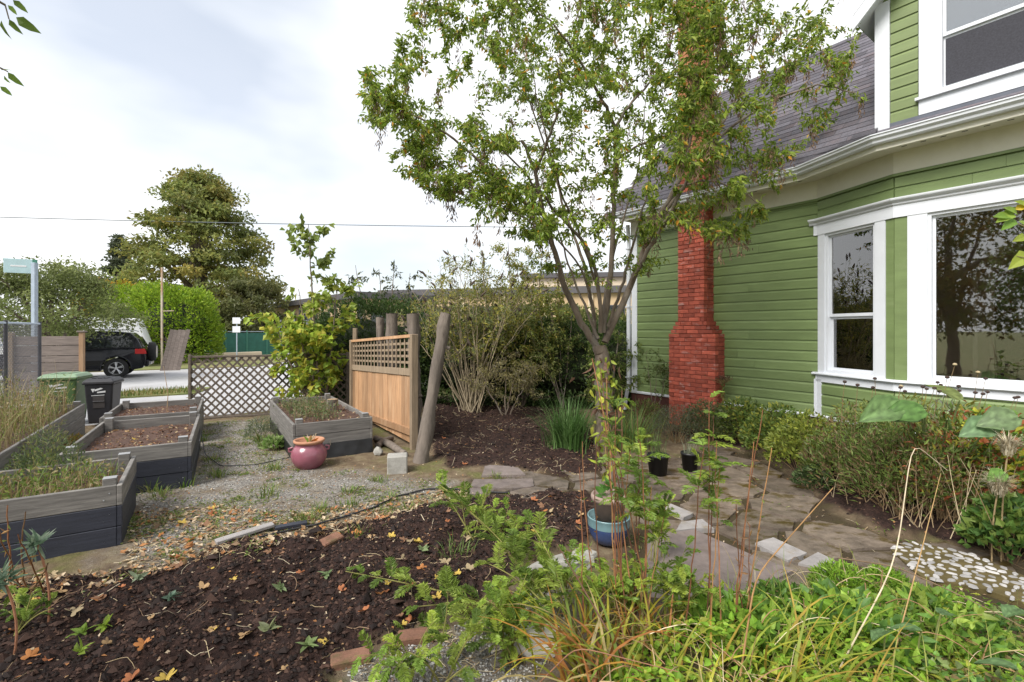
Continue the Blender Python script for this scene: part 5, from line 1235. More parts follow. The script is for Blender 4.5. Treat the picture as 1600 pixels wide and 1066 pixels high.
# low concrete kerb wall
A_ = np.array(W(272, 560, 24.5)[:2]); B_ = np.array(W(408, 560, 27.5)[:2]); ln = np.linalg.norm(B_-A_)
tag(MB().bbox((0, -.15, -.1), (ln, .15, .5), .03).build('kerb_wall', M['tanpale'], loc=(A_[0], A_[1], 0), rot=(0, 0, math.atan2(*(B_-A_)[::-1]))), 'low pale concrete wall in front of the green fence', 'wall')
t_ = W(370, 497, 25); sg = thing('notice_sign', 'small white notice plates on a thin post by the green fence', 'sign', (t_[0], t_[1], 0))
MB().tube([(0, 0, -.1), (0, 0, t_[2])], .03, 7).build('post', M['steel'], sg)
for z in (t_[2]-.3, t_[2]-.75): MB().bbox((-.2, -.05, z), (.2, -.03, z+.32), .005).build('plate', M['white'], sg)
# parked cars seen through the green fence
# ---- long tan building behind the hedge
def building(label, pts, h, fz, m, win, name='flat_roofed_building'):
    c = np.mean(pts, 0); t = thing(name, label, 'building', (c[0], c[1], 0)); P_ = np.array(pts)-c
    MB().prism(P_, -.1, h).build('wall', M[m], t)
    pr = P_*(1+.5/np.linalg.norm(P_, axis=1)[:, None]); MB().prism(pr, h, h+fz).build('roof', M['fascia'], t)
    n = len(P_)
    for i in range(n):
        a, b = P_[i], P_[(i+1) % n]; L_ = np.linalg.norm(b-a); an = math.atan2(b[1]-a[1], b[0]-a[0]); k = int(L_/win)
        for j in range(k):
            x = (j+.5)*L_/k
            MB().bbox((-.18, -.12, .0), (.18, .0, h), .01).build('pilaster', M['fascia' if win > 3.4 else 'tanpale'], t, loc=tuple(a+(b-a)*((j+.02)*L_/k)/L_)+(0,), rot=(0, 0, an))
            w = MB().bbox((-win*.27, -.06, h*.45), (win*.27, .0, h*.80), .01).build('window', M['fascia'], t, loc=tuple(a+(b-a)*x/L_)+(0,), rot=(0, 0, an))
            MB().bbox((-win*.25, -.075, h*.465), (win*.25, -.061, h*.785), .005).build('pane', M['darkglass'], w)
    return t
p0, p1 = W(428, 500, 50)[:2], W(560, 500, 34)[:2]; p2 = W(1010, 500, 38)[:2]
building('long tan flat roofed building with dark vertical pilasters behind the hedge', [p0, p1, (p1[0]+14, p1[1]+13), (p0[0]+16, p0[1]+14)], 3.95, .45, 'tan', 3.6)
building('tan two level building with pale window bays seen through the tree', [W(600, 500, 39)[:2], W(1150, 500, 33)[:2], (26, 52), (-4, 58)], 4.4, .5, 'tan', 3.2)
building('pale upper storey block rising behind the tan building', [W(820, 500, 43)[:2], W(1080, 500, 41)[:2], (20, 54), (4, 56)], 6.3, .4, 'tanpale', 3.0)
# power line
k = np.linspace(0, 1, 40)[:, None]; a = np.array(W(-80, 337, 38)); b = np.array(W(1200, 357, 38)); pth = a+(b-a)*k; pth[:, 2] -= 1.0*4*(k*(1-k))[:, 0]*.25
tag(MB().tube(pth, .032, 5).build('power_line', M['wire']), 'single power line strung across the sky', 'cable')
# ================================================================== VEGETATION
def pick(pal, n, r, var=.25):
    pal = np.asarray(pal, float); c = pal[r.integers(0, len(pal), n)]; return c*r.uniform(1-var, 1+var, (n, 1))
def ell(n, c, rad, r, shell=.45):
    d = norm(r.normal(size=(n, 3))); k = (shell+(1-shell)*r.random((n, 1)))**1.0; return np.asarray(c)+d*np.asarray(rad)*k, d
def blob(c, rad, seed, parent, name='hedge_filler', m=None):  # solid dark body added inside a hedge to block the view through
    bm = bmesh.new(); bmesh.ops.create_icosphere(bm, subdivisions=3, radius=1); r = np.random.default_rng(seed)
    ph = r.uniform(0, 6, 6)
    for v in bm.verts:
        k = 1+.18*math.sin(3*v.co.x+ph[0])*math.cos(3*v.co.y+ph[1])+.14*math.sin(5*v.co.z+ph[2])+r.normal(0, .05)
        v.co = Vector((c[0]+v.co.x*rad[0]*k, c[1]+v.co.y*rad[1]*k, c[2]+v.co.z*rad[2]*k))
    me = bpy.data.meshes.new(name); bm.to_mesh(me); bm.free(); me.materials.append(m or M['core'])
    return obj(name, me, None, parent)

class Skeleton:
    def __init__(s): s.P = []; s.Rr = []; s.mb = MB()
    def limb(s, pts, r0, r1, sides=8, jit=0.0, r=rng):
        p = np.asarray(pts, float); n = max(6, 4*len(p)); t = np.linspace(0, len(p)-1, n)
        # catmull-like smoothing
        q = np.stack([np.interp(t, np.arange(len(p)), p[:, i]) for i in range(3)], 1)
        for _ in range(2): q[1:-1] = (q[:-2]+2*q[1:-1]+q[2:])/4
        if jit: q[1:-1] += r.normal(0, jit, q[1:-1].shape)
        rad = np.linspace(r0, r1, n)**1.0
        s.mb.tube(q, rad, sides, cap=False); s.P += list(q); s.Rr += list(rad); return q
    def twigs(s, ends, r, sag=.0, up=.12, rmax=.02, leafy=.65, sides=4, skip=3):
        ends = np.asarray(ends); A = np.array(s.P); Rr = np.array(s.Rr); out_ = []
        d0 = np.array([np.min(np.linalg.norm(A-e, axis=1)) for e in ends])
        for i in np.argsort(d0):
            e = ends[i]; dd = np.linalg.norm(A-e, axis=1)+.5*np.maximum(0, A[:, 2]-e[2]); k = np.argmin(dd); a = A[k]; L_ = np.linalg.norm(e-a)
            if L_ < .05: continue
            m = (a+e)/2+np.array([0, 0, up*L_])+r.normal(0, .07*L_, 3); t = np.linspace(0, 1, 7)[:, None]
            q = (1-t)**2*a+2*t*(1-t)*m+t**2*e; q[1:-1] += r.normal(0, .012*L_+.004, (5, 3)); q[:, 2] -= sag*L_*t[:, 0]**2
            r0 = min(Rr[k]*.7, rmax, .004+.010*L_); s.mb.tube(q, np.linspace(r0, .002, 7), sides, cap=False)
            A = np.r_[A, q[skip-1:-1:2]]; Rr = np.r_[Rr, np.linspace(r0, .003, 7)[skip-1:-1:2]]
            out_.append(q)
        s.P = list(A); s.Rr = list(Rr)
        return out_
def along(paths, per, r, t0=.3, spread=.05):
    P = []; D = []
    for q in paths:
        n = max(1, int(per*r.uniform(.6, 1.4))); t = t0+(1-t0)*r.random(n); x = t*(len(q)-1); i = np.minimum(x.astype(int), len(q)-2); f = (x-i)[:, None]
        P.append(q[i]*(1-f)+q[i+1]*f+r.normal(0, spread, (n, 3))); D.append(norm(q[i+1]-q[i]))
    return np.concatenate(P), np.concatenate(D)

# ------------------------------------------------------------------ the big garden tree
r = np.random.default_rng(11)
tb = W(942, 702, 7.1)
tree = thing('garden_tree', 'tall spreading garden tree with thin green leaves and brown hanging pods', 'tree', (tb[0], tb[1], 0))
O = np.array([tb[0], tb[1], 0])
def L3(pts): return [np.array(W(*p))-O for p in pts]
sk = Skeleton()
sk.limb([(-.02, 0, -.15), (0, 0, .1), (.02, .0, .6), (-.02, .0, 1.0), (0, 0, 1.35), np.array(W(936, 540, 7.1))-O], .135, .10, 12, .006)
LIMBS = [
 ([(936, 548, 7.1), (905, 500, 7.0), (880, 440, 6.9), (866, 390, 6.8), (846, 330, 6.6), (838, 270, 6.4), (815, 220, 6.2)], .078, .034),
 ([(846, 335, 6.62), (800, 305, 6.3), (760, 262, 6.1), (700, 210, 5.9), (620, 165, 5.7), (585, 148, 5.6)], .036, .010),
 ([(838, 268, 6.4), (860, 210, 6.0), (880, 150, 5.8), (868, 90, 5.6)], .034, .010),
 ([(932, 545, 7.15), (925, 470, 7.35), (912, 410, 7.5), (885, 340, 7.7), (860, 250, 7.8), (820, 140, 7.7)], .05, .018),
 ([(938, 520, 7.05), (936, 440, 6.85), (915, 380, 6.7), (882, 345, 6.5), (850, 310, 6.2), (810, 260, 5.7), (740, 190, 5.3)], .045, .012),
 ([(942, 520, 7.1), (955, 430, 7.0), (958, 330, 6.9), (962, 250, 6.8), (961, 195, 6.7)], .062, .040),
 ([(961, 200, 6.7), (938, 150, 6.5), (905, 95, 6.2), (880, 55, 6.0), (820, 0, 5.8)], .038, .010),
 ([(961, 200, 6.7), (985, 160, 6.8), (1040, 105, 7.0), (1060, 20, 7.2)], .034, .010),
 ([(945, 535, 7.1), (985, 450, 7.25), (1008, 385, 7.25), (1032, 335, 7.15), (1062, 285, 7.0), (1082, 210, 6.9), (1088, 130, 6.8), (1105, 40, 6.7), (1110, -60, 6.6)], .075, .020),
 ([(985, 450, 7.2), (1015, 385, 6.8), (1050, 330, 6.5), (1078, 270, 6.2), (1120, 215, 6.0), (1190, 165, 5.8), (1270, 130, 5.6), (1335, 145, 5.5)], .045, .010),
 ([(1040, 330, 7.1), (1085, 270, 7.0), (1130, 190, 7.2), (1170, 110, 7.3), (1190, 20, 7.3)], .04, .010),
 ([(1060, 290, 6.95), (1110, 280, 6.6), (1160, 300, 6.3), (1200, 330, 6.1)], .022, .007),
 ([(962, 250, 6.8), (1000, 225, 6.4), (1060, 205, 6.1), (1120, 120, 5.8)], .028, .008),
 ([(930, 440, 6.85), (905, 360, 6.3), (870, 290, 5.7), (850, 200, 5.2), (830, 110, 4.9)], .028, .008),
 ([(940, 515, 7.1), (948, 440, 7.4), (972, 350, 7.7), (1000, 260, 7.9), (1010, 150, 8.0)], .036, .010),
 ([(935, 530, 7.1), (915, 480, 7.3), (890, 420, 7.4), (872, 360, 7.2), (850, 290, 7.0)], .034, .010),
 ([(950, 510, 7.05), (975, 440, 6.7), (990, 380, 6.4), (1010, 310, 6.1), (1025, 220, 5.8)], .036, .010),
 ([(930, 500, 6.95), (915, 430, 6.5), (880, 380, 6.2), (800, 330, 5.9), (720, 290, 5.6)], .026, .007)]
for pts, a, b in LIMBS: sk.limb(L3(pts), a*.7, b*.6, 8, .008, r)
OUT = [(545, 112), (600, 60), (612, -140), (1330, -140), (1372, 40), (1372, 170), (1310, 225), (1245, 255), (1225, 330), (1190, 380), (1110, 388), (1040, 395), (985, 385), (900, 395), (830, 380), (770, 325), (695, 318), (645, 270), (605, 235), (560, 205)]
ends = []
c0 = np.array(W(950, 130, 6.5)); 
while len(ends) < 800:
    d = norm(r.normal(size=3))*r.random()**.4; p = c0+d*np.array([3.7, 1.9, 3.4])
    if p[1] < 3.6: continue
    px, py = proj(p)
    if sdist(np.array([px]), np.array([py]), OUT)[0] > r.uniform(0, 30): ends.append(p-O)
for zone, m_, ya, yb in (([(1000, -20), (1260, -20), (1260, 260), (1180, 370), (1060, 380), (1000, 300)], 120, 5.0, 6.6), ([(620, 160), (860, 230), (880, 385), (770, 330), (650, 290)], 90, 5.0, 7.2), ([(620, -40), (1000, -40), (960, 150), (620, 130)], 110, 5.0, 7.5), ([(1030, -40), (1130, -40), (1130, 260), (1040, 260)], 70, 5.0, 6.8), ([(800, 330), (1050, 330), (1040, 420), (990, 450), (900, 440), (830, 420)], 45, 5.8, 7.6), ([(548, 118), (640, 90), (700, 300), (640, 285), (562, 205)], 60, 4.9, 6.3), ([(640, 250), (780, 260), (900, 380), (800, 375), (700, 325)], 60, 5.0, 6.8)):
    for x, y in inside_pts(zone, m_, r): ends.append(np.array(W(x, y, r.uniform(ya, yb)))-O)
tw = sk.twigs(ends, r, up=.1)
sk.mb.build('trunk', M['bark'], tree, smooth=True)
P, D = along(tw, 36, r, .15, .028); n = len(P)
LD = norm(D*.45+rdirs(n, r)*.8+np.array([0, 0, -.5])); LN = rdirs(n, r, .9)
pal = [(.21, .30, .036), (.17, .26, .032), (.28, .36, .05), (.13, .19, .034), (.30, .35, .07)]
col = pick(pal, n, r); yl = r.random(n) < .035; col[yl] = pick([(.55, .36, .04), (.5, .25, .03)], yl.sum(), r)
mb = MB().leaves(P, LD, LN, r.uniform(.05, .095, n), r.uniform(.022, .038, n), col, droop=.2)
mb.build('crown', LEAF, tree)
mb = MB()
wt = np.array([1.0+2.5*(q_[-1][0] > .6) for q_ in tw]); idx_ = r.choice(len(tw), 300, replace=False, p=wt/wt.sum())
for i in idx_:
    q_ = tw[i]; base = q_[r.integers(2, 7)]; n = r.integers(20, 42); hl = r.uniform(.14, .36)
    z = r.random(n)*hl; P = base+np.c_[r.normal(0, .022, (n, 2)), -z]; D = norm(np.c_[r.normal(0, .35, (n, 2)), -np.ones(n)])
    mb.leaves(P, D, rdirs(n, r), r.uniform(.045, .075, n), .014, pick([(.2, .13, .085), (.14, .10, .075), (.27, .18, .11)], n, r))
mb.build('seed_pods', DRY, tree)

# ------------------------------------------------------------------ generic tree from clumps
def clump_tree(name, label, loc, height, crown, trunk_r, nclump, per, leaf, pal, seed, group=None, zlow=.25, flat=.7, cl=.11, limbs=9, keep=None, mat_=None, cat='tree'):
    r = np.random.default_rng(seed); t = thing(name, label, cat, loc, 0, group)
    sk = Skeleton(); sk.limb([(0, 0, -.2), (.0, 0, height*.15), (r.normal(0, .1), r.normal(0, .1), height*.45), (0, 0, height*.8)], trunk_r, trunk_r*.25, 9, trunk_r*.1, r)
    cs = []
    while len(cs) < nclump:
        z = r.random(); a = r.uniform(0, 6.28); k = r.random()**.45; rad = crown(z)
        p = np.array([math.cos(a)*rad*k, math.sin(a)*rad*k, height*(zlow+(1-zlow)*z)])
        if keep is None or keep(p+np.array(loc)): cs.append(p)
    cs = np.array(cs)
    for p in cs[:limbs]:
        b = np.array([0, 0, height*r.uniform(.15, .5)]); sk.limb([b, b+(p-b)*.5+np.array([0, 0, .06*height]), p], trunk_r*.5, trunk_r*.1, 6, trunk_r*.1, r)
    tw = sk.twigs(cs[limbs:], r, rmax=trunk_r*.3)
    sk.mb.build('trunk', M['bark'], t, smooth=True)
    S = crown(.4)*cl*2
    n = nclump*per; ci = np.repeat(np.arange(nclump), per); d = norm(r.normal(size=(n, 3)))*(r.random((n, 1))**.5)
    sc = r.uniform(.7, 1.4, nclump)[ci][:, None]
    P = cs[ci]+d*np.array([S, S, S*flat])*sc
    D = norm(d*.6+rdirs(n, r)); N = rdirs(n, r, 1.0)
    tone = r.uniform(.75, 1.25, nclump)[ci][:, None]; pc = np.asarray(pal)[r.integers(0, len(pal), nclump)][ci]
    mixc = pick(pal, n, r, .2); col = (pc*.6+mixc*.4)*tone
    if keep is not None:
        m = np.array([keep(x) for x in P+np.array(loc)]); P, D, N, col = P[m], D[m], N[m], col[m]; n = len(P)
    MB().leaves(P, D, N, r.uniform(.7, 1.3, n)*leaf, r.uniform(.45, .75, n)*leaf, col).build('crown', mat_ or LEAF, t)
    return t
clump_tree('apple_tree', 'low spreading grey green apple tree behind the plank fence', (W(80, 500, 15.8)[0], 15.8, 0), 3.75, lambda z: 2.3*math.sin(min(1, z*1.15+.22)*math.pi*.86)**.6, .17, 210, 70, .105,
           [(.18, .22, .07), (.15, .19, .055), (.22, .25, .09), (.19, .225, .085)], 31, zlow=.42, cl=.10)
clump_tree('chestnut_tree', 'huge broad olive and rust coloured tree towering over the lane', (W(314, 500, 42)[0], 42, 0), 15.0, lambda z: 5.9*(1-z)**.6*(.72+.5*min(1, z*3)) + .5, .5, 330, 90, .34,
           [(.22, .26, .07), (.19, .23, .065), (.25, .26, .07), (.3, .24, .06), (.2, .24, .085)], 32, zlow=.06, flat=.42, cl=.095, limbs=22)
clump_tree('conifer', 'dark slender conifer far behind the big olive tree', (W(186, 500, 78)[0], 78, 0), 17.0, lambda z: 2.9*(1-z)+.35, .3, 110, 40, .55, [(.09, .11, .065), (.11, .13, .08)], 33, zlow=.25, flat=.3, cl=.16)
clump_tree('conifer', 'narrow dark conifer beside another far behind the lane', (W(200, 500, 84)[0], 84, 0), 16.5, lambda z: 2.6*(1-z)+.3, .3, 90, 40, .55, [(.09, .11, .065), (.11, .13, .08)], 34, zlow=.25, flat=.3, cl=.16)
clump_tree('background_tree', 'dark leafy tree low behind the green mesh fence', (W(395, 500, 36)[0], 36, 0), 5.2, lambda z: 2.6*math.sin(min(1, z+.15)*math.pi*.85)**.6, .15, 120, 60, .3, [(.11, .125, .045), (.14, .14, .05)], 35, zlow=.1)

def hedge(name, label, boxes, per_m2, leaf, pal, seed, top_round=.25, cat='hedge', loc=(0, 0, 0), aspect=.4, core=True):
    r = np.random.default_rng(seed); t = thing(name, label, cat, loc)
    mb = MB()
    for (c, rad) in boxes:
        c = np.array(c)-np.array(loc); area = 4*math.pi*((rad[0]*rad[1])**1.6/3+(rad[0]*rad[2])**1.6/3+(rad[1]*rad[2])**1.6/3)**(1/1.6)
        n = int(area*per_m2); d = norm(r.normal(size=(n, 3)))
        e = np.abs(d)**4; k = 1/np.sum(e, 1)**.18; k = k[:, None]                   # squarish ellipsoid
        bump = .78+.44*fbm(d[:, 0]*3.5+d[:, 2]*2.5+seed, d[:, 1]*3.5-d[:, 2]*2.5, seed, 4)[:, None]
        P = c+d*np.array(rad)*k*bump*r.uniform(.82, 1.06, (n, 1))
        P[:, 2] = np.maximum(P[:, 2], .02)
        D = norm(d+rdirs(n, r)*.7+[0, 0, .25]); mb.leaves(P, D, rdirs(n, r, .4)+d*.5, r.uniform(.6, 1.4, n)*leaf, r.uniform(.6, 1.3, n)*leaf*aspect, pick(pal, n, r, .3))
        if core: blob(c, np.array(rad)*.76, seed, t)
    mb.build('foliage', LEAF, t); return t
g = W(262, 500, 25.5)
hedge('laurel_hedge', 'rounded bright lime green hedge behind the lattice fence and pole', [((W(272, 500, 25.5)[0], 25.5, 1.6), (2.1, 1.5, 2.35)), ((W(215, 500, 26)[0], 26, 1.6), (1.6, 1.4, 2.25))], 330, .16, [(.24, .36, .03), (.18, .29, .025), (.30, .40, .04)], 41, loc=(g[0], 25.5, 0), aspect=.55)
g = W(168, 450, 30); hedge('yellow_shrub', 'yellow and orange tinged shrub behind the lime green hedge', [((g[0], 30, 2.6), (1.6, 1.2, 2.0))], 120, .22, [(.42, .32, .03), (.25, .28, .03), (.40, .22, .03)], 42, loc=(g[0], 30, 0), aspect=.6, cat='shrub')
yw = [(.05, .09, .022), (.07, .12, .03), (.04, .07, .02), (.09, .13, .04)]
hedge('yew_hedge', 'tall dark yew hedge behind the cedar panel', [((W(590, 500, 11.3)[0], 11.3, 1.15), (1.35, .8, 1.25)), ((W(520, 560, 11.6)[0], 11.7, .95), (.8, .7, 1.0))], 950, .085, yw, 43, loc=(-3, 11.3, 0))
hedge('yew_hedge', 'dark yew hedge in deep shade behind the butterfly bush', [((-.9, 11.4, .9), (1.5, .8, 1.0)), ((1.2, 11.3, .9), (1.4, .8, 1.0)), ((2.6, 11.0, .9), (.9, .7, .95))], 700, .09, yw, 44, loc=(.4, 11.3, 0))

# ------------------------------------------------------------------ maple sapling by the lattice fence
def leafy_sapling(name, label, loc, stems, nb, per, leaf, aspect, pal, seed, spread, cat='tree', zfrac=.15, mat_=LEAF, trad=.03, fine=False, blen=.6, topmix=None):
    r = np.random.default_rng(seed); t = thing(name, label, cat, loc); sk = Skeleton(); ends = []
    for (tip, bend) in stems:
        tip = np.array(tip, float); q = sk.limb([(0, 0, -.05), tip*.35+np.array([bend, 0, .1]), tip*.7+np.array([bend*.5, 0, .05]), tip], trad, trad*.2, 7, .01, r)
        for _ in range(nb):
            k = r.uniform(zfrac, 1); b = q[int(k*(len(q)-1))]; a = r.uniform(0, 6.28); l = blen*r.uniform(.4, 1.1)*(1.15-.5*k)*spread
            ends.append(b+np.array([math.cos(a)*l, math.sin(a)*l, l*r.uniform(.1, .8)]))
    tw = sk.twigs(ends, r, rmax=trad*.5); sk.mb.build('stem', M['bark'], t, smooth=True)
    P, D = along(tw, per, r, .3, .04); n = len(P); col = pick(pal, n, r, .25)
    if topmix is not None:
        h = P[:, 2]/max(s_[0][2] for s_ in stems); w = np.clip((h-.45)*3, 0, 1)[:, None]; col = col*(1-w)+pick(topmix, n, r, .25)*w
    MB().leaves(P, norm(D*.4+rdirs(n, r)+[0, 0, -.3]), rdirs(n, r, 1.2), r.uniform(.6, 1.3, n)*leaf, r.uniform(.7, 1.2, n)*leaf*aspect, col, fine=fine).build('foliage', mat_, t)
    return t
g = W(505, 620, 10.0); leafy_sapling('maple_sapling', 'young lime green maple growing through the end of the lattice fence', (g[0], 10.0, 0), [((-.35, .1, 3.95), -.05), ((-.95, -.2, 2.0), -.2), ((.25, .1, 2.7), .05), ((-.6, .2, 2.6), -.1), ((-.3, -.45, 1.7), -.1)], 34, 12, .145, .85,
   [(.30, .40, .045), (.36, .42, .06), (.22, .32, .04), (.45, .42, .06)], 51, 1.0, trad=.03, topmix=[(.2, .27, .06), (.25, .3, .07), (.16, .21, .05)])
g = W(590, 500, 11.2); leafy_sapling('background_shrub', 'loose arching shrub with dark leaves rising above the yew hedge', (g[0], 12.4, 0), [((-.3, 0, 3.3), 0), ((.5, 0, 3.2), .1), ((.1, 0, 3.5), -.1), ((-.9, 0, 3.4), -.2)], 9, 11, .12, .4, [(.09, .11, .06), (.12, .13, .05), (.07, .085, .05)], 52, .7, cat='shrub', zfrac=.55)

# butterfly bush with many pale stems and dead flower spikes
r = np.random.default_rng(53); g = G(738, 646); bb = thing('butterfly_bush', 'butterfly bush with fanned pale bare stems and dried dark flower spikes', 'shrub', (g[0], g[1], 0))
st = MB(); tips = []; 
for k in range(58):
    a = r.uniform(-1, 1); lx = a*1.25+r.normal(0, .12); h = 3.25*math.sqrt(max(.1, 1-(a*.75)**2))*r.uniform(.75, 1.12); ly = r.normal(0, .45)
    x0 = r.normal(0, .1); p = np.array([(x0, r.normal(0, .1), -.03), (x0+lx*.25, ly*.2, h*.3), (x0+lx*.62, ly*.6, h*.68), (lx, ly, h)])
    t = np.linspace(0, 3, 12); q = np.stack([np.interp(t, np.arange(4), p[:, i]) for i in range(3)], 1); q[1:-1] = (q[:-2]+q[1:-1]*2+q[2:])/4; q[1:-1] += r.normal(0, .015, (10, 3))
    st.tube(q, np.linspace(.013, .003, 12)*r.uniform(.6, 1.4), 5, np.array((.34, .28, .19))*r.uniform(.6, 1.2), cap=False); tips.append(q)
    for _ in range(4):
        j = r.integers(5, 11); e = q[j]+np.array([r.normal(0, .22), r.normal(0, .15), r.uniform(.15, .4)]); qq = np.array([q[j], (q[j]+e)/2+r.normal(0, .02, 3), e]); st.tube(qq, [.005, .004, .002], 4, np.array((.34, .28, .19))*r.uniform(.6, 1.2), cap=False); tips.append(np.array([q[j]+(e-q[j])*u for u in np.linspace(0, 1, 5)]))
st.build('stem', STEM, bb)
P, D = along(tips, 22, r, .45, .05); n = len(P)
MB().leaves(P, norm(D*.6+rdirs(n, r)), rdirs(n, r, .8), r.uniform(.06, .12, n), r.uniform(.018, .035, n), pick([(.21, .24, .08), (.30, .30, .08), (.17, .2, .09), (.42, .38, .08)], n, r)).build('foliage', LEAF, bb)
for q in tips[::3]:
    mb = MB()
    p = q[-1]; d = norm(q[-1]-q[-2]); L_ = r.uniform(.10, .2); t = np.linspace(0, 1, 5); mb.tube(p+np.outer(t*L_, d), np.array([.008, .022, .024, .016, .003]), 6, np.array((.11, .085, .07))*r.uniform(.7, 1.3), cap=False)
    mb.build('flower_spike', DRY, bb)
# two mid shrubs between the bush and the tree
g = G(815, 640); leafy_sapling('garden_shrub', 'olive yellow leafy shrub between the butterfly bush and the garden tree', (g[0], g[1]+.3, 0), [((-.5, 0, 2.6), -.1), ((.3, .1, 3.0), 0), ((-.1, .3, 3.2), .1), ((.8, 0, 2.5), .2), ((-.9, .2, 1.9), -.2), ((.1, -.4, 1.7), 0), ((-.3, -.1, 3.7), -.05), ((.5, .2, 3.6), .1), ((1.1, .1, 3.1), .2), ((-1.0, 0, 3.1), -.1)], 40, 26, .085, .4, [(.23, .26, .05), (.31, .30, .06), (.17, .22, .05), (.38, .31, .08)], 54, 1.0, cat='shrub', zfrac=.2)
g = G(790, 655); leafy_sapling('garden_shrub', 'low grey brown twiggy shrub over the dark mulch', (g[0], g[1], 0), [((-.5, 0, .95), -.1), ((.5, .1, 1.0), .1), ((0, .2, 1.2), 0), ((.2, -.2, .9), 0)], 30, 22, .07, .3, [(.2, .17, .10), (.24, .22, .08), (.16, .15, .08), (.3, .26, .11)], 55, .9, cat='shrub', zfrac=.2, trad=.018)
g = G(880, 640); leafy_sapling('garden_shrub', 'shrub with straight tan canes behind the garden tree trunk', (g[0], g[1], 0), [((-.55, 0, 2.3), -.1), ((-.3, .1, 2.6), .0), ((-.1, .2, 2.4), 0), ((-.75, -.1, 1.7), 0), ((.2, 0, 2.1), 0), ((-.45, 0, 1.5), 0)], 22, 22, .08, .35, [(.19, .23, .06), (.25, .25, .08), (.14, .18, .05)], 56, .7, cat='shrub', zfrac=.35, trad=.016)
g = G(960, 655); leafy_sapling('garden_shrub', 'dark green shrub by the corner of the house', (g[0], g[1]+.4, 0), [((-.3, 0, 1.5), -.1), ((.2, .1, 1.7), 0), ((0, .2, 1.3), .1)], 34, 24, .08, .4, [(.11, .17, .04), (.15, .2, .045), (.2, .23, .06)], 57, 1.0, cat='shrub', zfrac=.1)
g = G(1022, 660); leafy_sapling('rose_bush', 'thin rose bush with sparse leaves against the green siding', (g[0], g[1], 0), [((-.15, 0, 1.35), 0), ((.3, .05, 1.2), .05), ((.05, 0, 1.0), 0)], 12, 14, .06, .5, [(.09, .13, .035), (.13, .16, .05)], 58, .6, cat='shrub', zfrac=.35, trad=.01)

hedge('background_hedge', 'broad olive hedge between the shrubs and the tan building', [((-1.0, 14.5, 1.1), (1.7, .8, 1.25)), ((1.2, 14.6, 1.2), (1.6, .8, 1.3)), ((3.2, 14.3, 1.1), (1.6, .8, 1.1))], 330, .11, [(.15, .17, .05), (.2, .21, .06), (.11, .14, .04)], 59, loc=(1, 14.5, 0), aspect=.45)
# ------------------------------------------------------------------ grass clump (daylily / iris)
def tuft(name, label, px, py, n, H, Wd, spread, pal, seed, bend=(.3, 1.7), cat='grass clump', group=None, loc=None):
    r = np.random.default_rng(seed); g = loc or (*G(px, py), 0); t = thing(name, label, cat, g, 0, group)
    P = np.c_[r.normal(0, spread, (n, 2)), np.full(n, -.01)]; D = np.c_[P[:, :2]+r.normal(0, spread*.6+.01, (n, 2)), np.zeros(n)]
    MB().blades(P, D, r.uniform(.6, 1.15, n)*H, r.uniform(.7, 1.2, n)*Wd, r.uniform(*bend, n), pick(pal, n, r, .3), 6).build('leaf_blades', LEAF, t); return t
tuft('grass_clump', 'dense fountain of strappy green leaves at the foot of the garden tree', 888, 700, 420, .78, .017, .13, [(.10, .20, .05), (.16, .27, .09), (.07, .14, .035)], 61)
tuft('grass_clump', 'strappy green leaf clump beside the tree trunk and chimney', 985, 700, 260, .68, .016, .14, [(.10, .19, .05), (.15, .24, .07), (.2, .22, .06)], 62)
tuft('grass_clump', 'tufts of green weed sprouting on the dark mulch', 712, 872, 60, .16, .006, .06, [(.14, .22, .05)], 63)
k = 0
WL = ['in the gravel left of the mauve pot', 'at the left foot of the grey bed', 'against the corner of the grey bed', 'on the gravel just above the black hose', 'in the middle of the open gravel', 'in bare dirt right of the mauve pot', 'on the gravel below the mauve pot', 'beside the leaf litter near the dark offcut', 'next to the black irrigation tube', 'at the foot of the navy soil bed', 'under the right corner of the navy soil bed', 'between two navy beds', 'on gravel halfway to the black hose', 'under the ferny plant by the flagstones', 'between two small grey flagstones', 'at the brick end of the mulch edge', 'beside the silvery herb bush', 'on worn dirt above the hose bend', 'against the far end of the soil bed', 'along the right side of the soil bed', 'among the litter above the pale plank']
for px, py, s_ in ((430, 735, .12), (405, 690, .14), (445, 690, .16), (640, 800, .1), (545, 770, .08), (590, 752, .08), (420, 775, .12), (500, 800, .1), (340, 745, .12), (235, 768, .16), (290, 760, .15), (250, 775, .12), (545, 790, .09), (715, 782, .1), (778, 748, .09), (560, 840, .12), (410, 700, .14), (610, 780, .08), (318, 690, .14), (330, 720, .12), (480, 815, .1)):
    k += 1; tuft('weed_tuft', 'small green weed tuft '+WL[k-1], px, py, 34, s_*1.2, .011, .05, [(.16, .22, .05), (.12, .20, .04), (.25, .26, .09)], 70+k, (.5, 1.7), 'weed', 'weed tufts in the gravel')
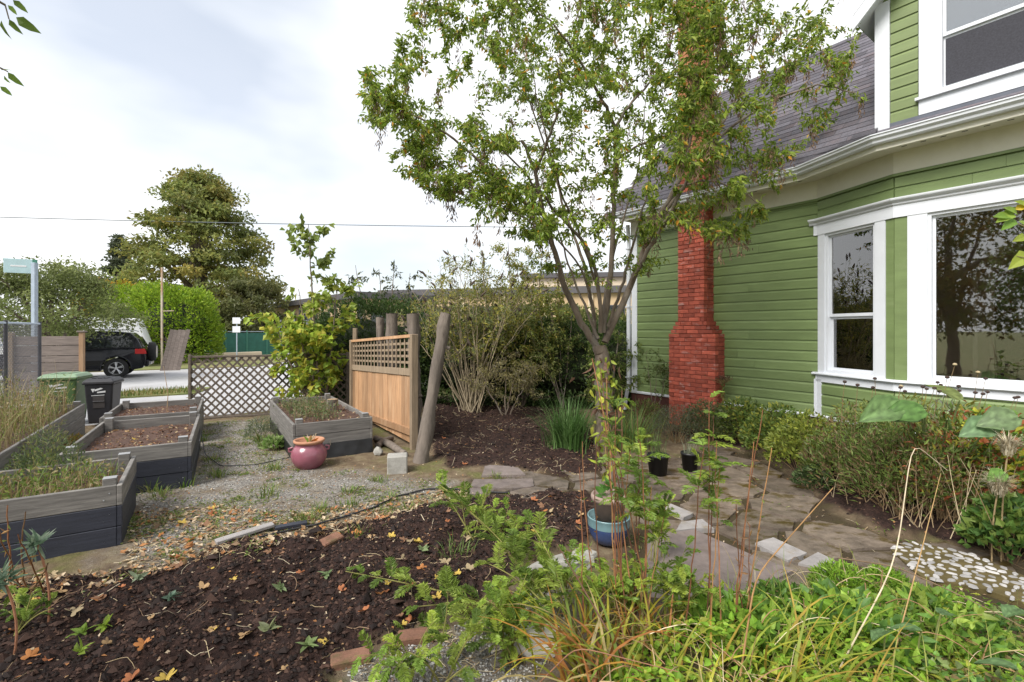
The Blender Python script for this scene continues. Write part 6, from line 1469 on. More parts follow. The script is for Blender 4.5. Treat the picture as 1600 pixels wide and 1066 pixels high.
# ------------------------------------------------------------------ ferny fronds, stalks and near plants
def frond(mb, q, L_, r, col, n=16, w=.012, both=True, t0=.15):
    # feathery leaf: leaflets along path q
    t = np.linspace(t0, 1, n); x = t*(len(q)-1); i = np.minimum(x.astype(int), len(q)-2); f = (x-i)[:, None]
    P = q[i]*(1-f)+q[i+1]*f; T = norm(q[i+1]-q[i]); up = norm(np.array([0, 0, 1.0])-T*T[:, 2:3]+1e-3); S = np.cross(T, up)
    ll = L_*np.sin(np.clip(t*1.05, 0, 1)*math.pi)**.6+L_*.12
    for sg in (1, -1):
        mb.leaves(P, norm(S*sg+T*.55+up*.15+r.normal(0, .12, P.shape)), up+r.normal(0, .25, P.shape), ll*r.uniform(.8, 1.2, n), w*r.uniform(.7, 1.3, n), np.asarray(col)*r.uniform(.75, 1.25, (n, 1)))
def curve(a, c, b, n=14):
    t = np.linspace(0, 1, n)[:, None]; return (1-t)**2*np.asarray(a)+2*t*(1-t)*np.asarray(c)+t**2*np.asarray(b)
def ferny_stem_plant(name, label, loc, stems, seed, fl=.19, every=.06, pal=((.20, .28, .05), (.26, .33, .06), (.14, .22, .04)), stemcol=(.20, .19, .06), sr=.006, t0=.3, cat='plant', group=None, sub=18, lw=.011):
    r = np.random.default_rng(seed); t = thing(name, label, cat, loc, 0, group); sm = MB(); fm = MB(); loc = np.array(loc)
    for st in stems:
        q = curve(*[np.asarray(p) for p in st]); L_ = np.sum(np.linalg.norm(np.diff(q, axis=0), axis=1)); sm.tube(q, np.linspace(sr, sr*.35, len(q)), 5, np.asarray(stemcol)*r.uniform(.8, 1.2), cap=False)
        m = int(L_*(1-t0)/every)
        for j in range(m):
            k = t0+(1-t0)*(j+.5)/m; x = k*(len(q)-1); i = min(int(x), len(q)-2); p = q[i]+(q[i+1]-q[i])*(x-i); T = norm(q[i+1]-q[i])
            d = norm(np.cross(T, r.normal(size=3))+T*.7+[0, 0, .25]); l = fl*r.uniform(.6, 1.15)*(1-.45*max(0, k-.7)/.3)
            fq = curve(p, p+d*l*.55+[0, 0, .02], p+d*l+[0, 0, -.035*r.random()], 8)
            c = pick(pal, 1, r)[0]; fm.tube(fq, .0012, 3, c, cap=False); frond(fm, fq, l*.30, r, c, sub, lw)
    sm.build('stem', STEM, t); fm.build('foliage', LEAF, t); return t
def rel(pt, base): return np.array(pt)-np.array(base)
base = (*G(878, 985), 0)
def mk(tips, mids): return [(np.array([random.uniform(-.06, .06), random.uniform(-.06, .06), 0]), rel(m, base), rel(t_, base)) for t_, m in zip(tips, mids)]
ferny_stem_plant('yarrow_plant', 'feathery green plant arching low over the dark mulch', base, mk([W(540, 893, 3.25), W(562, 998, 2.85), W(680, 752, 3.2), W(640, 950, 2.9), W(700, 1010, 2.6)], [W(740, 930, 3.05), W(720, 1000, 2.8), W(790, 840, 3.0), W(760, 930, 2.8), W(800, 1000, 2.6)]), 81, sr=.007, every=.045)
base = (*G(905, 1010), 0)
ferny_stem_plant('yarrow_plant', 'feathery plant drooping over the white rock', base, mk([W(735, 800, 2.9), W(760, 880, 2.75), W(830, 820, 2.9), W(770, 1010, 2.5), W(850, 890, 2.6)], [W(830, 880, 2.8), W(840, 910, 2.7), W(870, 870, 2.8), W(830, 980, 2.5), W(880, 930, 2.6)]), 82, every=.05)
base = (*G(690, 1075), 0)
ferny_stem_plant('yarrow_plant', 'feathery plant at the near end of the brick edging', base, mk([W(700, 920, 2.4), W(640, 1020, 2.3), W(760, 960, 2.35), W(730, 1040, 2.2)], [W(700, 980, 2.35), W(670, 1030, 2.3), W(730, 990, 2.3), W(715, 1050, 2.25)]), 83, every=.045, fl=.14)
base = (*G(735, 850), 0)
ferny_stem_plant('yarrow_plant', 'ferny green plant growing from the mulch before the flagstones', base, mk([W(690, 765, 4.0), W(760, 770, 4.0), W(800, 810, 3.9), W(850, 850, 3.7), W(720, 760, 4.1)], [W(710, 790, 4.0), W(750, 800, 4.0), W(775, 820, 3.9), W(800, 830, 3.8), W(720, 790, 4.0)]), 84, every=.05, fl=.18)
# tall red brown stalks with feathery tops
r = np.random.default_rng(85)
def stalks(name, label, base, tips, seed, cols, sr=.006, ferns=(), leaves_=None):
    r = np.random.default_rng(seed); t = thing(name, label, 'plant', base); sm = MB(); fm = MB(); some = False
    for k, tp in enumerate(tips):
        e = rel(tp, base); b = np.array([r.normal(0, .09)+e[0]*.35, r.normal(0, .07)+e[1]*.2, -.02]); q = curve(b, (b+e)/2+r.normal(0, .03, 3), e, 12); q[1:-1] += r.normal(0, .003, (10, 3))
        sm.tube(q, np.linspace(sr, sr*.45, 12), 5, np.asarray(cols[k % len(cols)])*r.uniform(.7, 1.3), cap=False)
        if k in ferns:
            some = True
            for _ in range(9):
                j = r.integers(8, 12); p = q[j]; d = norm(r.normal(size=3)*[1, 1, .4]+[0, 0, .35]); l = r.uniform(.08, .16); c = pick([(.20, .30, .05), (.26, .33, .05), (.14, .22, .04)], 1, r)[0]
                frond(fm, curve(p, p+d*l*.5+[0, 0, .03], p+d*l, 8), l*.3, r, c, 14, .012)
        else:
            n = 5; some = True; j = r.integers(3, 11, n); fm.leaves(q[j], rdirs(n, r), rdirs(n, r), .05, .012, pick([(.25, .14, .07), (.34, .2, .08), (.2, .24, .06)], n, r))
    sm.build('stalk', STEM, t)
    if some: fm.build('foliage', LEAF, t)
    return t
rb = [(.20, .085, .045), (.26, .12, .06), (.15, .07, .045), (.30, .16, .07)]
b1 = (*G(975, 985), 0)
tips = [W(905, 730, 2.75), W(925, 560, 2.9), W(938, 575, 2.85), W(948, 590, 2.9), W(962, 640, 2.8), W(955, 700, 2.7), W(972, 610, 2.95), W(985, 700, 2.7), W(1000, 740, 2.8), W(910, 690, 2.9), W(995, 640, 2.9), W(1018, 760, 2.7), W(945, 660, 2.7), W(966, 720, 2.6), W(932, 690, 2.65), W(1040, 790, 2.7), W(1000, 690, 2.6), W(1010, 800, 2.6)]
stalks('tall_stalks', 'dense clump of tall red brown stalks in front of the blue pot', b1, tips, 86, rb, .0048, ferns=(4, 7, 8, 10, 11, 13, 15, 16, 17))
b2 = (*G(1092, 1010), 0)
tips = [W(1108, 625, 2.6), W(1120, 690, 2.6), W(1115, 650, 2.7), W(1125, 730, 2.6), W(1100, 700, 2.5)]
stalks('tall_stalks', 'few thin stalks topped with feathery fronds over the purple slab', b2, tips, 87, rb, .0045, ferns=(0, 1, 2, 3, 4))
b3 = (*G(1140, 1000), 0)
stalks('tall_stalks', 'bare rusty stalks with dried tips over the flagstones', b3, [W(1192, 640, 2.65), W(1178, 690, 2.6), W(1172, 820, 2.6), W(1206, 700, 2.7), W(1150, 780, 2.6)], 88, rb, .0045)
# long single bent canes in the right foreground
for k, (pts, lab, col, rr) in enumerate((
  ([G(1150, 1100)+(0,), W(1180, 900, 2.5), W(1302, 762, 2.6)], 'straight brown cane slanting over the purple slab', (.28, .16, .07), .0055),
  ([G(1290, 1085)+(0,), W(1400, 880, 2.5), W(1425, 690, 2.8), W(1480, 735, 2.8)], 'pale bare forked cane leaning towards the dry shrubs', (.5, .42, .30), .004),
  ([G(1380, 1085)+(0,), W(1440, 860, 2.7), W(1470, 740, 2.9)], 'thin tan cane beside the pale forked cane', (.34, .22, .10), .004),
  ([W(1310, 872, 2.7), W(1400, 885, 2.5), W(1500, 930, 2.3), W(1600, 980, 2.1)], 'long dark twig arching low over the ground cover', (.16, .11, .07), .004),
  ([G(1010, 1090)+(0,), W(900, 900, 2.5), W(870, 850, 2.6)], 'dark twig leaning left out of the strap leaves', (.13, .07, .05), .005),
  ([G(820, 1090)+(0,), W(900, 1010, 2.2), W(1060, 1050, 2.0)], 'reddish twig lying across the strap leaves', (.24, .12, .07), .004))):
    p = np.array(pts, float); t = np.linspace(0, len(p)-1, 20); q = np.stack([np.interp(t, np.arange(len(p)), p[:, i]) for i in range(3)], 1)
    for _ in range(2): q[1:-1] = (q[:-2]+2*q[1:-1]+q[2:])/4
    tag(MB().tube(q, np.linspace(rr, rr*.4, 20), 6, col).build('bare_cane', STEM), lab, 'cane')
# lime leaved climber on a stake
base = (*G(952, 790), 0); r = np.random.default_rng(89); t = thing('lime_leaf_plant', 'tall plant with drooping lime yellow leaves before the tree trunk', 'plant', base)
q = curve((0, 0, 0), (-.05, 0, .8), rel(W(935, 565, base[1]), base), 16); MB().tube(q, np.linspace(.008, .004, 16), 6, (.25, .17, .08)).build('stem', STEM, t)
n = 170; k = r.integers(3, 16, n); P = q[k]+r.normal(0, .02, (n, 3)); P[:, 0] += r.normal(0, .07, n)+.04
MB().leaves(P, norm(rdirs(n, r)+[0, 0, -.9]), rdirs(n, r, .3), r.uniform(.07, .14, n), r.uniform(.03, .055, n), pick([(.33, .40, .05), (.40, .42, .06), (.22, .30, .05), (.16, .09, .06)], n, r), fine=True).build('foliage', LEAF, t)
# strap leaved crocosmia, yellowing
def straps(name, label, base, n, H, wd, seed, lean, pal, spread=.16, bend=(.7, 2.6)):
    r = np.random.default_rng(seed); t = thing(name, label, 'plant', base); P = np.c_[r.normal(0, spread, (n, 2)), np.full(n, -.01)]; D = np.c_[r.normal(0, 1, (n, 2))+np.array(lean), np.zeros(n)]
    MB().blades(P, D, r.uniform(.5, 1.15, n)*H, r.uniform(.7, 1.3, n)*wd, r.uniform(*bend, n), pick(pal, n, r, .25), 7).build('leaf_blades', LEAF, t); return t
yp = [(.40, .36, .04), (.30, .33, .05), (.46, .24, .05), (.36, .15, .05), (.20, .28, .05), (.42, .34, .15)]
straps('strap_leaf_plant', 'yellow and orange strap leaves around the base of the red stalks', (*G(960, 1005), 0), 90, .5, .014, 91, (-.2, 0), yp)
straps('strap_leaf_plant', 'arching yellow strap leaves over the white rock', (*G(930, 1075), 0), 70, .6, .02, 92, (-1.2, .1), yp, .1)
straps('strap_leaf_plant', 'long yellow green strap leaves fallen over the ground cover', (*G(1240, 1085), 0), 50, .6, .014, 93, (1.6, .2), [(.38, .38, .04), (.28, .34, .05), (.42, .30, .06)], .18)

# ground cover in the near right corner
GC = [G(*p) for p in ((860, 1250), (930, 1060), (1010, 990), (1120, 950), (1200, 935), (1290, 925), (1400, 935), (1520, 960), (1640, 985), (1750, 1030), (1900, 1250))]
r = np.random.default_rng(94); n = 9000; pts = scatter(GC, n, 95)
hgt = .03+.42*np.maximum(0, fbm(pts[:, 0]*3.2, pts[:, 1]*3.2, 96, 3)-.22)*np.clip(sdist(pts[:, 0], pts[:, 1], GC)/.25, .15, 1)
P = np.c_[pts, hgt*r.uniform(.35, 1.05, n)]; D = r.normal(size=(n, 3)); D[:, 2] = D[:, 2]*.3-.1
patch = fbm(pts[:, 0]*1.7+5, pts[:, 1]*1.7, 97)[:, None]
col = np.where(patch > .5, pick([(.22, .37, .035), (.28, .43, .05), (.17, .31, .03), (.38, .40, .06)], n, r), pick([(.09, .2, .045), (.14, .27, .055), (.18, .32, .06), (.2, .26, .09), (.3, .22, .1)], n, r))
m = MB().leaves(P, D, np.c_[r.normal(0, .45, (n, 2)), np.ones(n)], r.uniform(.02, .05, n)*(1+.9*(r.random(n) < .06)), r.uniform(.014, .036, n)*(1+.9*(r.random(n) < .06)), col, fine=True)
k = scatter(GC, 260, 98)
for x, y in k: m.tube(curve((x, y, 0), (x, y, .1), (x+r.normal(0, .07), y+r.normal(0, .07), r.uniform(.1, .22)), 4), .0015, 3, (.2, .2, .07), cap=False)
tag(m.build('ground_cover', LEAF), 'lush low green ground cover of small oval leaves', 'ground cover', kind='stuff')
n = 450; pts = scatter(GC, n, 99); m = MB().blades(np.c_[pts, np.zeros(n)], rdirs(n, r), r.uniform(.12, .4, n), r.uniform(.003, .008, n), r.uniform(.5, 1.9, n), pick([(.30, .32, .07), (.20, .28, .05), (.42, .34, .16)], n, r), 5)
tag(m.build('grass_blades', LEAF), 'long thin grass blades poking through the ground cover', 'grass', kind='stuff')
# bright feathery cushions at the edge of the path
def cushion(label, px, py, w, h, n, pal, seed, leaf=.05, asp=.3, name='leafy_clump', mat_=LEAF, fine=False, loc=None, stemcol=(.2, .2, .06), flat=1.0):
    r = np.random.default_rng(seed); g = loc or (*G(px, py), 0); t = thing(name, label, 'plant', g); a = r.uniform(0, 6.28, n); rr = np.sqrt(r.random(n)); zz = np.sqrt(np.maximum(0, 1-rr**2*.85))
    P = np.c_[np.cos(a)*rr*w, np.sin(a)*rr*w*flat, h*zz*r.uniform(.35, 1.05, n)]; D = norm(np.c_[P[:, :2]/w*.7, np.full(n, .6)]+rdirs(n, r)*.6)
    MB().leaves(P, D, rdirs(n, r, .8), r.uniform(.6, 1.3, n)*leaf, r.uniform(.7, 1.2, n)*leaf*asp, pick(pal, n, r, .3), fine=fine).build('foliage', mat_, t)
    sm = MB()
    for _ in range(max(8, n//60)):
        i = r.integers(n); sm.tube(curve((P[i, 0]*.3, P[i, 1]*.3, -.01), (P[i, 0]*.5, P[i, 1]*.5, P[i, 2]*.7), P[i], 5), [.005, .004, .003, .002, .001], 4, np.asarray(stemcol)*r.uniform(.7, 1.3), cap=False)
    sm.build('stem', STEM, t); return t
lime = [(.20, .36, .03), (.26, .40, .05), (.15, .28, .03)]
cushion('bright lime feathery cushion beside the purple slab', 1315, 935, .17, .20, 900, lime, 101, .05, .28)
cushion('smaller lime feathery cushion next to the pebble mosaic', 1385, 928, .13, .15, 600, lime, 102, .05, .28)
cushion('low green leafy clump in front of the purple slab', 1225, 965, .22, .16, 700, [(.15, .27, .04), (.10, .20, .04)], 103, .05, .5, fine=True)

# ------------------------------------------------------------------ plants in the house bed
olive = [(.14, .2, .04), (.19, .25, .055), (.09, .15, .035), (.28, .29, .05), (.11, .17, .04)]
dryp = [(.25, .17, .09), (.19, .13, .07), (.17, .22, .055), (.2, .27, .07), (.13, .19, .045), (.11, .16, .04)]
for k, (px, py, w, h, n, pal, leaf, asp, lab) in enumerate((
  (1010, 672, .35, .5, 700, dryp, .08, .2, 'dry brown stems left of the chimney foot'),
  (1055, 690, .42, .55, 1500, [(.13, .15, .10), (.10, .13, .07), (.17, .18, .12)], .05, .18, 'grey green lavender bush in front of the red chimney'),
  (1105, 690, .40, .62, 1400, [(.11, .14, .05), (.15, .17, .07), (.09, .11, .05)], .06, .35, 'dusty green shrub at the right foot of the chimney'),
  (1160, 692, .46, .66, 1700, olive, .065, .5, 'dark glossy shrub with yellowing leaves under the white skirt board'),
  (1215, 715, .45, .70, 1700, olive, .065, .5, 'olive shrub growing under the corner of the bay'),
  (1262, 740, .45, .72, 1700, [(.17, .22, .04), (.28, .31, .05), (.2, .24, .045)], .06, .5, 'yellow green shrub below the narrow bay window'),
  (1270, 765, .20, .25, 420, [(.05, .09, .03), (.08, .12, .04)], .04, .6, 'low dark creeper at the edge of the flagstones'),
  (1330, 770, .46, .80, 1700, dryp+[(.12, .15, .05)], .065, .3, 'brown wilted perennial clump with green tips below the bay'),
  (1405, 800, .48, .78, 1900, dryp, .07, .22, 'dry brown straw like perennial clump beside the path'),
  (1340, 745, .42, .88, 1300, [(.15, .2, .05), (.2, .25, .07), (.28, .28, .06), (.2, .15, .07)], .065, .35, 'bushy green perennial under the narrow bay window'),
  (1430, 778, .4, .9, 1200, [(.16, .22, .06), (.22, .27, .08), (.3, .29, .07)], .07, .35, 'green perennial behind the dry clump under the wide window'),
  (1520, 800, .4, .9, 1200, [(.14, .22, .05), (.2, .28, .06), (.34, .33, .06), (.36, .13, .05)], .075, .45, 'green and rust perennial beyond the withered clump'),
  (1395, 770, .45, .92, 1200, [(.15, .22, .06), (.2, .26, .08), (.24, .27, .12)], .075, .3, 'leafy green perennial behind the dry brown clump'),
  (1475, 815, .42, .80, 1500, dryp+[(.28, .09, .04), (.34, .30, .05)], .07, .3, 'withered clump with rust red and yellow leaves by the pebble mosaic'),
  (1470, 770, .42, .85, 900, [(.30, .32, .26), (.22, .25, .17), (.15, .18, .09), (.36, .35, .06)], .085, .22, 'silvery narrow leaved plant among withered stems'),
  (1560, 815, .42, .88, 1300, [(.12, .22, .045), (.17, .3, .05), (.42, .42, .05), (.36, .12, .05)], .08, .6, 'mixed green and yellow leafy plant beyond the pebble mosaic'),
  (1575, 872, .25, .40, 600, [(.07, .14, .035), (.11, .20, .04), (.17, .24, .05)], .075, .75, 'round leaved green plant beside the pebble mosaic'))):
    cushion(lab, px, py, w, h*(1.0+.12*(px > 1420)), int(n*1.35), pal, 110+k, leaf, asp, 'garden_perennial', loc=(*G(px, py), 0), stemcol=(.22, .15, .08))
# dry stems through the withered clumps
r = np.random.default_rng(130); m = MB()
for _ in range(130):
    px = r.uniform(1290, 1580); py = 745+(px-1290)*.33+r.uniform(-15, 40); g = np.array((*G(px, py), 0)); h = r.uniform(.25, .75); e = g+[r.normal(0, .18), r.normal(0, .15), h]
    m.tube(curve(g, (g+e)/2+r.normal(0, .05, 3), e, 5), np.linspace(.004, .0015, 5), 4, pick([(.34, .25, .15), (.24, .16, .09), (.42, .34, .22)], 1, r)[0], cap=False)
tag(m.build('dry_stems', STEM), 'tangle of dry brown stems in the bed along the bay', 'dry stems', kind='stuff')
# big soft leaves
def big_leaf_mesh(L_, Wd, seed, col):
    r = np.random.default_rng(seed); nu, nv = 9, 9; V = []; T = []
    for i in range(nu):
        u = i/(nu-1); w = Wd*.5*(math.sin(min(1, u*1.12+.10)*math.pi*.93)**.7 if u < .99 else .02)*(1+.06*math.sin(i*2.3))
        for j in range(nv):
            v = j/(nv-1)*2-1; rib = .02*math.cos(v*9-u*4)
            V.append((u*L_, v*w, -.28*L_*u*u+.13*L_*u+(.22*abs(v)**1.4-.05)*w+rib*L_*.5+r.normal(0, .002))); T.append(np.array(col)*(1.25 if abs(v) < .1 else 1)*(1+.28*math.cos(v*18-u*8))*(1+.2*math.sin(u*23+v*7)))
    i = np.arange(nu*nv).reshape(nu, nv); return MB().add(V, np.stack([i[:-1, :-1], i[1:, :-1], i[1:, 1:], i[:-1, 1:]], -1).reshape(-1, 4), T)
base = np.array((*G(1452, 775), 0)); t = thing('large_leaf_plant', 'plant with large soft heart shaped green leaves below the bay window', 'plant', tuple(base))
r = np.random.default_rng(140)
for k, (px, py, Y, L_, Wd, az, tilt, col) in enumerate(((1408, 628, 4.4, .42, .26, 195, .12, (.13, .22, .075)), (1445, 640, 4.3, .36, .22, 165, -.1, (.10, .2, .05)), (1440, 640, 4.4, .27, .20, 170, .1, (.17, .24, .11)), (1500, 625, 4.5, .30, .24, 100, -.5, (.17, .21, .07)),
      (1555, 660, 4.0, .30, .20, 180, .1, (.15, .25, .12)), (1590, 650, 3.9, .28, .22, 150, .0, (.15, .22, .10)), (1570, 738, 3.6, .14, .11, 180, .2, (.13, .25, .05)), (1480, 655, 4.2, .18, .12, 60, .2, (.12, .2, .06)))):
    p = rel(W(px, py, Y), base); ax = Vector((math.cos(R(az)), math.sin(R(az))*.4, -.25-tilt)).normalized(); nz = Vector((r.uniform(-.25, .25), -.75, .65)); nz = (nz-ax*nz.dot(ax)).normalized(); mt = Matrix((ax, nz.cross(ax), nz)).transposed()
    o = big_leaf_mesh(L_, Wd, 150+k, col).build('leaf', LEAF, t, smooth=True, loc=tuple(p), rot=tuple(mt.to_euler()))
    MB().tube(curve((r.normal(0, .05)+p[0]*.4, r.normal(0, .05)+p[1]*.4, 0), (p[0]*.7, p[1]*.7, p[2]*.8), p, 8), [.008]*7+[.005], 6, (.2, .25, .1)).build('leaf_stalk', STEM, t)
# rudbeckia seed heads
base = np.array((*G(1450, 735), 0)); t = thing('seedhead_plant', 'thin stems with round dark seed heads in front of the bay window', 'plant', tuple(base)); sm = MB()
heads = [(1320, 597), (1367, 592), (1340, 602), (1364, 606), (1407, 606), (1414, 612), (1442, 605), (1448, 608), (1460, 607), (1465, 598), (1468, 612), (1470, 602), (1480, 590), (1482, 618), (1498, 604), (1499, 611), (1524, 614), (1540, 592), (1536, 616), (1543, 613), (1586, 622), (1591, 621), (1528, 582), (1408, 604), (1492, 570)]
for k, (px, py) in enumerate(heads):
    p = rel(W(px, py, 4.9+.3*math.sin(k*3)), base); g0 = np.array([p[0]*.92+r.normal(0, .05)+.06, p[1]*.7, .0]); sm.tube(curve(g0, (g0+p)/2+r.normal(0, .03, 3), p, 7), .0028, 4, (.24, .17, .09), cap=False)
    MB().lathe([(0, -.012), (.013, -.008), (.019, 0), (.016, .012), (0, .018)], tuple(p), 9, (.055, .035, .03) if k < 22 else (.4, .33, .2)).build('seed_head', STEM, t)
sm.build('stem', STEM, t)
# feathery pale seed plumes
for k, (px, py, w, lab) in enumerate(((1575, 705, .16, 'fluffy pale seed head cluster above the green and yellow plant'), (1560, 765, .2, 'drooping pale feathery plume beside the big leaves'))):
    p = np.array(W(px, py, 3.6)); t = thing('feathery_plume', lab, 'plant', (p[0], p[1], 0)); n = 420; r = np.random.default_rng(160+k)
    d = rdirs(n, r, -.1); MB().blades(np.array([0, 0, p[2]])+d*w*.3*r.random((n, 1)), d, r.uniform(.06, .16, n), .004, r.uniform(.8, 2.4, n), pick([(.48, .42, .30), (.36, .30, .2), (.55, .5, .38)], n, r), 3).build('plume', DRY, t)
    MB().tube(curve((0, .05, 0), (0, .05, p[2]*.6), (0, 0, p[2]), 7), .005, 5, (.3, .22, .12)).build('stem', STEM, t)
# brown sedum head beside the chimney
base = (*G(1128, 678), 0); t = thing('sedum_plant', 'upright stem with a flat brown flower head against the red chimney', 'plant', base); sm = MB(); h = rel(W(1130, 592, base[1]), base); sm.tube(curve((0, 0, 0), (.02, 0, .5), h, 8), .006, 5, (.24, .24, .08)); 
n = 60; P = h+np.c_[r.normal(0, .09, (n, 2)), r.normal(0, .02, n)]
for p in P: sm.tube([h-[0, 0, .1], p], .002, 3, (.2, .15, .07), cap=False)
MB().leaves(P, rdirs(n, r, 1), rdirs(n, r), .04, .03, pick([(.14, .07, .045), (.1, .06, .04)], n, r)).build('flower_head', DRY, t)['kind'] = 'stuff'; sm.build('stem', STEM, t)
n = 50; q = np.linspace(.1, .9, n)[:, None]*h; MB().leaves(q, rdirs(n, r, .2), rdirs(n, r, 1), .07, .025, pick([(.2, .24, .06), (.14, .19, .05)], n, r)).build('foliage', LEAF, t)

# ------------------------------------------------------------------ plants in the raised beds
def bed_weeds(name, label, bed, xr, yr, z, n, H, pal, seed, leafn=0, wd=.006):
    r = np.random.default_rng(seed); x = r.uniform(*xr, n); y = r.uniform(*yr, n); P = np.array([bed_world(bed, a, b, z) for a, b in zip(x, y)])
    d = fbm(x*2.5+seed, y*2.5, seed)
    m = MB().blades(P, rdirs(n, r), H*r.uniform(.35, 1.1, n)*(.4+d*1.1), wd*r.uniform(.6, 1.5, n), r.uniform(.1, 1.5, n), pick(pal, n, r, .3), 5)
    if leafn:
        i = r.integers(0, n, leafn); Q = P[i]+np.c_[r.normal(0, .06, (leafn, 2)), H*r.uniform(.05, .8, leafn)*(.4+d[i])]
        m.leaves(Q, rdirs(leafn, r), rdirs(leafn, r, .8), .05, .02, pick(pal, leafn, r, .3))
    tag(m.build(name, LEAF), label, 'weeds', kind='stuff')
gy = [(.22, .24, .06), (.34, .28, .14), (.28, .22, .10), (.17, .22, .05), (.42, .35, .2), (.25, .17, .08)]
bed_weeds('bed_weeds', 'tall yellow green grass and weeds filling the long raised bed', bedE, (-2.1, -.08), (.2, 5.1), .4, 3200, .75, gy, 171, 3400)
bed_weeds('bed_weeds', 'low weeds and dry stems inside the navy front bed', bedA, (-2.3, -.1), (.08, .95), .34, 900, .3, gy+[(.14, .22, .04)]*3, 172, 1500)
bed_weeds('bed_weeds', 'sparse green herbs in the grey bed behind the mauve pot', bedD, (-.92, -.3), (.4, 2.2), .42, 420, .26, [(.14, .19, .07), (.10, .15, .05), (.2, .22, .12), (.3, .22, .12)], 173, 900)
g = bed_world(bedD, -.25, 1.2, .42)
t = thing('tree_stump', 'short sawn tree stump standing in the grey bed', 'stump', g); MB().tube([(0, 0, -.05), (0, 0, .1), (0, 0, .2)], [.10, .09, .088], 12).build('bark', M['log'], t); MB().lathe([(0, .203), (.08, .202)], sides=12).build('cut_top', M['cutwood'], t)
for k, (bx, by) in enumerate(((-.3, 1.5), (-.6, .9), (-.75, 1.5), (-.2, .5), (-.45, .4), (-.9, 1.7))):
    r = np.random.default_rng(180+k); p = bed_world(bedB, bx, by, .41); me = lm[(3, 4, 1)[k % 3]]; o = obj('fallen_leaf', me, None, None, p, (.2, .1, k)); o.scale = (.9,)*3; tag(o, 'pale curled leaf lying on the bare soil of a raised bed', 'leaf', 'leaves on raised bed soil')
# weeds in the alley between the beds and bushy herbs in front
cushion('bushy grey green herb at the corner of two raised beds', 25, 770, .33, .75, 1500, [(.13, .17, .08), (.10, .14, .06), (.20, .22, .08)], 191, .06, .22, loc=(-4.35, 4.55, 0))
cushion('tall weedy herb growing between the raised beds', 105, 720, .26, .85, 900, [(.17, .20, .08), (.22, .24, .10), (.3, .25, .14)], 192, .05, .2, loc=(-5.35, 5.5, 0))
cushion('yellow green weeds between the long bed and the soil bed', 70, 720, .35, .45, 900, [(.2, .27, .05), (.16, .23, .05), (.3, .26, .12)], 193, .05, .35, loc=(-5.1, 5.1, 0))
cushion('silvery herb bush at the left end of the grey bed', 414, 690, .22, .38, 700, [(.17, .20, .13), (.13, .17, .08)], 194, .06, .15, loc=(*G(408, 690), 0))
cushion('light green lettuce like weed beside the grey bed', 424, 700, .12, .16, 200, [(.2, .32, .08), (.28, .36, .14)], 195, .09, .45, fine=True, loc=(*G(428, 702), 0))
cushion('yellowing fallen foliage beside the green bin', 118, 690, .28, .18, 420, [(.42, .32, .10), (.3, .28, .06), (.36, .2, .06)], 196, .06, .5, loc=(-6.4, 7.1, 0))
# euphorbia rosettes in the near left corner
for k, (px, py, Y, lab) in enumerate(((58, 850, 2.75, 'blue green spurge with a whorl of narrow leaves before the front bed'), (5, 905, 2.55, 'blue green spurge half cut by the bed corner'))):
    p = np.array(W(px, py, Y)); r = np.random.default_rng(200+k); t = thing('spurge', lab, 'plant', (p[0]+.05, p[1], 0)); n = 46; hd = np.array([-.05, 0, p[2]])
    D = rdirs(n, r, .5); MB().leaves(hd+r.normal(0, .012, (n, 3)), D, rdirs(n, r, .8), r.uniform(.06, .11, n), .018, pick([(.17, .24, .17), (.22, .29, .2), (.12, .19, .12)], n, r), fine=True).build('leaf_whorl', LEAF, t)
    MB().tube(curve((0, 0, 0), (.06, 0, p[2]*.5), hd, 7), .006, 5, (.3, .14, .08)).build('stem', STEM, t)
base = (*G(20, 905), 0); stalks('dry_stalks', 'reddish dry stalks rising in front of the navy bed', base, [W(12, 790, 2.6), W(40, 800, 2.65), W(28, 835, 2.5), W(75, 880, 2.6), W(-5, 820, 2.5)], 211, [(.35, .16, .08), (.26, .15, .08)], .006)
ferny_stem_plant('weed_stalks', 'sprawling weeds in the near left corner of the mulch', (*G(15, 1010), 0), [((0, 0, 0), (.05, .05, .15), (random.uniform(-.2, .3), random.uniform(-.15, .3), random.uniform(.1, .28))) for _ in range(8)], 212, fl=.10, every=.06)
for k, (px, py, cl) in enumerate(((265, 953, (.13, .20, .14)), (215, 918, (.22, .27, .17)), (128, 1000, (.2, .3, .05)), (165, 990, (.26, .36, .05)), (510, 910, (.22, .30, .14)), (440, 940, (.2, .26, .12)), (125, 1045, (.25, .35, .05)), (660, 870, (.2, .26, .12)), (480, 1030, (.2, .27, .1)), (420, 1000, (.24, .27, .13)))):
    r = np.random.default_rng(220+k); g = G(px, py); t = thing('seedling', ('broad dark green seedling alone in the open mulch', 'pale grey green seedling near the far edge of the mulch', 'light green seedling left of the yellowish one', 'yellowish seedling on the mulch near the spurge', 'silvery seedling below the hose in the mulch', 'grey green seedling between orange leaves', 'bright seedling beside the sprawling corner weeds', 'pale seedling next to the strappy mulch tuft', 'small seedling beside the sunken red brick', 'straw coloured seedling in the middle of the mulch')[k], 'plant', (g[0], g[1], float(ground_h(*g))), 0, 'seedlings on the mulch'); n = 9
    MB().leaves(np.tile((0, 0, .015), (n, 1)), norm(rdirs(n, r)*[1, 1, .3]+[0, 0, .3]), rdirs(n, r, 1.5), r.uniform(.04, .085, n), r.uniform(.02, .04, n), pick([cl], n, r), fine=True).build('leaf', LEAF, t)

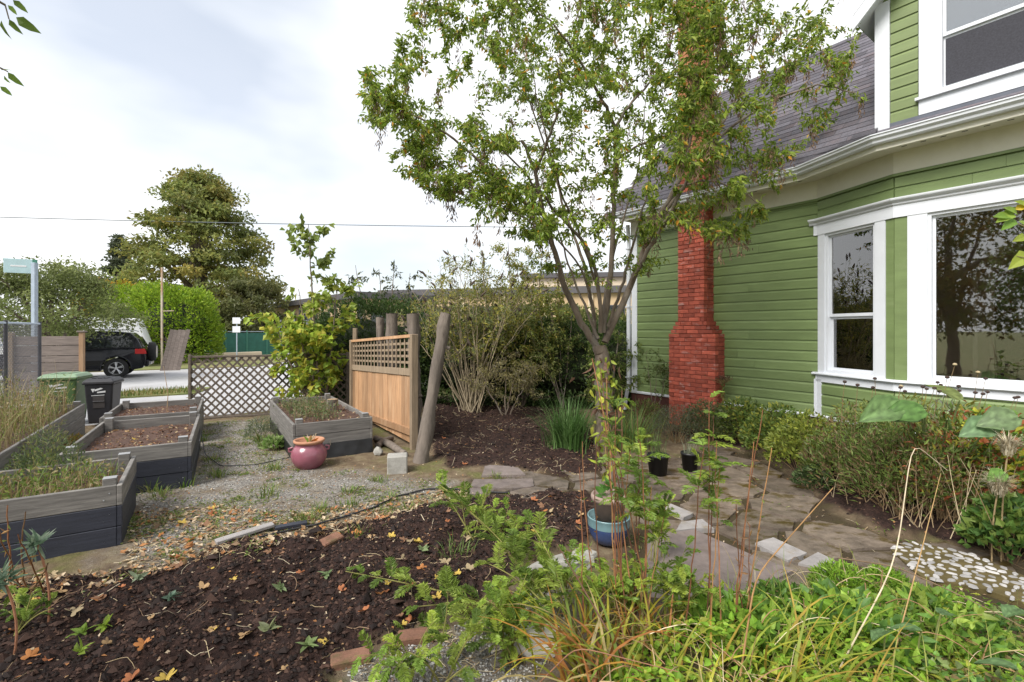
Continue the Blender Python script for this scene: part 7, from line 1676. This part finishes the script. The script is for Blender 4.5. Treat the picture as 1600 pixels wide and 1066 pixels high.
# ------------------------------------------------------------------ trees standing beside and behind the viewer (overhanging leaves, reflections)
def outside(p):
    if p[1] < .25: return True
    px, py = 800+p[0]/p[1]*F_PX, HZ-(p[2]-EYE)/p[1]*F_PX
    return px < -25 or px > 1640 or py < -40
t = clump_tree('overhanging_tree', 'small tree whose leafy twig tips hang into the sky', (-3.9, -.9, 0), 4.6, lambda z: 1.7*math.sin(min(1, z+.2)*math.pi*.85)**.6, .09, 110, 60, .07, [(.11, .17, .035), (.15, .2, .05)], 231, zlow=.4, keep=outside)
r = np.random.default_rng(232); q = [np.array((-2.6, .6, 3.5)), np.array((-2.2, 1.2, 3.1)), np.array(W(8, 8, 1.75)), np.array(W(14, 30, 1.75))]
m = MB(); o = np.array((-3.9, -.9, 0)); m.tube(np.array([(-3.9+.05, -.9, 2.4)]+q)-o, [.03, .018, .01, .004, .002], 6, (.12, .1, .07), cap=False)
q2 = [np.array((-2.3, 1.0, 3.2)), np.array((-2.0, 1.5, 2.75)), np.array(W(4, 108, 1.75)), np.array(W(12, 112, 1.75))]; m.tube(np.array(q2)-o, [.01, .007, .003, .002], 5, (.12, .1, .07), cap=False); m.build('twig', STEM, t)
LP = [((12, 8), (28, 24)), ((14, 30), (34, 55)), ((25, 27), (62, 52)), ((2, 32), (14, 62)), ((20, 0), (44, 20)), ((2, 110), (18, 108)), ((12, 113), (36, 136)), ((0, 135), (20, 150)), ((6, 118), (14, 130))]
for a, b in LP:
    m = MB(); A_ = np.array(W(*a, 1.75)); B_ = np.array(W(*b, 1.78)); l = np.linalg.norm(B_-A_); m.leaves([A_-o], [B_-A_], [[r.normal(0, .3), -1, .3]], l, l*.48, pick([(.13, .2, .04)], 1, r), fine=True)
    m.build('hanging_leaf', LEAF, t)
t = thing('leaning_shrub', 'green and yellow leaved twig reaching in front of the bay window', 'shrub', (2.75, 1.2, 0)); o = np.array((2.75, 1.2, 0)); m = MB(); tip = np.array(W(1578, 345, 1.9))
m.tube(curve(o, o+[-.1, .1, 1.6], tip, 12)-o, np.linspace(.014, .002, 12), 6, (.15, .13, .06), cap=False); tip2 = np.array(W(1585, 400, 1.9)); m.tube(curve(o+[-.1, .1, 1.2], o+[-.3, .4, 1.9], tip2, 8)-o, np.linspace(.006, .002, 8), 5, (.15, .13, .06), cap=False); m.build('stem', STEM, t)
for a, b, c in (((1585, 328), (1612, 318), (.55, .40, .03)), ((1590, 335), (1572, 322), (.2, .3, .05)), ((1580, 338), (1556, 336), (.16, .26, .04)), ((1585, 342), (1568, 358), (.15, .27, .04)), ((1592, 345), (1605, 352), (.2, .3, .05)), ((1583, 332), (1560, 345), (.22, .31, .05)), ((1605, 370), (1586, 375), (.3, .36, .05)), ((1608, 395), (1580, 418), (.3, .36, .05)), ((1608, 325), (1590, 312), (.25, .33, .04))):
    m = MB(); A_ = np.array(W(*a, 1.9)); B_ = np.array(W(*b, 1.88)); l = np.linalg.norm(B_-A_); m.leaves([A_-o], [B_-A_], [[r.normal(0, .3), -1, .5]], l, l*.5, [c], fine=True)
    m.build('leaf', LEAF, t)
clump_tree('reflected_tree', 'broad russet tree mirrored in the bay window panes', (-12.5, -2.5, 0), 8.5, lambda z: 3.6*math.sin(min(1, z+.15)*math.pi*.85)**.6, .25, 170, 60, .2, [(.13, .15, .04), (.22, .13, .04), (.16, .16, .05)], 241, zlow=.2)
clump_tree('reflected_tree', 'green tree mirrored in the big bay window pane', (-8.5, -5.5, 0), 6.5, lambda z: 2.6*math.sin(min(1, z+.15)*math.pi*.85)**.6, .2, 140, 60, .16, [(.10, .14, .03), (.13, .17, .04)], 242, zlow=.2)

# large dark leaves and dry stems lying in the ground cover
t = thing('burdock_leaves', 'few broad dull green leaves lying on the ground cover', 'plant', (*G(1420, 1000), 0)); o = np.array((*G(1420, 1000), 0)); r = np.random.default_rng(251)
for k, (px, py, L_, az) in enumerate(((1440, 985, .13, 150), (1385, 985, .11, 200), (1470, 960, .12, 20), (1590, 950, .12, 200), (1590, 1045, .14, 140))):
    p = np.array(W(px, py, EYE*F_PX/(py-HZ)*.84))-o
    big_leaf_mesh(L_, L_*.75, 260+k, (.12, .2, .085)).build('leaf', LEAF, t, smooth=True, loc=tuple(p), rot=(r.uniform(-.2, .4), .1, R(az)))
    MB().tube(curve((p[0]*.9, p[1]+.05, 0), (p[0], p[1]+.03, p[2]*.7), p, 5), .004, 5, (.2, .22, .08)).build('leaf_stalk', STEM, t)
m = MB()
for x, y in scatter(GC, 150, 270):
    a = r.uniform(0, 6.28); l = r.uniform(.15, .45); h = r.uniform(.10, .26); d = np.array([math.cos(a), math.sin(a)])*l/2
    m.tube(curve((x-d[0], y-d[1], h*r.uniform(.4, 1)), (x, y, h*1.2), (x+d[0], y+d[1], h*r.uniform(.3, 1)), 6), .002*r.uniform(.6, 1.5), 4, pick([(.4, .3, .17), (.26, .15, .08), (.5, .42, .28)], 1, r)[0], cap=False)
tag(m.build('dry_stems', STEM), 'dry tan stems fallen over the ground cover', 'dry stems', kind='stuff')
# crumbs on the bare soil of the beds
for bed, lab, xr, yr, z, n in ((bedB, 'bark and leaf crumbs on the middle bare soil bed', (-1.0, -.05), (.06, 1.88), .385, 500), (bedC, 'bark and leaf crumbs on the far low soil bed', (-1.05, -.05), (.06, 1.4), .415, 300), (bedD, 'dead leaves and crumbs in the bed behind the mauve pot', (-.92, -.05), (.05, 2.2), .445, 320)):
    x = r.uniform(*xr, n); y = r.uniform(*yr, n); P = np.array([bed_world(bed, a, b, z) for a, b in zip(x, y)]); P[:, 2] += r.uniform(-.015, .03, n)
    m = MB().leaves(P, norm(r.normal(size=(n, 3))*[1, 1, .3]), rdirs(n, r, 1.5), r.uniform(.02, .055, n), r.uniform(.01, .03, n), pick([(.2, .1, .06), (.3, .17, .09), (.42, .32, .2), (.1, .05, .035), (.14, .08, .05)], n, r))
    tag(m.build('leaf_crumbs', DRY), lab, 'leaf litter', kind='stuff')

# more feathery growth spilling over the brick edging and around the pot
r = np.random.default_rng(301)
for k, (px, py, n, H, sp, lab) in enumerate(((800, 1035, 16, .42, .28, 'low mass of feathery leaves around the white rock'), (870, 965, 14, .42, .24, 'feathery leaves massed in front of the edging stone'), (965, 985, 16, .42, .22, 'lush feathery clump at the foot of the red stalks'), (1050, 985, 14, .5, .24, 'feathery leaves between stalks and ground cover'), (640, 1060, 10, .3, .25, 'flat feathery leaves by the sunken bricks'), (790, 850, 9, .35, .2, 'feathery tuft growing in the mulch before the blue pot'), (1025, 880, 8, .5, .12, 'slender feathery stems right of the blue pot'))):
    st = []
    for _ in range(n):
        a = r.uniform(0, 6.28); l = sp*r.uniform(.3, 1.2); h = H*r.uniform(.5, 1.1); st.append(((r.normal(0, .05), r.normal(0, .05), 0), (math.cos(a)*l*.3, math.sin(a)*l*.3, h*.75), (math.cos(a)*l, math.sin(a)*l, h*r.uniform(.7, 1))))
    ferny_stem_plant('feathery_plant', lab, (*G(px, py), 0), st, 310+k, fl=.13, every=.05, pal=((.24, .34, .05), (.32, .40, .06), (.18, .28, .045)), sr=.004, sub=12, lw=.013)

cushion('tall pale weeds half hiding the green bin', 100, 660, .32, .85, 800, [(.22, .23, .09), (.3, .27, .14), (.18, .21, .07)], 331, .05, .18, loc=(-7.35, 7.75, 0))
cushion('broad bright green weeds in front of the purple slab', 1150, 1000, .3, .2, 420, [(.2, .36, .04), (.28, .42, .06), (.13, .25, .04)], 332, .075, .6, fine=True)
cushion('broad leaved weeds in the middle of the ground cover', 1330, 1010, .34, .24, 420, [(.2, .36, .04), (.28, .42, .06), (.11, .22, .05)], 333, .08, .55, fine=True)
cushion('fresh green weeds under the leaning canes', 1470, 1000, .3, .22, 420, [(.2, .34, .05), (.3, .4, .07), (.13, .25, .05)], 334, .07, .5, fine=True)

straps('strap_leaf_plant', 'yellowing strap leaves flopped across the near ground cover', (*G(1080, 1075), 0), 36, .5, .014, 341, (1.2, .6), [(.42, .40, .05), (.34, .36, .05), (.46, .30, .06)], .2, (1.2, 2.8))
